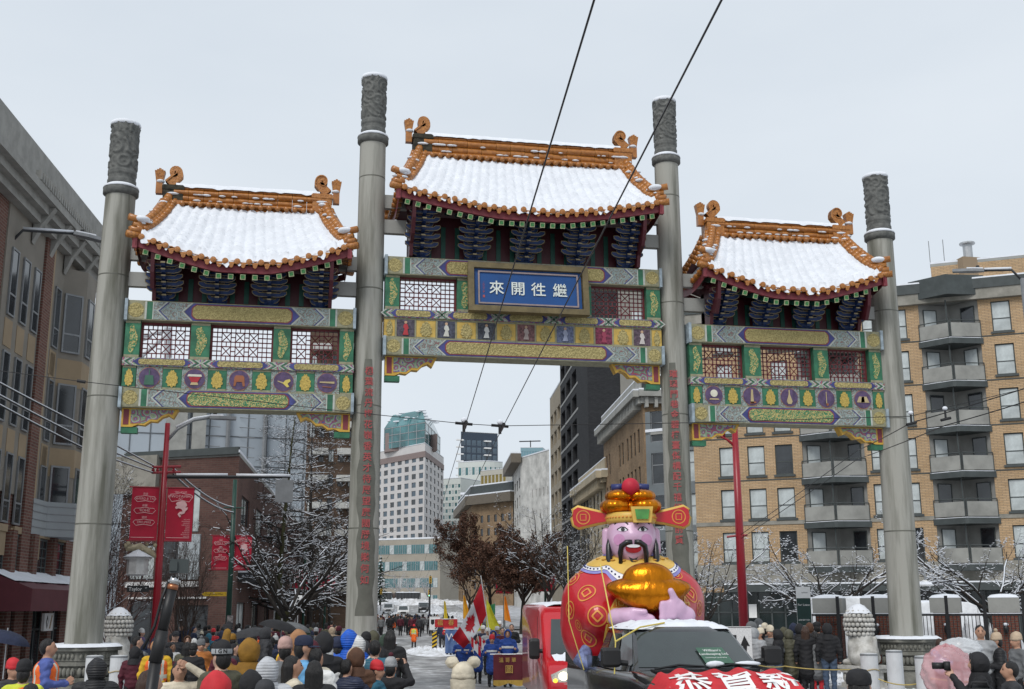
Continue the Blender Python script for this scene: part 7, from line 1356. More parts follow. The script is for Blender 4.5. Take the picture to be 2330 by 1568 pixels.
def march(P, D, n=60):
    P = P.copy()
    for _ in range(n): P += D * np.clip(Bd(P), -.2, .2)[:, None]
    return P
def grad(P):
    e = 1e-3; return np.stack([(Bd(P + np.eye(3)[i] * e) - Bd(P - np.eye(3)[i] * e)) / (2 * e) for i in range(3)], 1)
def coin(x, z, r, name='coin_print', front=-3.0, m=VORG, sq=True):
    p = march(np.array([[x, front, z]]), np.array([[0, 1., 0]])); n = grad(p)[0]; n /= np.linalg.norm(n); p = p[0]; t = np.cross(n, [0, 0, 1.]); t /= np.linalg.norm(t); b_ = np.cross(n, t) * -1; mb = MB()
    def ringp(f0, f1, k):
        a = [f0(i / k) for i in range(k)]; c = [f1(i / k) for i in range(k)]; Q = np.array([p + t * q[0] + b_ * q[1] + n * .25 for q in a + c]); Q = march(Q, np.repeat(-n[None], len(Q), 0)) + n * .008
        mb.add([tuple(v) for v in Q], [(i, (i + 1) % k, k + (i + 1) % k, k + i) for i in range(k)])
    ci = lambda rr: (lambda f: (rr * math.cos(6.2832 * f), rr * math.sin(6.2832 * f)))
    def sqr(rr, rot):
        def f_(f):
            a = 6.2832 * f; k = 1 / max(abs(math.cos(a)), abs(math.sin(a))); k = min(k, 1.3); return (rr * k * math.cos(a + rot), rr * k * math.sin(a + rot))
        return f_
    ringp(ci(r), ci(r * .86), 28)
    if sq: ringp(sqr(r * .46, .78), sqr(r * .30, .78), 24)
    mb.build(name, m, bodyo, True)
for px, py, r in ((1314, 1287, .17), (1319, 1342, .18), (1342, 1394, .18), (1322, 1443, .17), (1281, 1381, .16), (1290, 1310, .14), (1568, 1284, .17), (1566, 1345, .17), (1588, 1378, .14), (1536, 1301, .12), (1300, 1345 + 70, .10)): coin(xx(px), zz(py), r)
# cape collar: yellow shoulder cape, periwinkle inner ring, studded white edge
def cape(z_in, z_out, r_in, r_out, m, name, scal=0., lift=.012, w0=0., n=72):
    mb = MB(); P = []
    for k in range(9):
        f = k / 8
        for i in range(n):
            a = 6.2832 * i / n; sc_ = 1 + scal * abs(math.sin(a * 3 + .4)) * f; r = (r_in + (r_out - r_in) * f) * sc_; P.append((r * math.cos(a) * 1.12, r * math.sin(a), 0))
    P = np.array(P); P[:, 2] = zz(1180); Q = march(P, np.repeat([[0, 0, -1.]], len(P), 0), 80) + np.array([0, 0, lift]); mb.add([tuple(v) for v in Q], [(k * n + i, k * n + (i + 1) % n, (k + 1) * n + (i + 1) % n, (k + 1) * n + i) for k in range(8) for i in range(n)]); return mb.build(name, m, bodyo, True)
cape(0, 0, .1, .76, VPUR, 'collar_edge', .16, .02); cape(0, 0, .1, .725, VWHT, 'collar_band', .16, .035); cape(0, 0, .1, .67, VYEL, 'shoulder_cape', .16, .05); cape(0, 0, .1, .45, VPUR, 'inner_collar', .1, .065)
mb = MB(); P = np.array([[(.70 * (1 + .16 * abs(math.sin(a * 3 + .4)))) * math.cos(a) * 1.12, .70 * (1 + .16 * abs(math.sin(a * 3 + .4))) * math.sin(a), zz(1180)] for a in [6.2832 * i / 70 for i in range(70)]]); Q = march(P, np.repeat([[0, 0, -1.]], len(P), 0), 80)
for v in Q: mb.ball((v[0], v[1], v[2] + .04), .018, 0, 6, 4)
mb.build('collar_studs', VNAVY, bodyo, True, kind='stuff')
for a in range(200, 345, 18):
    t = R_(a); c = MB(); p = march(np.array([[.565 * math.cos(t) * 1.15, .565 * math.sin(t), zz(1180)]]), np.array([[0, 0, -1.]]), 80)[0]; c.ball((p[0], p[1], p[2] + .045), (.055, .055, .02), 0, 10, 6); c.build('cape_roundel', mat('mustard_print', (.5, .26, .04), .5), bodyo, True)
# head
Hd = SDF(.08); hz = zz(1212); Hd.e((0, -.22, hz), (.455, .44, .46)).e((0, -.30, hz - .2), (.38, .36, .27)).e((-.22, -.46, hz - .08), (.15, .12, .12)).e((.22, -.46, hz - .08), (.15, .12, .12)).e((0, -.60, hz + .0), (.10, .09, .09)).e((-.08, -.57, hz - .02), (.05, .05, .04)).e((.08, -.57, hz - .02), (.05, .05, .04)).c((0, -.5, hz - .34), (0, -.46, hz - .38), .10)
head = obj('head', Hd.mesh('head', [LILAC], .028), inf)
for s in (-1, 1): E_ = SDF(.04); E_.c((s * .45, -.12, hz + .10), (s * .44, -.13, hz - .16), .085, .10); E_.e((s * .47, -.14, hz - .24), (.07, .06, .08)); obj('ear', E_.mesh('ear', [LILAC], .025), head)
def hy(x, z): # front surface of the face
    P = np.array([[x, -1.2, z]])
    for _ in range(50): P[:, 1] += np.clip(Hd(P), -.1, .1)
    return P[0, 1]
def fdisc(x, z, rx, rz, m, name, lift=.012, par=None):
    b = MB(); n_ = 20; c = (x, hy(x, z) - lift, z); b.add([c] + [(x + rx * math.cos(6.2832 * i / n_), hy(x + rx * math.cos(6.2832 * i / n_), z + rz * math.sin(6.2832 * i / n_)) - lift, z + rz * math.sin(6.2832 * i / n_)) for i in range(n_)], [(0, i + 1, (i + 1) % n_ + 1) for i in range(n_)]); return b.build(name, m, par or head, True)
def fline(pts, r, m, name, lift=.01): b = MB(); b.tube([(x, hy(x, z) - lift, z) for x, z in pts], r, 6); return b.build(name, m, head, True)
for s in (-1, 1):
    fdisc(s * .25, hz - .06, .10, .10, VPINK, 'cheek', .008); fdisc(s * .18, hz + .12, .085, .034, VWHT, 'eye'); fdisc(s * .18, hz + .12, .036, .034, VBLK, 'iris', .018)
    fline([(s * .09, hz + .11), (s * .14, hz + .155), (s * .2, hz + .165), (s * .28, hz + .12)], .010, VBLK, 'eyelid', .014); fline([(s * .08, hz + .21), (s * .16, hz + .275), (s * .25, hz + .27), (s * .32, hz + .22)], .011, VBLK, 'eyebrow', .012)
    m_ = MB(); m_.tube([(s * .02, -.66, hz - .10), (s * .12, -.66, hz - .11), (s * .21, -.62, hz - .17), (s * .235, -.60, hz - .30), (s * .23, -.58, hz - .46), (s * .20, -.56, hz - .54)], [.045, .05, .052, .048, .04, .012], 10); m_.build('moustache', VBLK, head, True)
    m_ = MB(); m_.tube([(s * .40, -.30, hz + .05), (s * .43, -.36, hz - .15), (s * .43, -.42, hz - .36), (s * .40, -.46, hz - .56), (s * .46, -.46, hz - .68)], [.02, .05, .06, .05, .012], 10); m_.build('side_lock', VBLK, head, True)
fdisc(0, hz - .22, .145, .075, mat('mouth_red', (.35, .012, .02), .4), 'mouth', .02); fdisc(0, hz - .175, .12, .028, VWHT, 'teeth', .03); m_ = MB(); m_.prism([(-.10, -.33), (.10, -.33), (.03, -.46), (-.03, -.46)], lambda a, c, h: (a, h, hz + c), -.60, -.52, 0); m_.build('goatee', VBLK, head)
# hat
bz = zz(1173); h = MB(); h.lathe([(.44, -.05), (.47, 0), (.47, .10), (.44, .14)], 36, 0, (0, -.16, bz)); hat = h.build('hat_band', VYEL, inf, True)
for k in range(22): t = R_(180 + 180 * k / 21); e = MB(); e.ball((.475 * math.cos(t), -.16 + .475 * math.sin(t), bz + .05), .02, 0, 6, 4); e.build('band_stud', VORG, hat, True)
for (x, y, z, rx, ry, rz_, t) in ((-.27, -.22, .26, .30, .34, .15, .0), (.27, -.22, .26, .30, .34, .15, .0), (0, .0, .25, .50, .42, .16, 0), (-.20, -.20, .44, .27, .30, .13, 0), (.20, -.20, .44, .27, .30, .13, 0), (0, .05, .46, .34, .32, .15, 0)):
    e = MB(); e.grid(lambda u, v: (x + rx * math.cos(6.2832 * u) * math.sin(math.pi * v) ** .75 * (1 + .02 * math.sin(u * 88)), y + ry * math.sin(6.2832 * u) * math.sin(math.pi * v) ** .75 * (1 + .02 * math.sin(u * 88)), bz + z - rz_ * math.cos(math.pi * v)), 60, 16); e.build('hat_lobe', GOLDV, hat, True)
e = MB(); e.ball((0, -.36, bz + .60), .165, 0, 18, 12); e.build('pompom', mat('red_pompom', (.42, .01, .03), .6), hat, True)
for s in (-1, 1): e = MB(); e.tube([(s * .10, -.2, bz + .62), (s * .34, -.16, bz + .60)], [.06, .075], 10); e.build('hat_tassel_knob', VNAVY, hat, True)
Gm = SDF(.05); Gm.e((0, 0, 0), (.19, .06, .15)); e = MB(); rr = [(-.20, .13), (.20, .13), (.16, -.15), (-.16, -.15)]; e.prism(rr, lambda a, c, h_: (a + .17, h_, c + bz + .09), -.72, -.60, 0); gm = e.build('gem_mount', VYEL, hat); e = MB(); e.prism([(a * .66 + .17, c * .62 + bz + .09) for a, c in rr], lambda a, c, h_: (a, h_, c), -.76, -.72, 0); e.build('gem', VGRN, gm)
for s in (-1, 1):
    e = MB(); pts = [(.34, .05), (.60, .10), (.98, .19), (1.06, .14), (1.08, .0), (1.05, -.12), (.97, -.17), (.62, -.09), (.34, -.05)]
    e.prism([(s * a - .0, bz + .06 + c) for a, c in pts][::s], lambda a, c, h_: (a, h_, c), -.24, -.12, 0); wg = e.build('hat_wing', VRED, hat)
    e = MB(); e.tube([(s * a, -.18, bz + .06 + c) for a, c in pts], .045, 8); e.build('wing_edge', VYEL, wg, True)
    e = MB(); cx_, cz_ = s * .88, bz + .07
    for r0, r1 in ((.13, .11),): e.add([(cx_ + r * math.cos(6.2832 * i / 24), -.246, cz_ + r * math.sin(6.2832 * i / 24)) for r in (r0, r1) for i in range(24)], [(i, (i + 1) % 24, 24 + (i + 1) % 24, 24 + i) for i in range(24)])
    for a, b_ in (((-.055, -.06), (.055, -.045)), ((-.055, .045), (.055, .06)), ((-.06, -.045), (-.045, .045)), ((.045, -.045), (.06, .045))): e.bb((cx_ + a[0], -.25, cz_ + a[1]), (cx_ + b_[0], -.243, cz_ + b_[1]))
    e.build('wing_coin', VORG, wg)
# ingot held in both hands
ig = thing('inflatable_ingot', 'shiny gold inflatable ingot hugged by the giant inflatable figure', 'inflatable', IP, inf.rotation_euler.z); ig.scale = inf.scale
c = Vector((xx(1462), -1.10, zz(1347)))
e = MB(); e.grid(lambda u, v: (lambda a, t: (c.x + (.74 - .0 * v) * math.cos(a) * math.sin(t) ** .8, c.y + .36 * math.sin(a) * math.sin(t) ** .8, c.z + .12 * (abs(math.cos(a)) ** 2) * math.sin(t) - .33 * math.cos(t) * (1 - .45 * abs(math.cos(a) * math.sin(t))) + .012 * math.sin(u * 180) * math.sin(t) ** 4))(6.2832 * u, math.pi * v), 90, 24); e.build('ingot_boat', GOLDV, ig, True)
e = MB(); e.grid(lambda u, v: (c.x + .47 * math.cos(6.2832 * u) * math.sin(math.pi * v / 2), c.y + .26 * math.sin(6.2832 * u) * math.sin(math.pi * v / 2), c.z + .16 + .38 * math.cos(math.pi * v / 2) ** .8), 60, 14); e.build('ingot_dome', GOLDV, ig, True)
# hands and gold-keyed cuffs
Hr = SDF(.05); hx, hzv = xx(1512), zz(1376); Hr.e((hx + .02, -1.30, hzv), (.22, .13, .17)).c((hx + .26, -1.15, hzv - .14), (hx + .06, -1.26, hzv - .03), .16, .15)
for k in range(4): Hr.c((hx + .02, -1.38, hzv + .08 - k * .075), (hx - .17 - .02 * (k % 2), -1.42, hzv + .06 - k * .075), .045, .042); Hr.c((hx - .17, -1.42, hzv + .06 - k * .075), (hx - .14, -1.34, hzv + .06 - k * .075), .042, .038)
Hr.c((hx + .05, -1.36, hzv + .12), (hx - .02, -1.42, hzv + .27), .07, .055); obj('hand', Hr.mesh('hand', [LILAC], .02), inf)
Hl = SDF(.05); hx, hzv = xx(1432), zz(1394); Hl.e((hx - .08, -1.28, hzv), (.20, .13, .12)).c((hx - .34, -1.1, hzv - .03), (hx - .1, -1.26, hzv), .16, .14)
for k in range(4): Hl.c((hx + .03, -1.34, hzv + .05 - k * .055), (hx + .27 - .03 * abs(k - 1), -1.38, hzv - .02 - k * .04), .044, .04)
Hl.c((hx - .06, -1.36, hzv + .08), (hx + .13, -1.42, hzv + .07), .055, .045); obj('hand', Hl.mesh('hand', [LILAC], .02), inf)
def drape(pts, lift=.012): Q = march(np.array([[x, -3., z] for x, z in pts], float), np.repeat([[0, 1., 0]], len(pts), 0), 90); return Q + np.array([0, -lift, 0])
for path, ha in (([(1404, 1358), (1394, 1375), (1386, 1398), (1380, 1422), (1376, 1448), (1373, 1474)], (xx(1402), zz(1394))), ([(1530, 1350), (1540, 1366), (1547, 1386), (1551, 1408), (1552, 1430)], (xx(1535), zz(1384)))):
    pp = [(xx(x), zz(y)) for x, y in path]; n_ = len(pp)
    for wd, lf, m, nm in ((.15, .012, VYEL, 'sleeve_trim'), (.118, .02, mat('trim_orange', (.50, .16, .02), .45), 'trim_field')):
        Q = drape([(x - wd, z) for x, z in pp] + [(x, z) for x, z in pp] + [(x + wd, z) for x, z in pp], lf); e = MB(); e.add([tuple(v) for v in Q], [(k * n_ + i, k * n_ + i + 1, (k + 1) * n_ + i + 1, (k + 1) * n_ + i) for k in (0, 1) for i in range(n_ - 1)]); tr = e.build(nm, m, inf, True)
    for i in range(n_ - 1):
        for rr in (.085, .04):
            x, z = (pp[i][0] + pp[i + 1][0]) / 2, (pp[i][1] + pp[i + 1][1]) / 2; e = MB(); e.tube([tuple(v) for v in drape([(x + rr * a_, z + rr * .85 * c_) for a_, c_ in ((-1, -1), (0, -1), (1, -1), (1, 0), (1, 1), (0, 1), (-1, 1), (-1, 0), (-1, -.7))], .024)], .011, 4); e.build('key_print', VYEL, tr)
    sx_ = -1 if ha[0] < 0.4 else 1; e = MB(); e.tube([(ha[0] + sx_ * .02, -.86, ha[1] - .12), (ha[0] - sx_ * .02, -1.08, ha[1] - .05), (ha[0] - sx_ * .06, -1.2, ha[1] - .02)], [.24, .20, .17], 20); e.build('cuff_lining', LILAC, inf, True)
e = MB(); e.lathe([(.72, 0), (.98, .10), (1.0, .25)], 24, 0, (0, 0, 1.0)); e.build('base_skirt', VNAVY, inf, True)
e = MB(); e.tube([Vector((-.80, -.55, zz(1455))), Vector((-.95, -.72, zz(1492))), Vector((-.72, -.9, zz(1520)))], [.10, .17, .10], 14); e.build('shoe', mat('patterned_blue', (.12, .15, .28), .5, .6, 9), inf, True)
# ================================================================ people
PAL = dict(black=(.014, .014, .016), char=(.035, .036, .04), grey=(.13, .135, .14), lgrey=(.30, .31, .32), white=(.62, .62, .61), cream=(.55, .49, .38), beige=(.40, .31, .22), red=(.42, .012, .022), maroon=(.075, .01, .02), blue=(.02, .06, .26), royal=(.01, .09, .48), navy=(.016, .022, .05), hoodie=(.07, .10, .30), teal=(.02, .10, .15), olive=(.075, .072, .045), green=(.03, .05, .035), mustard=(.22, .11, .012), yellow=(.55, .33, .02), hivis=(.55, .60, .05), orange=(.38, .13, .025), horange=(.75, .13, .02), brown=(.085, .04, .022), tan=(.30, .15, .07), pink=(.42, .27, .24), purple=(.12, .07, .16), jeans=(.05, .075, .12), silver=(.42, .43, .45), lblue=(.12, .32, .55))
def cloth_mat(c, puff=0): return mat('%s_%s' % (c, 'puffer' if puff else 'cloth'), PAL[c], .55 if puff else .8, .22, 5, .3 if puff else .6, 16, wave=10 if puff else None)
SKINS = [mat('skin_%d' % i, c, .5, .06, 6) for i, c in enumerate([(.46, .27, .19), (.40, .22, .145), (.50, .31, .23), (.22, .115, .07)])]
HAIRS = dict(hblack=mat('black_hair', (.010, .009, .009), .45, .4, 40, .6, 60, stretch=(3, 3, .5)), hbrown=mat('brown_hair', (.045, .022, .013), .45, .4, 40, .6, 60, stretch=(3, 3, .5)))
TEETH = mat('lip_tone', (.22, .06, .06), .5); EYED = mat('eye_dark', (.012, .009, .008), .2)
POSE = dict(down=((.27, .02, 1.13), (.27, -.04, .88)), pocket=((.30, .05, 1.15), (.18, -.13, 1.0)), phone=((.26, -.18, 1.20), (.08, -.34, 1.46)), high=((.28, -.20, 1.40), (.11, -.38, 1.66)), look=((.27, .0, 1.13), (.10, -.28, 1.13)), carry=((.28, -.02, 1.12), (.24, -.30, 1.18)), head=((.36, -.14, 1.52), (.09, -.13, 1.70)), up=((.31, -.12, 1.58), (.27, -.20, 1.86)))
BODY = {}
def fingers(H, w, d, n, side, spread=.0):
    """palm and five unequal bent fingers leaving wrist w along d; n: palm normal"""
    w, d, n = Vector(w), Vector(d).normalized(), Vector(n).normalized(); t = d.cross(n).normalized() * side; n = t.cross(d).normalized() * side
    for k in range(4): b = t * (-.030 + .020 * k); H.c(w + b * .6, w + d * .075 + b, .018, .013)
    for k, L_ in enumerate((.058, .072, .076, .064)):
        b = w + d * .08 + t * (-.030 + .020 * k); m = b + d * L_ * .55 + n * .006; e = m + d * L_ * .30 + n * L_ * .45; H.c(b, m, .0095, .009); H.c(m, e, .009, .0075)
    b = w + d * .02 + t * .030; m = b + d * .035 + t * .028; H.c(b, m, .014, .011); H.c(m, m + d * .034 + n * .012, .011, .009)
def body(L_, R_a, long=0, puff=0, walk=0, hand=None):
    key = (L_, R_a, long, puff, walk, hand)
    if key in BODY: return BODY[key]
    S = SDF(.04); P = .018 * puff
    for s in (-1, 1):
        fy = s * .17 * walk; S.c((s * .09, .03 + fy, .05), (s * .095, -.17 + fy, .042), .052, .042, 3).c((s * .09, .02 + fy, .09), (s * .095, -.02 + fy * .5 - .03 * walk, .47), .055, .068, 2).c((s * .095, -.02 + fy * .5 - .03 * walk, .47), (s * .10, 0, .88), .072, .098, 2)
    S.e((0, 0, .96), (.185 + P, .145 + P, .15), 1).e((0, 0, 1.16), (.20 + P, .15 + P, .26), 1).e((0, .005, 1.32), (.215 + P, .155 + P, .17), 1).c((-.165, .01, 1.40), (.165, .01, 1.40), .082 + P, None, 1)
    if long: S.c((0, 0, .62), (0, 0, 1.0), .215, .18, 1)
    for s, nm in ((-1, L_), (1, R_a)):
        e, w = POSE[nm]; sh = (s * .205, .01, 1.385); e = (s * e[0], e[1], e[2]); w = (s * w[0], w[1], w[2]); S.c(sh, e, .075 + P, .062 + P, 1).c(e, w, .062 + P, .045 + P * .6, 1)
        if hand is None or nm in ('down', 'pocket'): d = (Vector(w) - Vector(e)).normalized(); q = Vector(w) + d * .06; S.c(w, q, .034, .03, 4)
    S.c((0, .015, 1.43), (0, .0, 1.54), .06, .056, 0).e((0, -.008, 1.635), (.076, .095, .112), 0).e((0, -.04, 1.575), (.058, .06, .055), 0).c((0, -.104, 1.635), (0, -.117, 1.607), .010, .016, 0).e((-.08, .005, 1.625), (.014, .024, .034), 0).e((.08, .005, 1.625), (.014, .024, .034), 0)
    lo, hi = S.bounds(.05); V, Fc = surf_nets(S, lo, hi, .0165); C = V[Fc].mean(1); mi = np.array([q[5] for q in S.p])[np.argmin([S.one(q, C) for q in S.p], 0)]; mi = np.where((mi == 0) & (C[:, 2] < 1.475), 1, mi)
    e_ = 2e-3; gr = np.stack([(S(V + np.eye(3)[i] * e_) - S(V - np.eye(3)[i] * e_)) for i in range(3)], 1); gr /= np.linalg.norm(gr, axis=1, keepdims=True) + 1e-9; x_, y_, z_ = V.T; wr_ = (np.sin(37 * z_ + 11 * x_ + 5 * np.sin(9 * y_)) * np.sin(19 * x_ - 23 * y_ + 7 * z_) + .6 * np.sin(61 * z_ + 29 * y_)) * .0065 * (z_ < 1.44) * (z_ > .1); V = V + gr * wr_[:, None]
    if hand:
        H = SDF(.012)
        for s, nm in ((-1, L_), (1, R_a)):
            if nm in ('down', 'pocket'): continue
            e, w = POSE[nm]; e = Vector((s * e[0], e[1], e[2])); w = Vector((s * w[0], w[1], w[2])); d = (w - e).normalized()
            if nm == 'head': d = Vector((-s * .8, -.05, .35)); n = Vector((0, 1, -.1))
            elif nm in ('phone', 'high', 'look'): d = (d * .5 + Vector((-s * .1, -.25, .6))).normalized(); n = Vector((-s, -.1, 0))
            else: n = Vector((0, -1, 0))
            fingers(H, w, d, n, s)
        lo, hi = H.bounds(.02); V2, F2 = surf_nets(H, lo, hi, .0062); V, Fc, mi = np.concatenate([V, V2]), np.concatenate([Fc, F2 + len(V)]), np.concatenate([mi, np.full(len(F2), 4)])
    me = np_mesh('body', V, Fc, [SKINS[0], DARK, DARK, BLACK, SKINS[0]], mi); BODY[key] = me; return me
HW = {}
def headgear(kind):
    if kind in HW: return HW[kind]
    b = MB()
    if kind in ('short', 'long'):
        S = SDF(.03); S.e((0, .022, 1.668), (.088, .098, .098)).e((0, .05, 1.62), (.082, .07, .09))
        if kind == 'long': S.c((-.05, .06, 1.62), (-.06, .07, 1.36), .06, .05).c((.05, .06, 1.62), (.06, .07, 1.36), .06, .05).c((0, .08, 1.6), (0, .09, 1.34), .06, .05)
        me = S.mesh('hair', [BLACK], .0125, post=lambda V, Fc, mi: (V * (1 + .012 * np.sin(90 * V[:, :1] + 40 * V[:, 1:2]) * np.array([1, 1, 0])) + np.stack([0 * V[:, 0], .004 * np.sin(70 * V[:, 0]), .004 * np.sin(95 * V[:, 0] + 60 * V[:, 1])], 1), mi))
    elif kind in ('beanie', 'pom', 'bear'):
        b.lathe([(.092, 1.655), (.104, 1.66), (.108, 1.69), (.102, 1.715)], 24, 0, (0, .005, 0), 1, 1.14, False); b.lathe([(.100, 1.70), (.103, 1.73), (.093, 1.775), (.066, 1.812), (.03, 1.828), (.004, 1.832)], 24, 0, (0, .008, 0), 1, 1.12, False)
        b.v = [(x * (1 + .018 * math.sin(24 * math.atan2(y, x))), y * (1 + .018 * math.sin(24 * math.atan2(y, x))), z - .012 * (y < 0)) for x, y, z in b.v]
        if kind == 'pom': b.ball((0, .01, 1.855), .042, 1, 12, 8)
        if kind == 'bear':
            for s in (-1, 1): b.ball((s * .098, .0, 1.825), (.062, .055, .060), 0, 18, 12)
            b.lathe([(.08, 1.50), (.112, 1.56), (.116, 1.66)], 20, 0, (0, .03, 0), 1, 1.1, False)
        if kind == 'bear': b.v = [(x * 1.12 + rnd.uniform(-.005, .005), y * 1.1 + rnd.uniform(-.005, .005), z + rnd.uniform(-.005, .005)) for x, y, z in b.v]
        me = b.mesh(kind, [BLACK, BLACK], True)
    elif kind == 'cap':
        b.lathe([(.098, 1.665), (.103, 1.69), (.096, 1.745), (.065, 1.78), (.004, 1.792)], 24, 0, (0, .008, 0), 1, 1.14, False); b.grid(lambda u, v: (.09 * math.cos(math.pi * (1 + u)) * (1 - .15 * v), -.06 - .16 * v * math.sin(math.pi * u) ** .6 + .02, 1.672 - .02 * v - .012 * abs(2 * u - 1)), 14, 4); me = b.mesh('cap', [BLACK, BLACK], True)
    elif kind in ('hood', 'fur'):
        def hd(u, v):
            a = 6.2832 * u; t = R_(50) + (math.pi - R_(50)) * v; r = math.sin(t); k = 1 + (.07 * math.sin(5 * a + 2 * v) + .035 * math.sin(9 * a - 14 * v) + .02 * math.sin(17 * a + 21 * v)) * v * (1 - v) * 2
            return (.128 * r * math.cos(a) * k, .018 - .150 * math.cos(t), 1.642 + .162 * r * math.sin(a) * k - .02 * v)
        b.grid(hd, 28, 14); b.tube([hd(i / 28, 0) for i in range(29)], .016 if kind == 'hood' else .038, 8, 0 if kind == 'hood' else 1, False); b.lathe([(.165, 1.385), (.155, 1.44), (.115, 1.52)], 20, 0, (0, .02, 0), 1, .95, False); me = b.mesh('hood', [BLACK, BLACK], True)
    HW[kind] = me; return me
fe = MB()
for s in (-1, 1): fe.ball((s * .032, -.092, 1.645), (.014, .012, .008), 0, 8, 5); fe.box((s * .033, -.096, 1.668), (.030, .008, .006), 0)
fe.ball((0, -.098, 1.572), (.022, .009, .007), 1, 8, 5); FACE = fe.mesh('face_features', [EYED, TEETH], True)
vs_ = SDF(.04); vs_.e((0, 0, 1.14), (.226, .178, .28), 0).e((0, .005, 1.31), (.236, .18, .17), 0)
VEST = vs_.mesh('vest', [cloth_mat('horange'), mat('reflective_tape', (.5, .5, .42), .3)], .018, post=lambda V, Fc, mi: (V, np.where((np.abs(V[Fc].mean(1)[:, 2] - 1.1) < .03) | (np.abs(np.abs(V[Fc].mean(1)[:, 0]) - .12) < .022), 1, 0)))
PN = [0]
def person(x, ytop, s, face, pose, jac, hk, hc, tro, label, o=''):
    """o: P puffer, L long coat, W walking, V orange vest, F face shown, H modelled hands, Y yellow vest; digits 1-3 choose the complexion, C child"""
    p = stand(x, s); L_, R_a = pose.split('+') if '+' in pose else (pose, pose); top = 2.4 - (ytop - 1385) / s * 1.0 - p.z; k = min(1.13, max(.55, top / {'beanie': 1.83, 'pom': 1.88, 'bear': 1.86, 'cap': 1.79, 'hood': 1.82, 'fur': 1.82}.get(hk, 1.765)))
    t = thing('person', label, 'person', p, face_cam(p) + R_(face) + math.pi / 2); t.scale = (k * (1.02 if k < 1 else 1),) * 2 + (k,); PN[0] += 1
    pf = 1 if 'P' in o else 0; bo = obj('body', body(L_, R_a, 1 if 'L' in o else 0, pf, 1 if 'W' in o else 0, 'h' if 'H' in o else None), t)
    sk = SKINS[next((int(c) for c in o if c in '123'), 0)]; ms = [sk, cloth_mat(jac, pf), cloth_mat(tro), BLACK, cloth_mat('black') if 'G' in o else sk]
    for i, m in enumerate(ms): bo.material_slots[i].link = 'OBJECT'; bo.material_slots[i].material = m
    if hk:
        nm = {'short': 'hair', 'long': 'hair', 'pom': 'bobble_hat', 'bear': 'ear_hat', 'fur': 'hood'}.get(hk, hk); h = obj(nm, headgear(hk), t); h2 = 'white'
        if ':' in hc: hc, h2 = hc.split(':')
        mm = HAIRS[hc] if hc in HAIRS else cloth_mat(hc, 1 if hk in ('hood', 'fur') and pf else 0)
        for i, m in enumerate([mm, cloth_mat(h2)][:len(h.material_slots)]): h.material_slots[i].link = 'OBJECT'; h.material_slots[i].material = m
        if hk in ('beanie', 'pom', 'cap') and abs(face) > 60: hh = obj('hair', headgear('short'), t); hh.scale = (.985, .985, .985); hh.location.z = -.012; hh.material_slots[0].link = 'OBJECT'; hh.material_slots[0].material = HAIRS['hblack']
    if abs(face) < 110: obj('face_features', FACE, t)
    if 'V' in o or 'Y' in o:
        v = obj('safety_vest', VEST, t)
        if 'Y' in o: v.material_slots[0].link = 'OBJECT'; v.material_slots[0].material = cloth_mat('hivis')
    return t
FB = MB(); FB.box((0, 0, 0), (.075, .009, .155)); FB.box((0, .006, 0), (.068, .004, .145), 1); PHM = FB.mesh('phone', [BLACK, mat('phone_screen', (.10, .09, .09), .15, .8, 25, emit=.15)])
def phone(t, loc, label, land=False, flip=0):
    M = Matrix.LocRotScale(t.location, t.rotation_euler, t.scale) @ Matrix.Translation(loc) @ Matrix.Rotation(flip, 4, 'Z') @ Matrix.Rotation(math.pi / 2 if land else .0, 4, 'Y'); o = obj('phone', PHM, None, M=Matrix.LocRotScale(M.to_translation(), M.to_quaternion(), None)); return tag(o, label, 'phone')
P_ = person
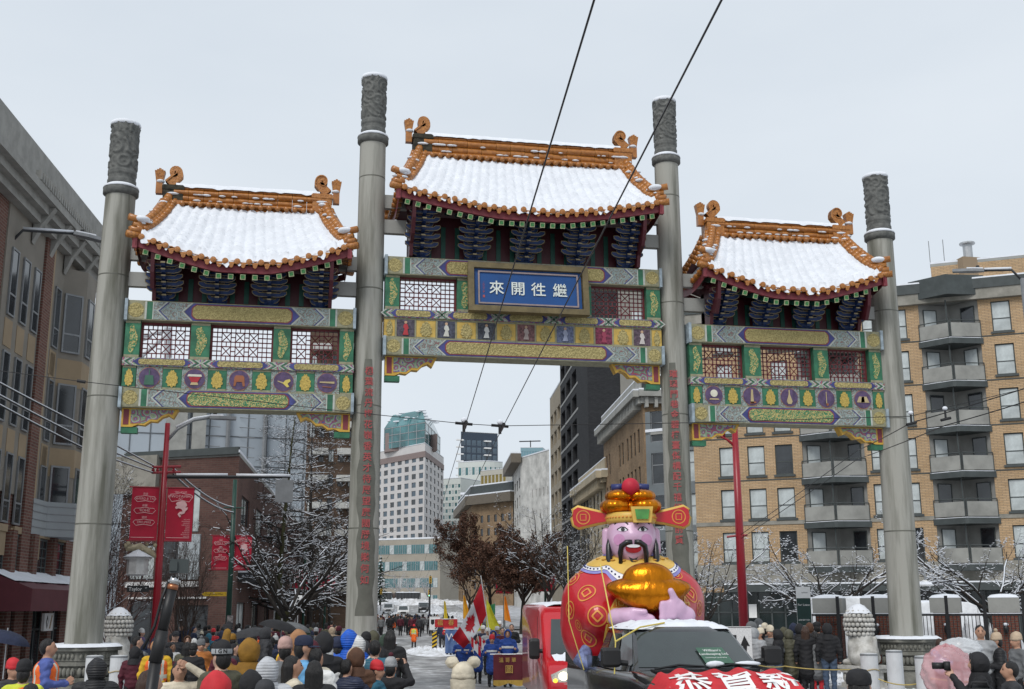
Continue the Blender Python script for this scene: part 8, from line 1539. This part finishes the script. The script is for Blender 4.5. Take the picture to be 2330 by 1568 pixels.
# --- left foreground, rear rows first
for a in (
 (316, 1427, 62, 70, 'pocket', 'purple', 'beanie', 'white', 'jeans', 'person in white beanie and purple coat beside the red lamp post'),
 (302, 1445, 100, 100, 'look', 'black', 'short', 'hblack', 'brown', 'dark haired person in black coat right of the left stone lion', 'L'),
 (345, 1449, 118, 180, 'down', 'yellow', 'hood', 'tan', 'jeans', 'person in tan hood and yellow poncho behind the camera pole', 'VL'),
 (391, 1434, 82, 5, 'pocket', 'char', 'cap', 'char', 'black', 'person with dark flat cap and glasses in charcoal coat', '2'),
 (408, 1421, 47, 10, 'down', 'navy', 'short', 'hblack', 'black', 'tall bare-headed person in navy coat near the bare shrub tree', '1'),
 (420, 1443, 76, 0, 'pocket', 'brown', 'hood', 'brown', 'black', 'person in brown hood facing the camera left of the orange puffer', '2'),
 (386, 1462, 84, 20, 'look', 'white', 'short', 'hblack', 'black', 'child in white coat in front of the flat cap', '3C'),
 (419, 1475, 72, 5, 'down', 'red', 'pom', 'white:lgrey', 'red', 'small child in red snowsuit and white bobble hat', 'PC'),
 (449, 1446, 96, 8, 'pocket', 'orange', 'pom', 'grey:grey', 'lgrey', 'person in orange puffer jacket and grey bobble hat', 'P1'),
 (436, 1449, 70, 180, 'down', 'white', 'hood', 'white', 'black', 'person in plain white hood behind the orange puffer'),
 (470, 1438, 64, 175, 'down', 'teal', 'hood', 'teal', 'black', 'person in teal hood in front of the green post'),
 (455, 1432, 52, 170, 'down', 'char', 'pom', 'cream:cream', 'black', 'person in cream bobble hat near the green post'),
 (481, 1428, 56, 170, 'down', 'red', 'beanie', 'red', 'black', 'person in red beanie by the foot of the green post'),
 (500, 1432, 66, 178, 'down', 'navy', 'hood', 'navy', 'black', 'person in navy hood by the foot of the green post'),
 (522, 1440, 86, 182, 'down', 'black', 'beanie', 'mustard', 'black', 'person in mustard beanie and black coat'),
 (540, 1429, 52, 170, 'down', 'grey', 'beanie', 'white', 'black', 'person in small white beanie under the black umbrellas'),
 (572, 1435, 62, 175, 'down', 'horange', 'beanie', 'horange', 'black', 'person in bright orange hat and jacket near the umbrellas'),
 (599, 1423, 92, 95, 'pocket', 'char', 'hood', 'char', 'black', 'tall person in dark hooded coat looking right beside the umbrella'),
 (622, 1441, 74, 180, 'down', 'lgrey', 'pom', 'white:white', 'black', 'person in white bobble hat below the black umbrella'),
 (655, 1430, 58, 170, 'down', 'black', 'short', 'hblack', 'black', 'bare-headed person in black right of the umbrella'),
 (698, 1428, 55, 180, 'down', 'green', 'hood', 'green', 'black', 'person in dark green hood near the walking sign'),
 (716, 1427, 60, 175, 'down', 'grey', 'beanie', 'lgrey', 'black', 'person in light grey beanie near the walking sign'),
 (752, 1425, 62, 180, 'down', 'beige', 'hood', 'beige', 'black', 'person in beige hood near the inner left pillar'),
 (768, 1424, 66, 180, 'down', 'black', 'beanie', 'maroon', 'black', 'person in maroon hat against the inner left pillar'),
 (845, 1432, 104, 176, 'down', 'olive', 'fur', 'olive:grey', 'black', 'person in olive coat with grey fur hood at the kerb'),
 (828, 1437, 110, 180, 'down', 'black', 'beanie', 'black', 'black', 'person in plain black beanie left of the grey fur hood'),
 (873, 1440, 112, 180, 'down', 'green', 'hood', 'green', 'black', 'person in dark green hooded coat at the road edge', 'L'),
 (884, 1434, 116, 170, 'down', 'black', 'long', 'hblack', 'black', 'dark haired person in long black coat at the road edge', 'L'),
 (787, 1429, 150, 178, 'down', 'royal', 'hood', 'royal', 'black', 'person in bright blue hood', 'P'),
 (806, 1443, 150, 182, 'down', 'white', 'hood', 'white', 'black', 'person in white quilted hood right of the bright blue hood', 'P'),
 (820, 1452, 140, 180, 'down', 'char', 'hood', 'char', 'black', 'person in charcoal hood right of the white quilted hood'),
 (668, 1428, 160, 184, 'down', 'tan', 'hood', 'tan', 'black', 'person in big rust brown hood'),
 (638, 1447, 165, 176, 'down', 'grey', 'beanie', 'pink', 'black', 'person in fluffy dusty pink hat'),
 (727, 1433, 172, 180, 'down', 'black', 'hood', 'black', 'black', 'tall person in big black hood before the inner left pillar', 'L'),
 (762, 1448, 150, 180, 'down', 'grey', 'beanie', 'navy', 'black', 'person in navy hat and grey coat right of the big black hood', 'L'),
 (681, 1445, 190, 95, 'down', 'lblue', 'cap', 'navy', 'black', 'person in navy peaked cap looking right', '1'),
 (698, 1457, 185, 175, 'down', 'cream', 'beanie', 'maroon', 'black', 'person in maroon knit beanie and cream coat'),
 (637, 1476, 152, 180, 'down', 'yellow', 'hood', 'yellow', 'black', 'person in yellow rain hood'),
 (733, 1465, 172, 185, 'down', 'white', 'beanie', 'white', 'black', 'person in white knit hat and fluffy white coat'),
 (847, 1457, 150, 178, 'down', 'teal', 'short', 'hblack', 'black', 'bare-headed person in teal jacket', 'P'),
 (803, 1470, 170, 184, 'down', 'brown', 'fur', 'brown:beige', 'black', 'person with brown fur trimmed hood'),
 # --- front rows
 (88, 1451, 150, 88, 'look', 'hoodie', 'short', 'hblack', 'navy', 'person in blue hoodie and orange safety vest using a phone', 'VH1'),
 (8, 1493, 168, 40, 'down', 'char', 'beanie', 'red', 'black', 'person in dark red beanie at the left edge', '1'),
 (30, 1496, 195, 170, 'down', 'hivis', 'beanie', 'black', 'black', 'person in black beanie and yellow safety jacket at the left edge', 'V'),
 (198, 1491, 205, 180, 'down', 'black', 'hood', 'black', 'black', 'person in black puffer with hood up before the left pedestal', 'P'),
 (40, 1553, 262, 175, 'down', 'black', 'short', 'hblack', 'black', 'black haired head at the bottom left corner'),
 (318, 1524, 268, 110, 'down', 'grey', 'long', 'hbrown', 'black', 'brown haired person at the foot of the camera pole'),
 (392, 1502, 200, 6, 'down+head', 'cream', 'long', 'hblack', 'black', 'person in cream coat resting a hand on the forehead', 'H1'),
 (486, 1455, 215, 215, 'down', 'olive', 'beanie', 'black', 'black', 'person in black and grey beanie with big letters', '2'),
 (467, 1521, 320, 180, 'down', 'red', 'hood', 'red', 'black', 'person in bright red hood at the bottom edge'),
 (552, 1447, 200, 178, 'down+up', 'mustard', 'hood', 'mustard', 'black', 'person in mustard hood raising a black gloved hand', 'GH'),
 (594, 1490, 235, 180, 'down', 'silver', 'hood', 'silver', 'black', 'person in silver white quilted hood', 'P'),
 (655, 1492, 212, 100, 'down', 'cream', 'long', 'hblack', 'black', 'person with long black hair looking right', '1'),
 (710, 1474, 190, 150, 'down', 'white', 'short', 'hblack', 'black', 'short haired person with white collar right of the maroon beanie', '1'),
 (704, 1503, 222, 180, 'down', 'black', 'long', 'hblack', 'black', 'person with straight dark hair seen from behind'),
 (782, 1500, 172, 150, 'phone', 'navy', 'short', 'hblack', 'black', 'person in navy puffer lifting a phone in both hands', 'PH1'),
 (853, 1500, 168, 80, 'down', 'teal', 'beanie', 'red', 'black', 'person in bright red ribbed beanie looking right', '1'),
 (885, 1487, 163, 158, 'high', 'black', 'pom', 'lgrey:maroon', 'black', 'person in black leather jacket and bobble hat filming with a phone', 'H'),
 (555, 1519, 250, 180, 'down', 'black', 'hood', 'black', 'black', 'person in plain black hood at the bottom edge, left of brown beanie'),
 (586, 1546, 285, 182, 'down', 'char', 'beanie', 'char', 'black', 'person in charcoal hat lowest at the bottom edge'),
 (648, 1540, 212, 178, 'down', 'white', 'beanie', 'brown', 'black', 'person in brown knit beanie with white scarf at the bottom edge'),
 (828, 1600, 330, 180, 'phone', 'grey', 'beanie', 'white', 'black', 'person below the frame holding up a phone', 'H'),
 (1051, 1502, 268, 182, 'down', 'cream', 'bear', 'cream', 'black', 'person in fluffy cream hat with two round ears'),
 # --- on the roadway
 (941, 1421, 36.5, 170, 'down', 'horange', 'beanie', 'red', 'black', 'marshal in orange and yellow vest alone on the slushy road', 'YLW'),
 (1005, 1416, 40, 175, 'down', 'navy', 'short', 'hblack', 'black', 'person in navy holding the narrow yellow flag', 'W'),
 (865, 1412, 25, 175, 'down', 'char', 'short', 'hblack', 'char', 'lone walker in grey on the left of the road', 'W'), (893, 1411, 25, 10, 'down', 'horange', 'short', 'hblack', 'black', 'walker with orange vest front on the road', 'VW'),
 (1119, 1444, 73, 2, 'carry', 'blue', 'beanie', 'red', 'black', 'marcher in blue coat and red beanie holding the maroon banner', 'LF1'),
 (1155, 1432, 73, 0, 'carry', 'blue', 'hood', 'blue', 'black', 'marcher in blue coat with blue hood up beside the van', 'LF1'),
 (1086, 1443, 70, 5, 'carry', 'blue', 'hood', 'navy', 'black', 'marcher in blue coat and navy hood holding a small flag', 'LF'),
 (1066, 1446, 68, 0, 'look', 'blue', 'beanie', 'maroon', 'black', 'marcher in blue coat and dark red hat behind the big flag', 'LF'),
 (1046, 1452, 66, 8, 'carry', 'blue', 'short', 'hblack', 'black', 'marcher in blue coat at the left end holding the big flag', 'LF'),
 (1098, 1424, 60, 0, 'look', 'navy', 'cap', 'white', 'black', 'marcher in white cap left of two white caps', 'F'), (1110, 1429, 62, 6, 'look', 'lgrey', 'cap', 'white', 'black', 'marcher in white cap right of two white caps', 'F'),
 (1131, 1426, 62, -5, 'look', 'blue', 'cap', 'silver', 'black', 'marcher in silver cap behind the red beanie', 'F1'), (1143, 1430, 64, 0, 'look', 'maroon', 'short', 'hblack', 'black', 'bare-headed marcher in maroon between red beanie and blue hood', 'F'),
 (1122, 1434, 66, 4, 'look', 'blue', 'hood', 'blue', 'black', 'marcher in blue hood right behind the red beanie', 'F'), (1076, 1428, 58, 0, 'look', 'char', 'beanie', 'black', 'black', 'marcher in black beanie under the maple leaf flag', 'F'),
 (1021, 1414, 44, 0, 'carry', 'red', 'short', 'hblack', 'black', 'marcher in red holding the long red banner', 'F'), (1136, 1414, 52, 0, 'look', 'white', 'cap', 'white', 'black', 'marcher in white coat and cap at the rear of the parade', 'F'), (1164, 1422, 60, 0, 'look', 'black', 'short', 'hblack', 'black', 'marcher in black at the rear beside the van', 'F'),
 # --- right of the pickup
 (1732, 1397, 70, 170, 'down', 'grey', 'hood', 'grey', 'black', 'tall person in grey hood with orange vest above the right crowd', 'V'),
 (1717, 1416, 80, 120, 'down', 'grey', 'hood', 'grey', 'black', 'person in grey hood just right of the keep-right sign'), (1722, 1430, 86, 150, 'down', 'lgrey', 'hood', 'lgrey', 'black', 'person in light grey hood low beside the keep-right sign'),
 (1736, 1427, 82, -70, 'pocket', 'lgrey', 'pom', 'cream:white', 'black', 'person in white bobble hat and pale grey jacket in the right crowd', '1'), (1747, 1421, 78, 170, 'down', 'char', 'beanie', 'cream', 'black', 'person in cream beanie, farther of two, in the right crowd'),
 (1759, 1426, 82, -20, 'pocket', 'grey', 'beanie', 'cream', 'jeans', 'person in cream beanie and long grey coat in the right crowd', 'L1'), (1775, 1434, 84, -100, 'look', 'black', 'hood', 'black', 'jeans', 'person in black hood looking left in the right crowd'),
 (1790, 1429, 78, 160, 'down', 'olive', 'hood', 'olive', 'black', 'person in olive hood, farther of two olive coats', 'L'), (1802, 1434, 82, 172, 'down', 'olive', 'hood', 'olive', 'black', 'person in long olive puffer, nearer of two olive coats', 'LP'),
 (1813, 1420, 76, 175, 'down', 'navy', 'hood', 'navy', 'black', 'person in navy hood behind the olive coats'), (1827, 1421, 80, 180, 'down', 'black', 'hood', 'black', 'black', 'person in long black hooded coat right of the olive puffer', 'L'),
 (1840, 1429, 83, 178, 'down', 'black', 'long', 'hbrown', 'black', 'person with long brown hair and long black coat', 'L'), (1850, 1419, 76, 180, 'down', 'brown', 'hood', 'brown', 'black', 'person in brown hood behind the long brown hair'),
 (1862, 1441, 83, 184, 'down', 'grey', 'long', 'hblack', 'red', 'person in grey quilted coat and bright red trousers', 'PL'), (1867, 1419, 78, 180, 'down', 'black', 'cap', 'black', 'black', 'person in black cap behind the bright red trousers'),
 (1891, 1420, 84, 186, 'down', 'black', 'hood', 'black', 'jeans', 'tall person in black jacket and blue jeans at the right end of the crowd'), (1742, 1502, 95, 180, 'down', 'black', 'hood', 'black', 'black', 'child in black hood crouching beside the pickup', 'C'),
 # --- right edge
 (1988, 1529, 330, 172, 'down', 'black', 'cap', 'black', 'black', 'person in black cap at the bottom edge near the right lion'),
 (2248, 1424, 108, 5, 'look+down', 'lgrey', 'short', 'hblack', 'black', 'dark haired person in grey jacket looking at a phone by the fence', 'H1'), (2283, 1438, 108, -75, 'look', 'black', 'pom', 'beige:beige', 'black', 'person in beige beanie and black coat near the right edge', 'P1'),
 (2330, 1443, 112, -60, 'down', 'grey', 'beanie', 'beige', 'black', 'person in beige hat cut off by the right edge', '1'), (2248, 1486, 195, -85, 'phone', 'black', 'hood', 'black', 'black', 'photographer in black hood aiming a camera left', 'H'),
 (2322, 1511, 200, -80, 'look', 'char', 'short', 'hblack', 'black', 'camera operator at the bottom right corner', 'H1'), (2149, 1458, 92, 150, 'look', 'lblue', 'short', 'hbrown', 'black', 'person in light blue jacket beside the right pedestal'),
): person(*a)
PP = {o['label']: o for o in col.objects if o.name.startswith('person') and 'label' in o}
lt = PP['person in black and grey beanie with big letters']; b = MB(); b.lathe([(.1095, 1.672), (.1115, 1.70), (.1085, 1.728)], 28, 0, (0, .005, 0), 1, 1.14, False); b.build('hat_band', cloth_mat('lgrey'), lt, True)
for q, a in zip('NGI', (-42, -14, 12)):
    t = R_(a + 62); n = Vector((math.sin(t), math.cos(t) * 1.14, 0)); obj('hat_letter', text_mesh(q, .062, BLACK, bold=.002), lt, M=frame((n.x * .113, .005 + n.y * .113, 1.70), Vector((-math.cos(t), math.sin(t), 0)), n))
phone(PP['person in mustard hood raising a black gloved hand'], (.25, -.26, 1.98), 'black phone in the raised black gloved hand'); phone(PP['person in navy puffer lifting a phone in both hands'], (0, -.40, 1.56), 'black phone held level in both hands by the navy puffer', True); phone(PP['person in black leather jacket and bobble hat filming with a phone'], (0, -.47, 1.78), 'phone held level filming at the road edge', True, math.pi); phone(PP['person below the frame holding up a phone'], (0, -.40, 1.62), 'phone with lit screen standing upright at the bottom edge', False, math.pi); phone(PP['dark haired person in grey jacket looking at a phone by the fence'], (-.07, -.33, 1.24), 'phone in hand of the dark haired person by the fence'); phone(PP['person in blue hoodie and orange safety vest using a phone'], (0, -.36, 1.22), 'phone in the hands of the blue hoodie wearer')
# white stripes on the marchers' coats
for k, t in PP.items():
    if 'marcher in blue coat' in k: b = MB(); b.lathe([(.208, 1.20), (.213, 1.235), (.208, 1.27)], 24, 0, (0, 0, 0), 1.04, .80, False); b.build('coat_stripe', cloth_mat('white'), t, True)
# far crowd filling the road
def who(o, where):
    c = {q.name.split('.')[0]: q for q in o.children}; n = lambda q: q.material_slots[0].material.name.split('_')[0]; j = c['body'].material_slots[1].material.name.split('_')[0]; h = [k for k in ('hood', 'beanie', 'hair') if k in c][0]
    return 'person in %s coat with %s %s %s' % ('charcoal' if j == 'char' else j, n(c[h]), h, where)
R5 = random.Random(5); fc = 0
for i in range(40):
    x = R5.uniform(846, 985) if i < 32 else R5.uniform(985, 1030); s = R5.uniform(19, 27); o = person(x, 1385 + (2.4 - 1.68 - .1) * s, s, R5.choice((0, 180, 170, 10, 90)), 'down', R5.choice(('black', 'black', 'char', 'navy', 'black', 'maroon', 'olive', 'grey')), R5.choice(('short', 'beanie', 'hood')), R5.choice(('hblack', 'black', 'navy', 'black')), 'black', ''); o['label'] = who(o, 'in the distant crowd filling the road'); o['group'] = 'distant crowd on the road'
for i in range(52):      # spectators along the left pavement beyond the front rows
    x = (420 + i * 13.8 if i < 26 else 300 + (i - 26) * 22.5) + R5.uniform(-5, 5); s = R5.uniform(40, 54) if i < 26 else R5.uniform(75, 125); o = person(x, 1385 + .74 * s + R5.uniform(-3, 3), s, R5.choice((180, 170, 90)), 'down', R5.choice(('black', 'char', 'navy', 'olive', 'grey', 'maroon')), R5.choice(('short', 'beanie', 'hood', 'long')), R5.choice(('black', 'hblack', 'navy')), 'black', ''); o['label'] = who(o, 'in the back rows of the left pavement crowd'); o['group'] = 'back rows of the left pavement crowd'
# ---------------------------------------------------------------- flags, banners and things carried
def flag(label, px, py0, py1, s, w, h, c, sway=.12, tri=False, dy=0.):
    p = stand(px, s); z0_ = 2.4 - (py1 - 1385) / s - p.z; z1_ = 2.4 - (py0 - 1385) / s - p.z; t = thing('flag', label, 'flag', p); M = faceM(p); b = MB(); b.tube([(0, 0, max(.3, z0_ - 1.2)), M @ Vector((0, 0, z1_ + .08))], .014, 6); b.build('flag_pole', STEEL, t); b = MB(); b.grid(lambda u, v: M @ Vector((w * u * (1 - (v * .75 if tri else 0)) * (1 - .35 * u), -.06 * math.sin(u * 6 + v * 2), z1_ - h * (1 - v) - sway * 2.2 * u * (1 - .3 * v))), 10, 8); b.build('flag_cloth', mat('flag_' + label.split()[0] + '_cloth', c, .6, .12, 5), t, True); return t
flag('yellow narrow festival flag held upright at the left of the parade', 1009, 1368, 1450, 40, .6, 2.0, (.55, .42, .03), .1, True); flag('golden pointed festival flag behind the maple leaf flag', 1053, 1356, 1410, 44, .7, 1.2, (.55, .26, .01), .1, True); flag('bright lemon festival flag right of the maple leaf flag', 1106, 1366, 1428, 62, 1.2, 1.0, (.52, .50, .03), .25, True); flag('pale lemon festival flag half hidden behind marchers', 1096, 1398, 1430, 60, -.6, .6, (.50, .50, .05), .1); flag('orange narrow festival flag near the van', 1147, 1358, 1412, 50, .5, 1.1, (.62, .20, .01), .05, True); flag('green small flag behind the lemon flag', 1126, 1376, 1400, 50, -.4, .5, (.02, .13, .05), .05)
p = stand(1100, 69); mf = thing('maple_leaf_flag', 'large red and white maple leaf flag drooping from its pole', 'flag', p); M = faceM(p); V2 = lambda px, py: Vector(((px - 1100) / 69, 0, 2.4 - (py - 1385) / 69 - p.z))
b = MB(); b.tube([M @ V2(1093, 1312), M @ V2(1114, 1450)], .016, 6); b.build('flag_pole', WHITE, mf); Aq, Bq, Cq, Dq = V2(1094, 1330), V2(1106, 1402), V2(1027, 1452), V2(1054, 1476)
def fp(u, v, lift=0.):
    a = Aq.lerp(Bq, v); c = Cq.lerp(Dq, v); q = a.lerp(c, u); q.z -= .16 * math.sin(math.pi * u) * (1 - v * .4); q.y = -.10 * math.sin(u * 9 + v * 2) - .05 * math.sin(v * 7 + u * 3) - lift; return M @ q
FRED = mat('flag_red_cloth_main', (.50, .008, .02), .6, .1, 3); FWHT = mat('flag_white_cloth', (.72, .72, .74), .6, .05, 3)
b = MB(); b.grid(fp, 40, 20); b.m = [0 if (i % 40) < 11 or (i % 40) >= 29 else 1 for i in range(len(b.f))]; fo_ = b.build('flag_cloth', [FRED, FWHT], mf, True)
leaf = [(0, .46), (.07, .32), (.17, .37), (.13, .17), (.24, .27), (.27, .20), (.38, .22), (.33, .08), (.40, .04), (.21, -.13), (.24, -.22), (.03, -.18), (.03, -.42)]; leaf = leaf + [(-a, c) for a, c in leaf[::-1] if a]
for lf_ in (.014, -.014): b = MB(); n_ = len(leaf); ring_ = [[fp(.5 + a * .42 * k, .5 - c * .92 * k, lf_) for a, c in leaf] for k in (1, .66, .33)]; b.add([q for r in ring_ for q in r] + [fp(.5, .5, lf_)], [(k * n_ + i, k * n_ + (i + 1) % n_, (k + 1) * n_ + (i + 1) % n_, (k + 1) * n_ + i) for k in (0, 1) for i in range(n_)] + [(2 * n_ + i, 2 * n_ + (i + 1) % n_, 3 * n_) for i in range(n_)]); b.build('maple_leaf', FRED, fo_, True)
for px, py, lab in ((1070, 1462, 'small hand-held maple leaf flag at the left of the marchers'), (1088, 1460, 'small hand-held maple leaf flag in front of the navy hood')):
    q0 = stand(px, 72); t = thing('hand_flag', lab, 'flag', q0); Mh = faceM(q0); zc_ = 2.4 - (py - 1385) / 72 - q0.z; b = MB(); b.tube([Mh @ Vector((.1, 0, zc_ - .35)), Mh @ Vector((-.05, 0, zc_ + .25))], .008, 5); b.build('stick', WHITE, t)
    for u0, u1, m in ((0, .26, FRED), (.26, .74, FWHT), (.74, 1, FRED)): b = MB(); b.grid(lambda u, v: Mh @ Vector((.02 + .30 * (u0 + (u1 - u0) * u), -.02, zc_ - .12 + .30 * v - .35 * (u0 + (u1 - u0) * u))), 2, 2); b.build('flag_stripe', m, t)
    b = MB(); b.prism([(.17 + a * .13, zc_ - .02 + c * .2) for a, c in leaf], lambda a, c, h: Mh @ Vector((a, h, c)), -.032, -.026, 0); b.build('maple_leaf', FRED, t)
def cloth_banner(label, px0, px1, py0, py1, s, c, txt, tc, fringe=None, size=.3):
    q0 = stand((px0 + px1) / 2, s); t = thing('parade_banner', label, 'banner', q0); Mh = faceM(q0); w = (px1 - px0) / s; zt = 2.4 - (py0 - 1385) / s - q0.z; zb = 2.4 - (py1 - 1385) / s - q0.z
    b = MB(); b.grid(lambda u, v: Mh @ Vector((w * (u - .5), -.03 * math.sin(u * 9), zb + (zt - zb) * v)), 16, 6); b.build('banner_cloth', mat('banner_' + label.split()[0], c, .6, .15, 4), t, True); b = MB(); b.tube([Mh @ Vector((-w / 2 - .1, 0, zt)), Mh @ Vector((w / 2 + .1, 0, zt))], .018, 6); b.build('banner_rod', WHITE, t)
    for q, x, z, sz in txt: obj('banner_text', text_mesh(q, sz, tc), t, M=Mh @ Matrix.Translation((x, -.045, zb + z)))
    if fringe: b = MB(); b.grid(lambda u, v: Mh @ Vector((w * (u - .5), -.03 - .01 * math.sin(u * 140), zb - .14 * v - .04 * math.sin(u * 9) * v)), 60, 2); b.build('fringe', fringe, t)
GT = mat('gold_thread', (.45, .30, .07), .5)
cloth_banner('maroon fringed banner with gold characters carried before the van', 1122, 1190, 1489, 1546, 75, (.09, .006, .014), [('溫 哥 華', -.02, .58, .15), ('圖', .03, .30, .26)], GT, GT)
cloth_banner('blue banner with white letters carried at the left of the marchers', 1012, 1040, 1433, 1486, 58, (.10, .17, .36), [('W', 0, .6, .4)], FWHT); cloth_banner('red long banner stretched across the road behind the marchers', 988, 1040, 1410, 1428, 46, (.40, .015, .02), [('福', -.3, .2, .3), ('春', .25, .2, .3)], GT)
# umbrellas
def umbrella(label, x, ytop, s, c, r=.55, tilt=0):
    q0 = stand(x, s); t = thing('umbrella', label, 'umbrella', q0, 0); zt = 2.4 - (ytop - 1385) / s - q0.z; b = MB(); Mt_ = Matrix.Translation((0, 0, zt)) @ Matrix.Rotation(R_(tilt), 4, 'Y')
    b.grid(lambda u, v: Mt_ @ Vector((r * math.sin(v * 1.35) / .975 * (1 - .06 * v * abs(math.sin(4 * 6.2832 * u))) * math.cos(6.2832 * u), r * math.sin(v * 1.35) / .975 * (1 - .06 * v * abs(math.sin(4 * 6.2832 * u))) * math.sin(6.2832 * u), -.36 * r * (1 - math.cos(v * 1.35)) / .78 * 1.2)), 48, 8); b.build('canopy', cloth_mat(c), t, True); b = MB(); b.tube([Mt_ @ Vector((0, 0, .05)), (0, 0, 1.1)], .012, 6); b.build('shaft', STEEL, t)
    for k in range(8): e = MB(); a = R_(45 * k); e.tube([Mt_ @ Vector((0, 0, -.02)), Mt_ @ Vector((r * .93 * math.cos(a), r * .93 * math.sin(a), -.44 * r))], .005, 4); e.build('rib', STEEL, t)
umbrella('black umbrella held up in the middle of the left crowd', 632, 1412, 96, 'black', .5, 14); umbrella('dark grey umbrella left of the black umbrella', 562, 1428, 84, 'char', .55, -8); umbrella('dark umbrella right of the black umbrella', 664, 1416, 80, 'grey', .5, 10); umbrella('navy blue umbrella cut off by the left edge', -6, 1432, 120, 'navy', .5, 12)
# action camera on a long pole held up out of the crowd
p = at(358, 1620, 3.6); cp = thing('camera_pole', 'black extension pole with small action camera on top in the left foreground', 'camera pole', p); M = faceM(p); kf = F_PX / 3.6; Q = lambda px, py: M @ Vector(((px - 358) / kf, 0, (1620 - py) / kf))
b = MB(); b.tube([Q(322, 1800), Q(348, 1500)], .0185, 12); b.build('lower_tube', BLACK, cp, True); b = MB(); b.tube([Q(346, 1510), Q(358, 1440)], [.021, .019], 12); b.build('twist_lock', PLAST, cp, True); b = MB(); b.tube([Q(356, 1450), Q(374, 1346)], .0165, 12); b.build('upper_tube', BLACK, cp, True); b = MB(); b.tube([Q(374, 1347), Q(376, 1336)], .0175, 12); b.build('copper_ring', mat('copper_ring', (.4, .16, .08), .3, metal=.8), cp, True); b = MB(); b.tube([Q(376, 1336), Q(379, 1318)], [.016, .013], 12); b.tube([Q(364, 1328), Q(392, 1329)], .006, 6); b.build('ball_head', CHR, cp, True); b = MB(); b.box(Q(388, 1294), (.058, .03, .044)); b.box(Q(374, 1294) + M @ Vector((0, -.018, 0)), (.024, .008, .03)); b.build('action_camera', mat('camera_grey', (.045, .055, .055), .45), cp); b = MB(); b.tube([Q(366, 1325), Q(352, 1370), Q(340, 1430), Q(318, 1480)], .005, 6); b.build('wrist_strap', BLACK, cp, True)
# cameras at right, plastic rain covers
def held(nm, label, t, loc, parts):
    o = thing(nm, label, nm.replace('_', ' '), Matrix.LocRotScale(t.location, t.rotation_euler, t.scale) @ Vector(loc), t.rotation_euler.z); 
    for n_, m, fn in parts: b = MB(); fn(b); b.build(n_, m, o, True)
held('photo_camera', 'black photo camera aimed left by the hooded photographer', PP['photographer in black hood aiming a camera left'], (0, -.40, 1.60), (('camera_body', PLAST, lambda b: b.box((0, 0, 0), (.14, .07, .10))), ('lens', BLACK, lambda b: b.tube([(0, -.03, 0), (0, -.17, 0)], .04, 14))))
held('video_camera', 'black video camera at the bottom right corner', PP['camera operator at the bottom right corner'], (0, -.42, 1.30), (('camera_body', PLAST, lambda b: b.box((0, 0, 0), (.10, .24, .13))), ('lens', BLACK, lambda b: b.tube([(0, -.10, 0), (0, -.24, 0)], .05, 14)), ('handle', PLAST, lambda b: b.tube([(0, .1, .06), (0, .08, .13), (0, -.08, .13), (0, -.1, .06)], .012, 6))))
def plastic(label, px, py, s, rx, rz_, c, al):
    q0 = stand(px, s); t = thing('rain_cover', label, 'rain cover', q0); zc_ = 2.4 - (py - 1385) / s - q0.z; b = MB(); b.grid(lambda u, v: (lambda a, k: (rx * k * math.cos(a) * math.sin(math.pi * v), rx * .7 * k * math.sin(a) * math.sin(math.pi * v), zc_ - rz_ * k * math.cos(math.pi * v)))(6.2832 * u, 1 + .07 * math.sin(u * 38 + v * 9) * math.sin(v * 17 + u * 12) + .045 * abs(math.sin(u * 63 - v * 31)) + .03 * math.sin(u * 25 + v * 57)), 60, 30); b.build('plastic_sheet', mat('plastic_' + label.split()[0], c, .18, .1, 5, .6, 12, alpha=al, spec=.7), t, True); b = MB(); b.tube([(0, 0, 0), (0, 0, zc_)], .02, 6); b.build('handle', GREY, t)
plastic('pink see-through plastic rain cover at the bottom right', 2172, 1540, 150, .40, .42, (.66, .34, .36), .5); plastic('white see-through plastic rain cover right of the pedestal', 2203, 1484, 140, .36, .18, (.70, .72, .74), .6)
bpy.data.scenes.remove(TS)
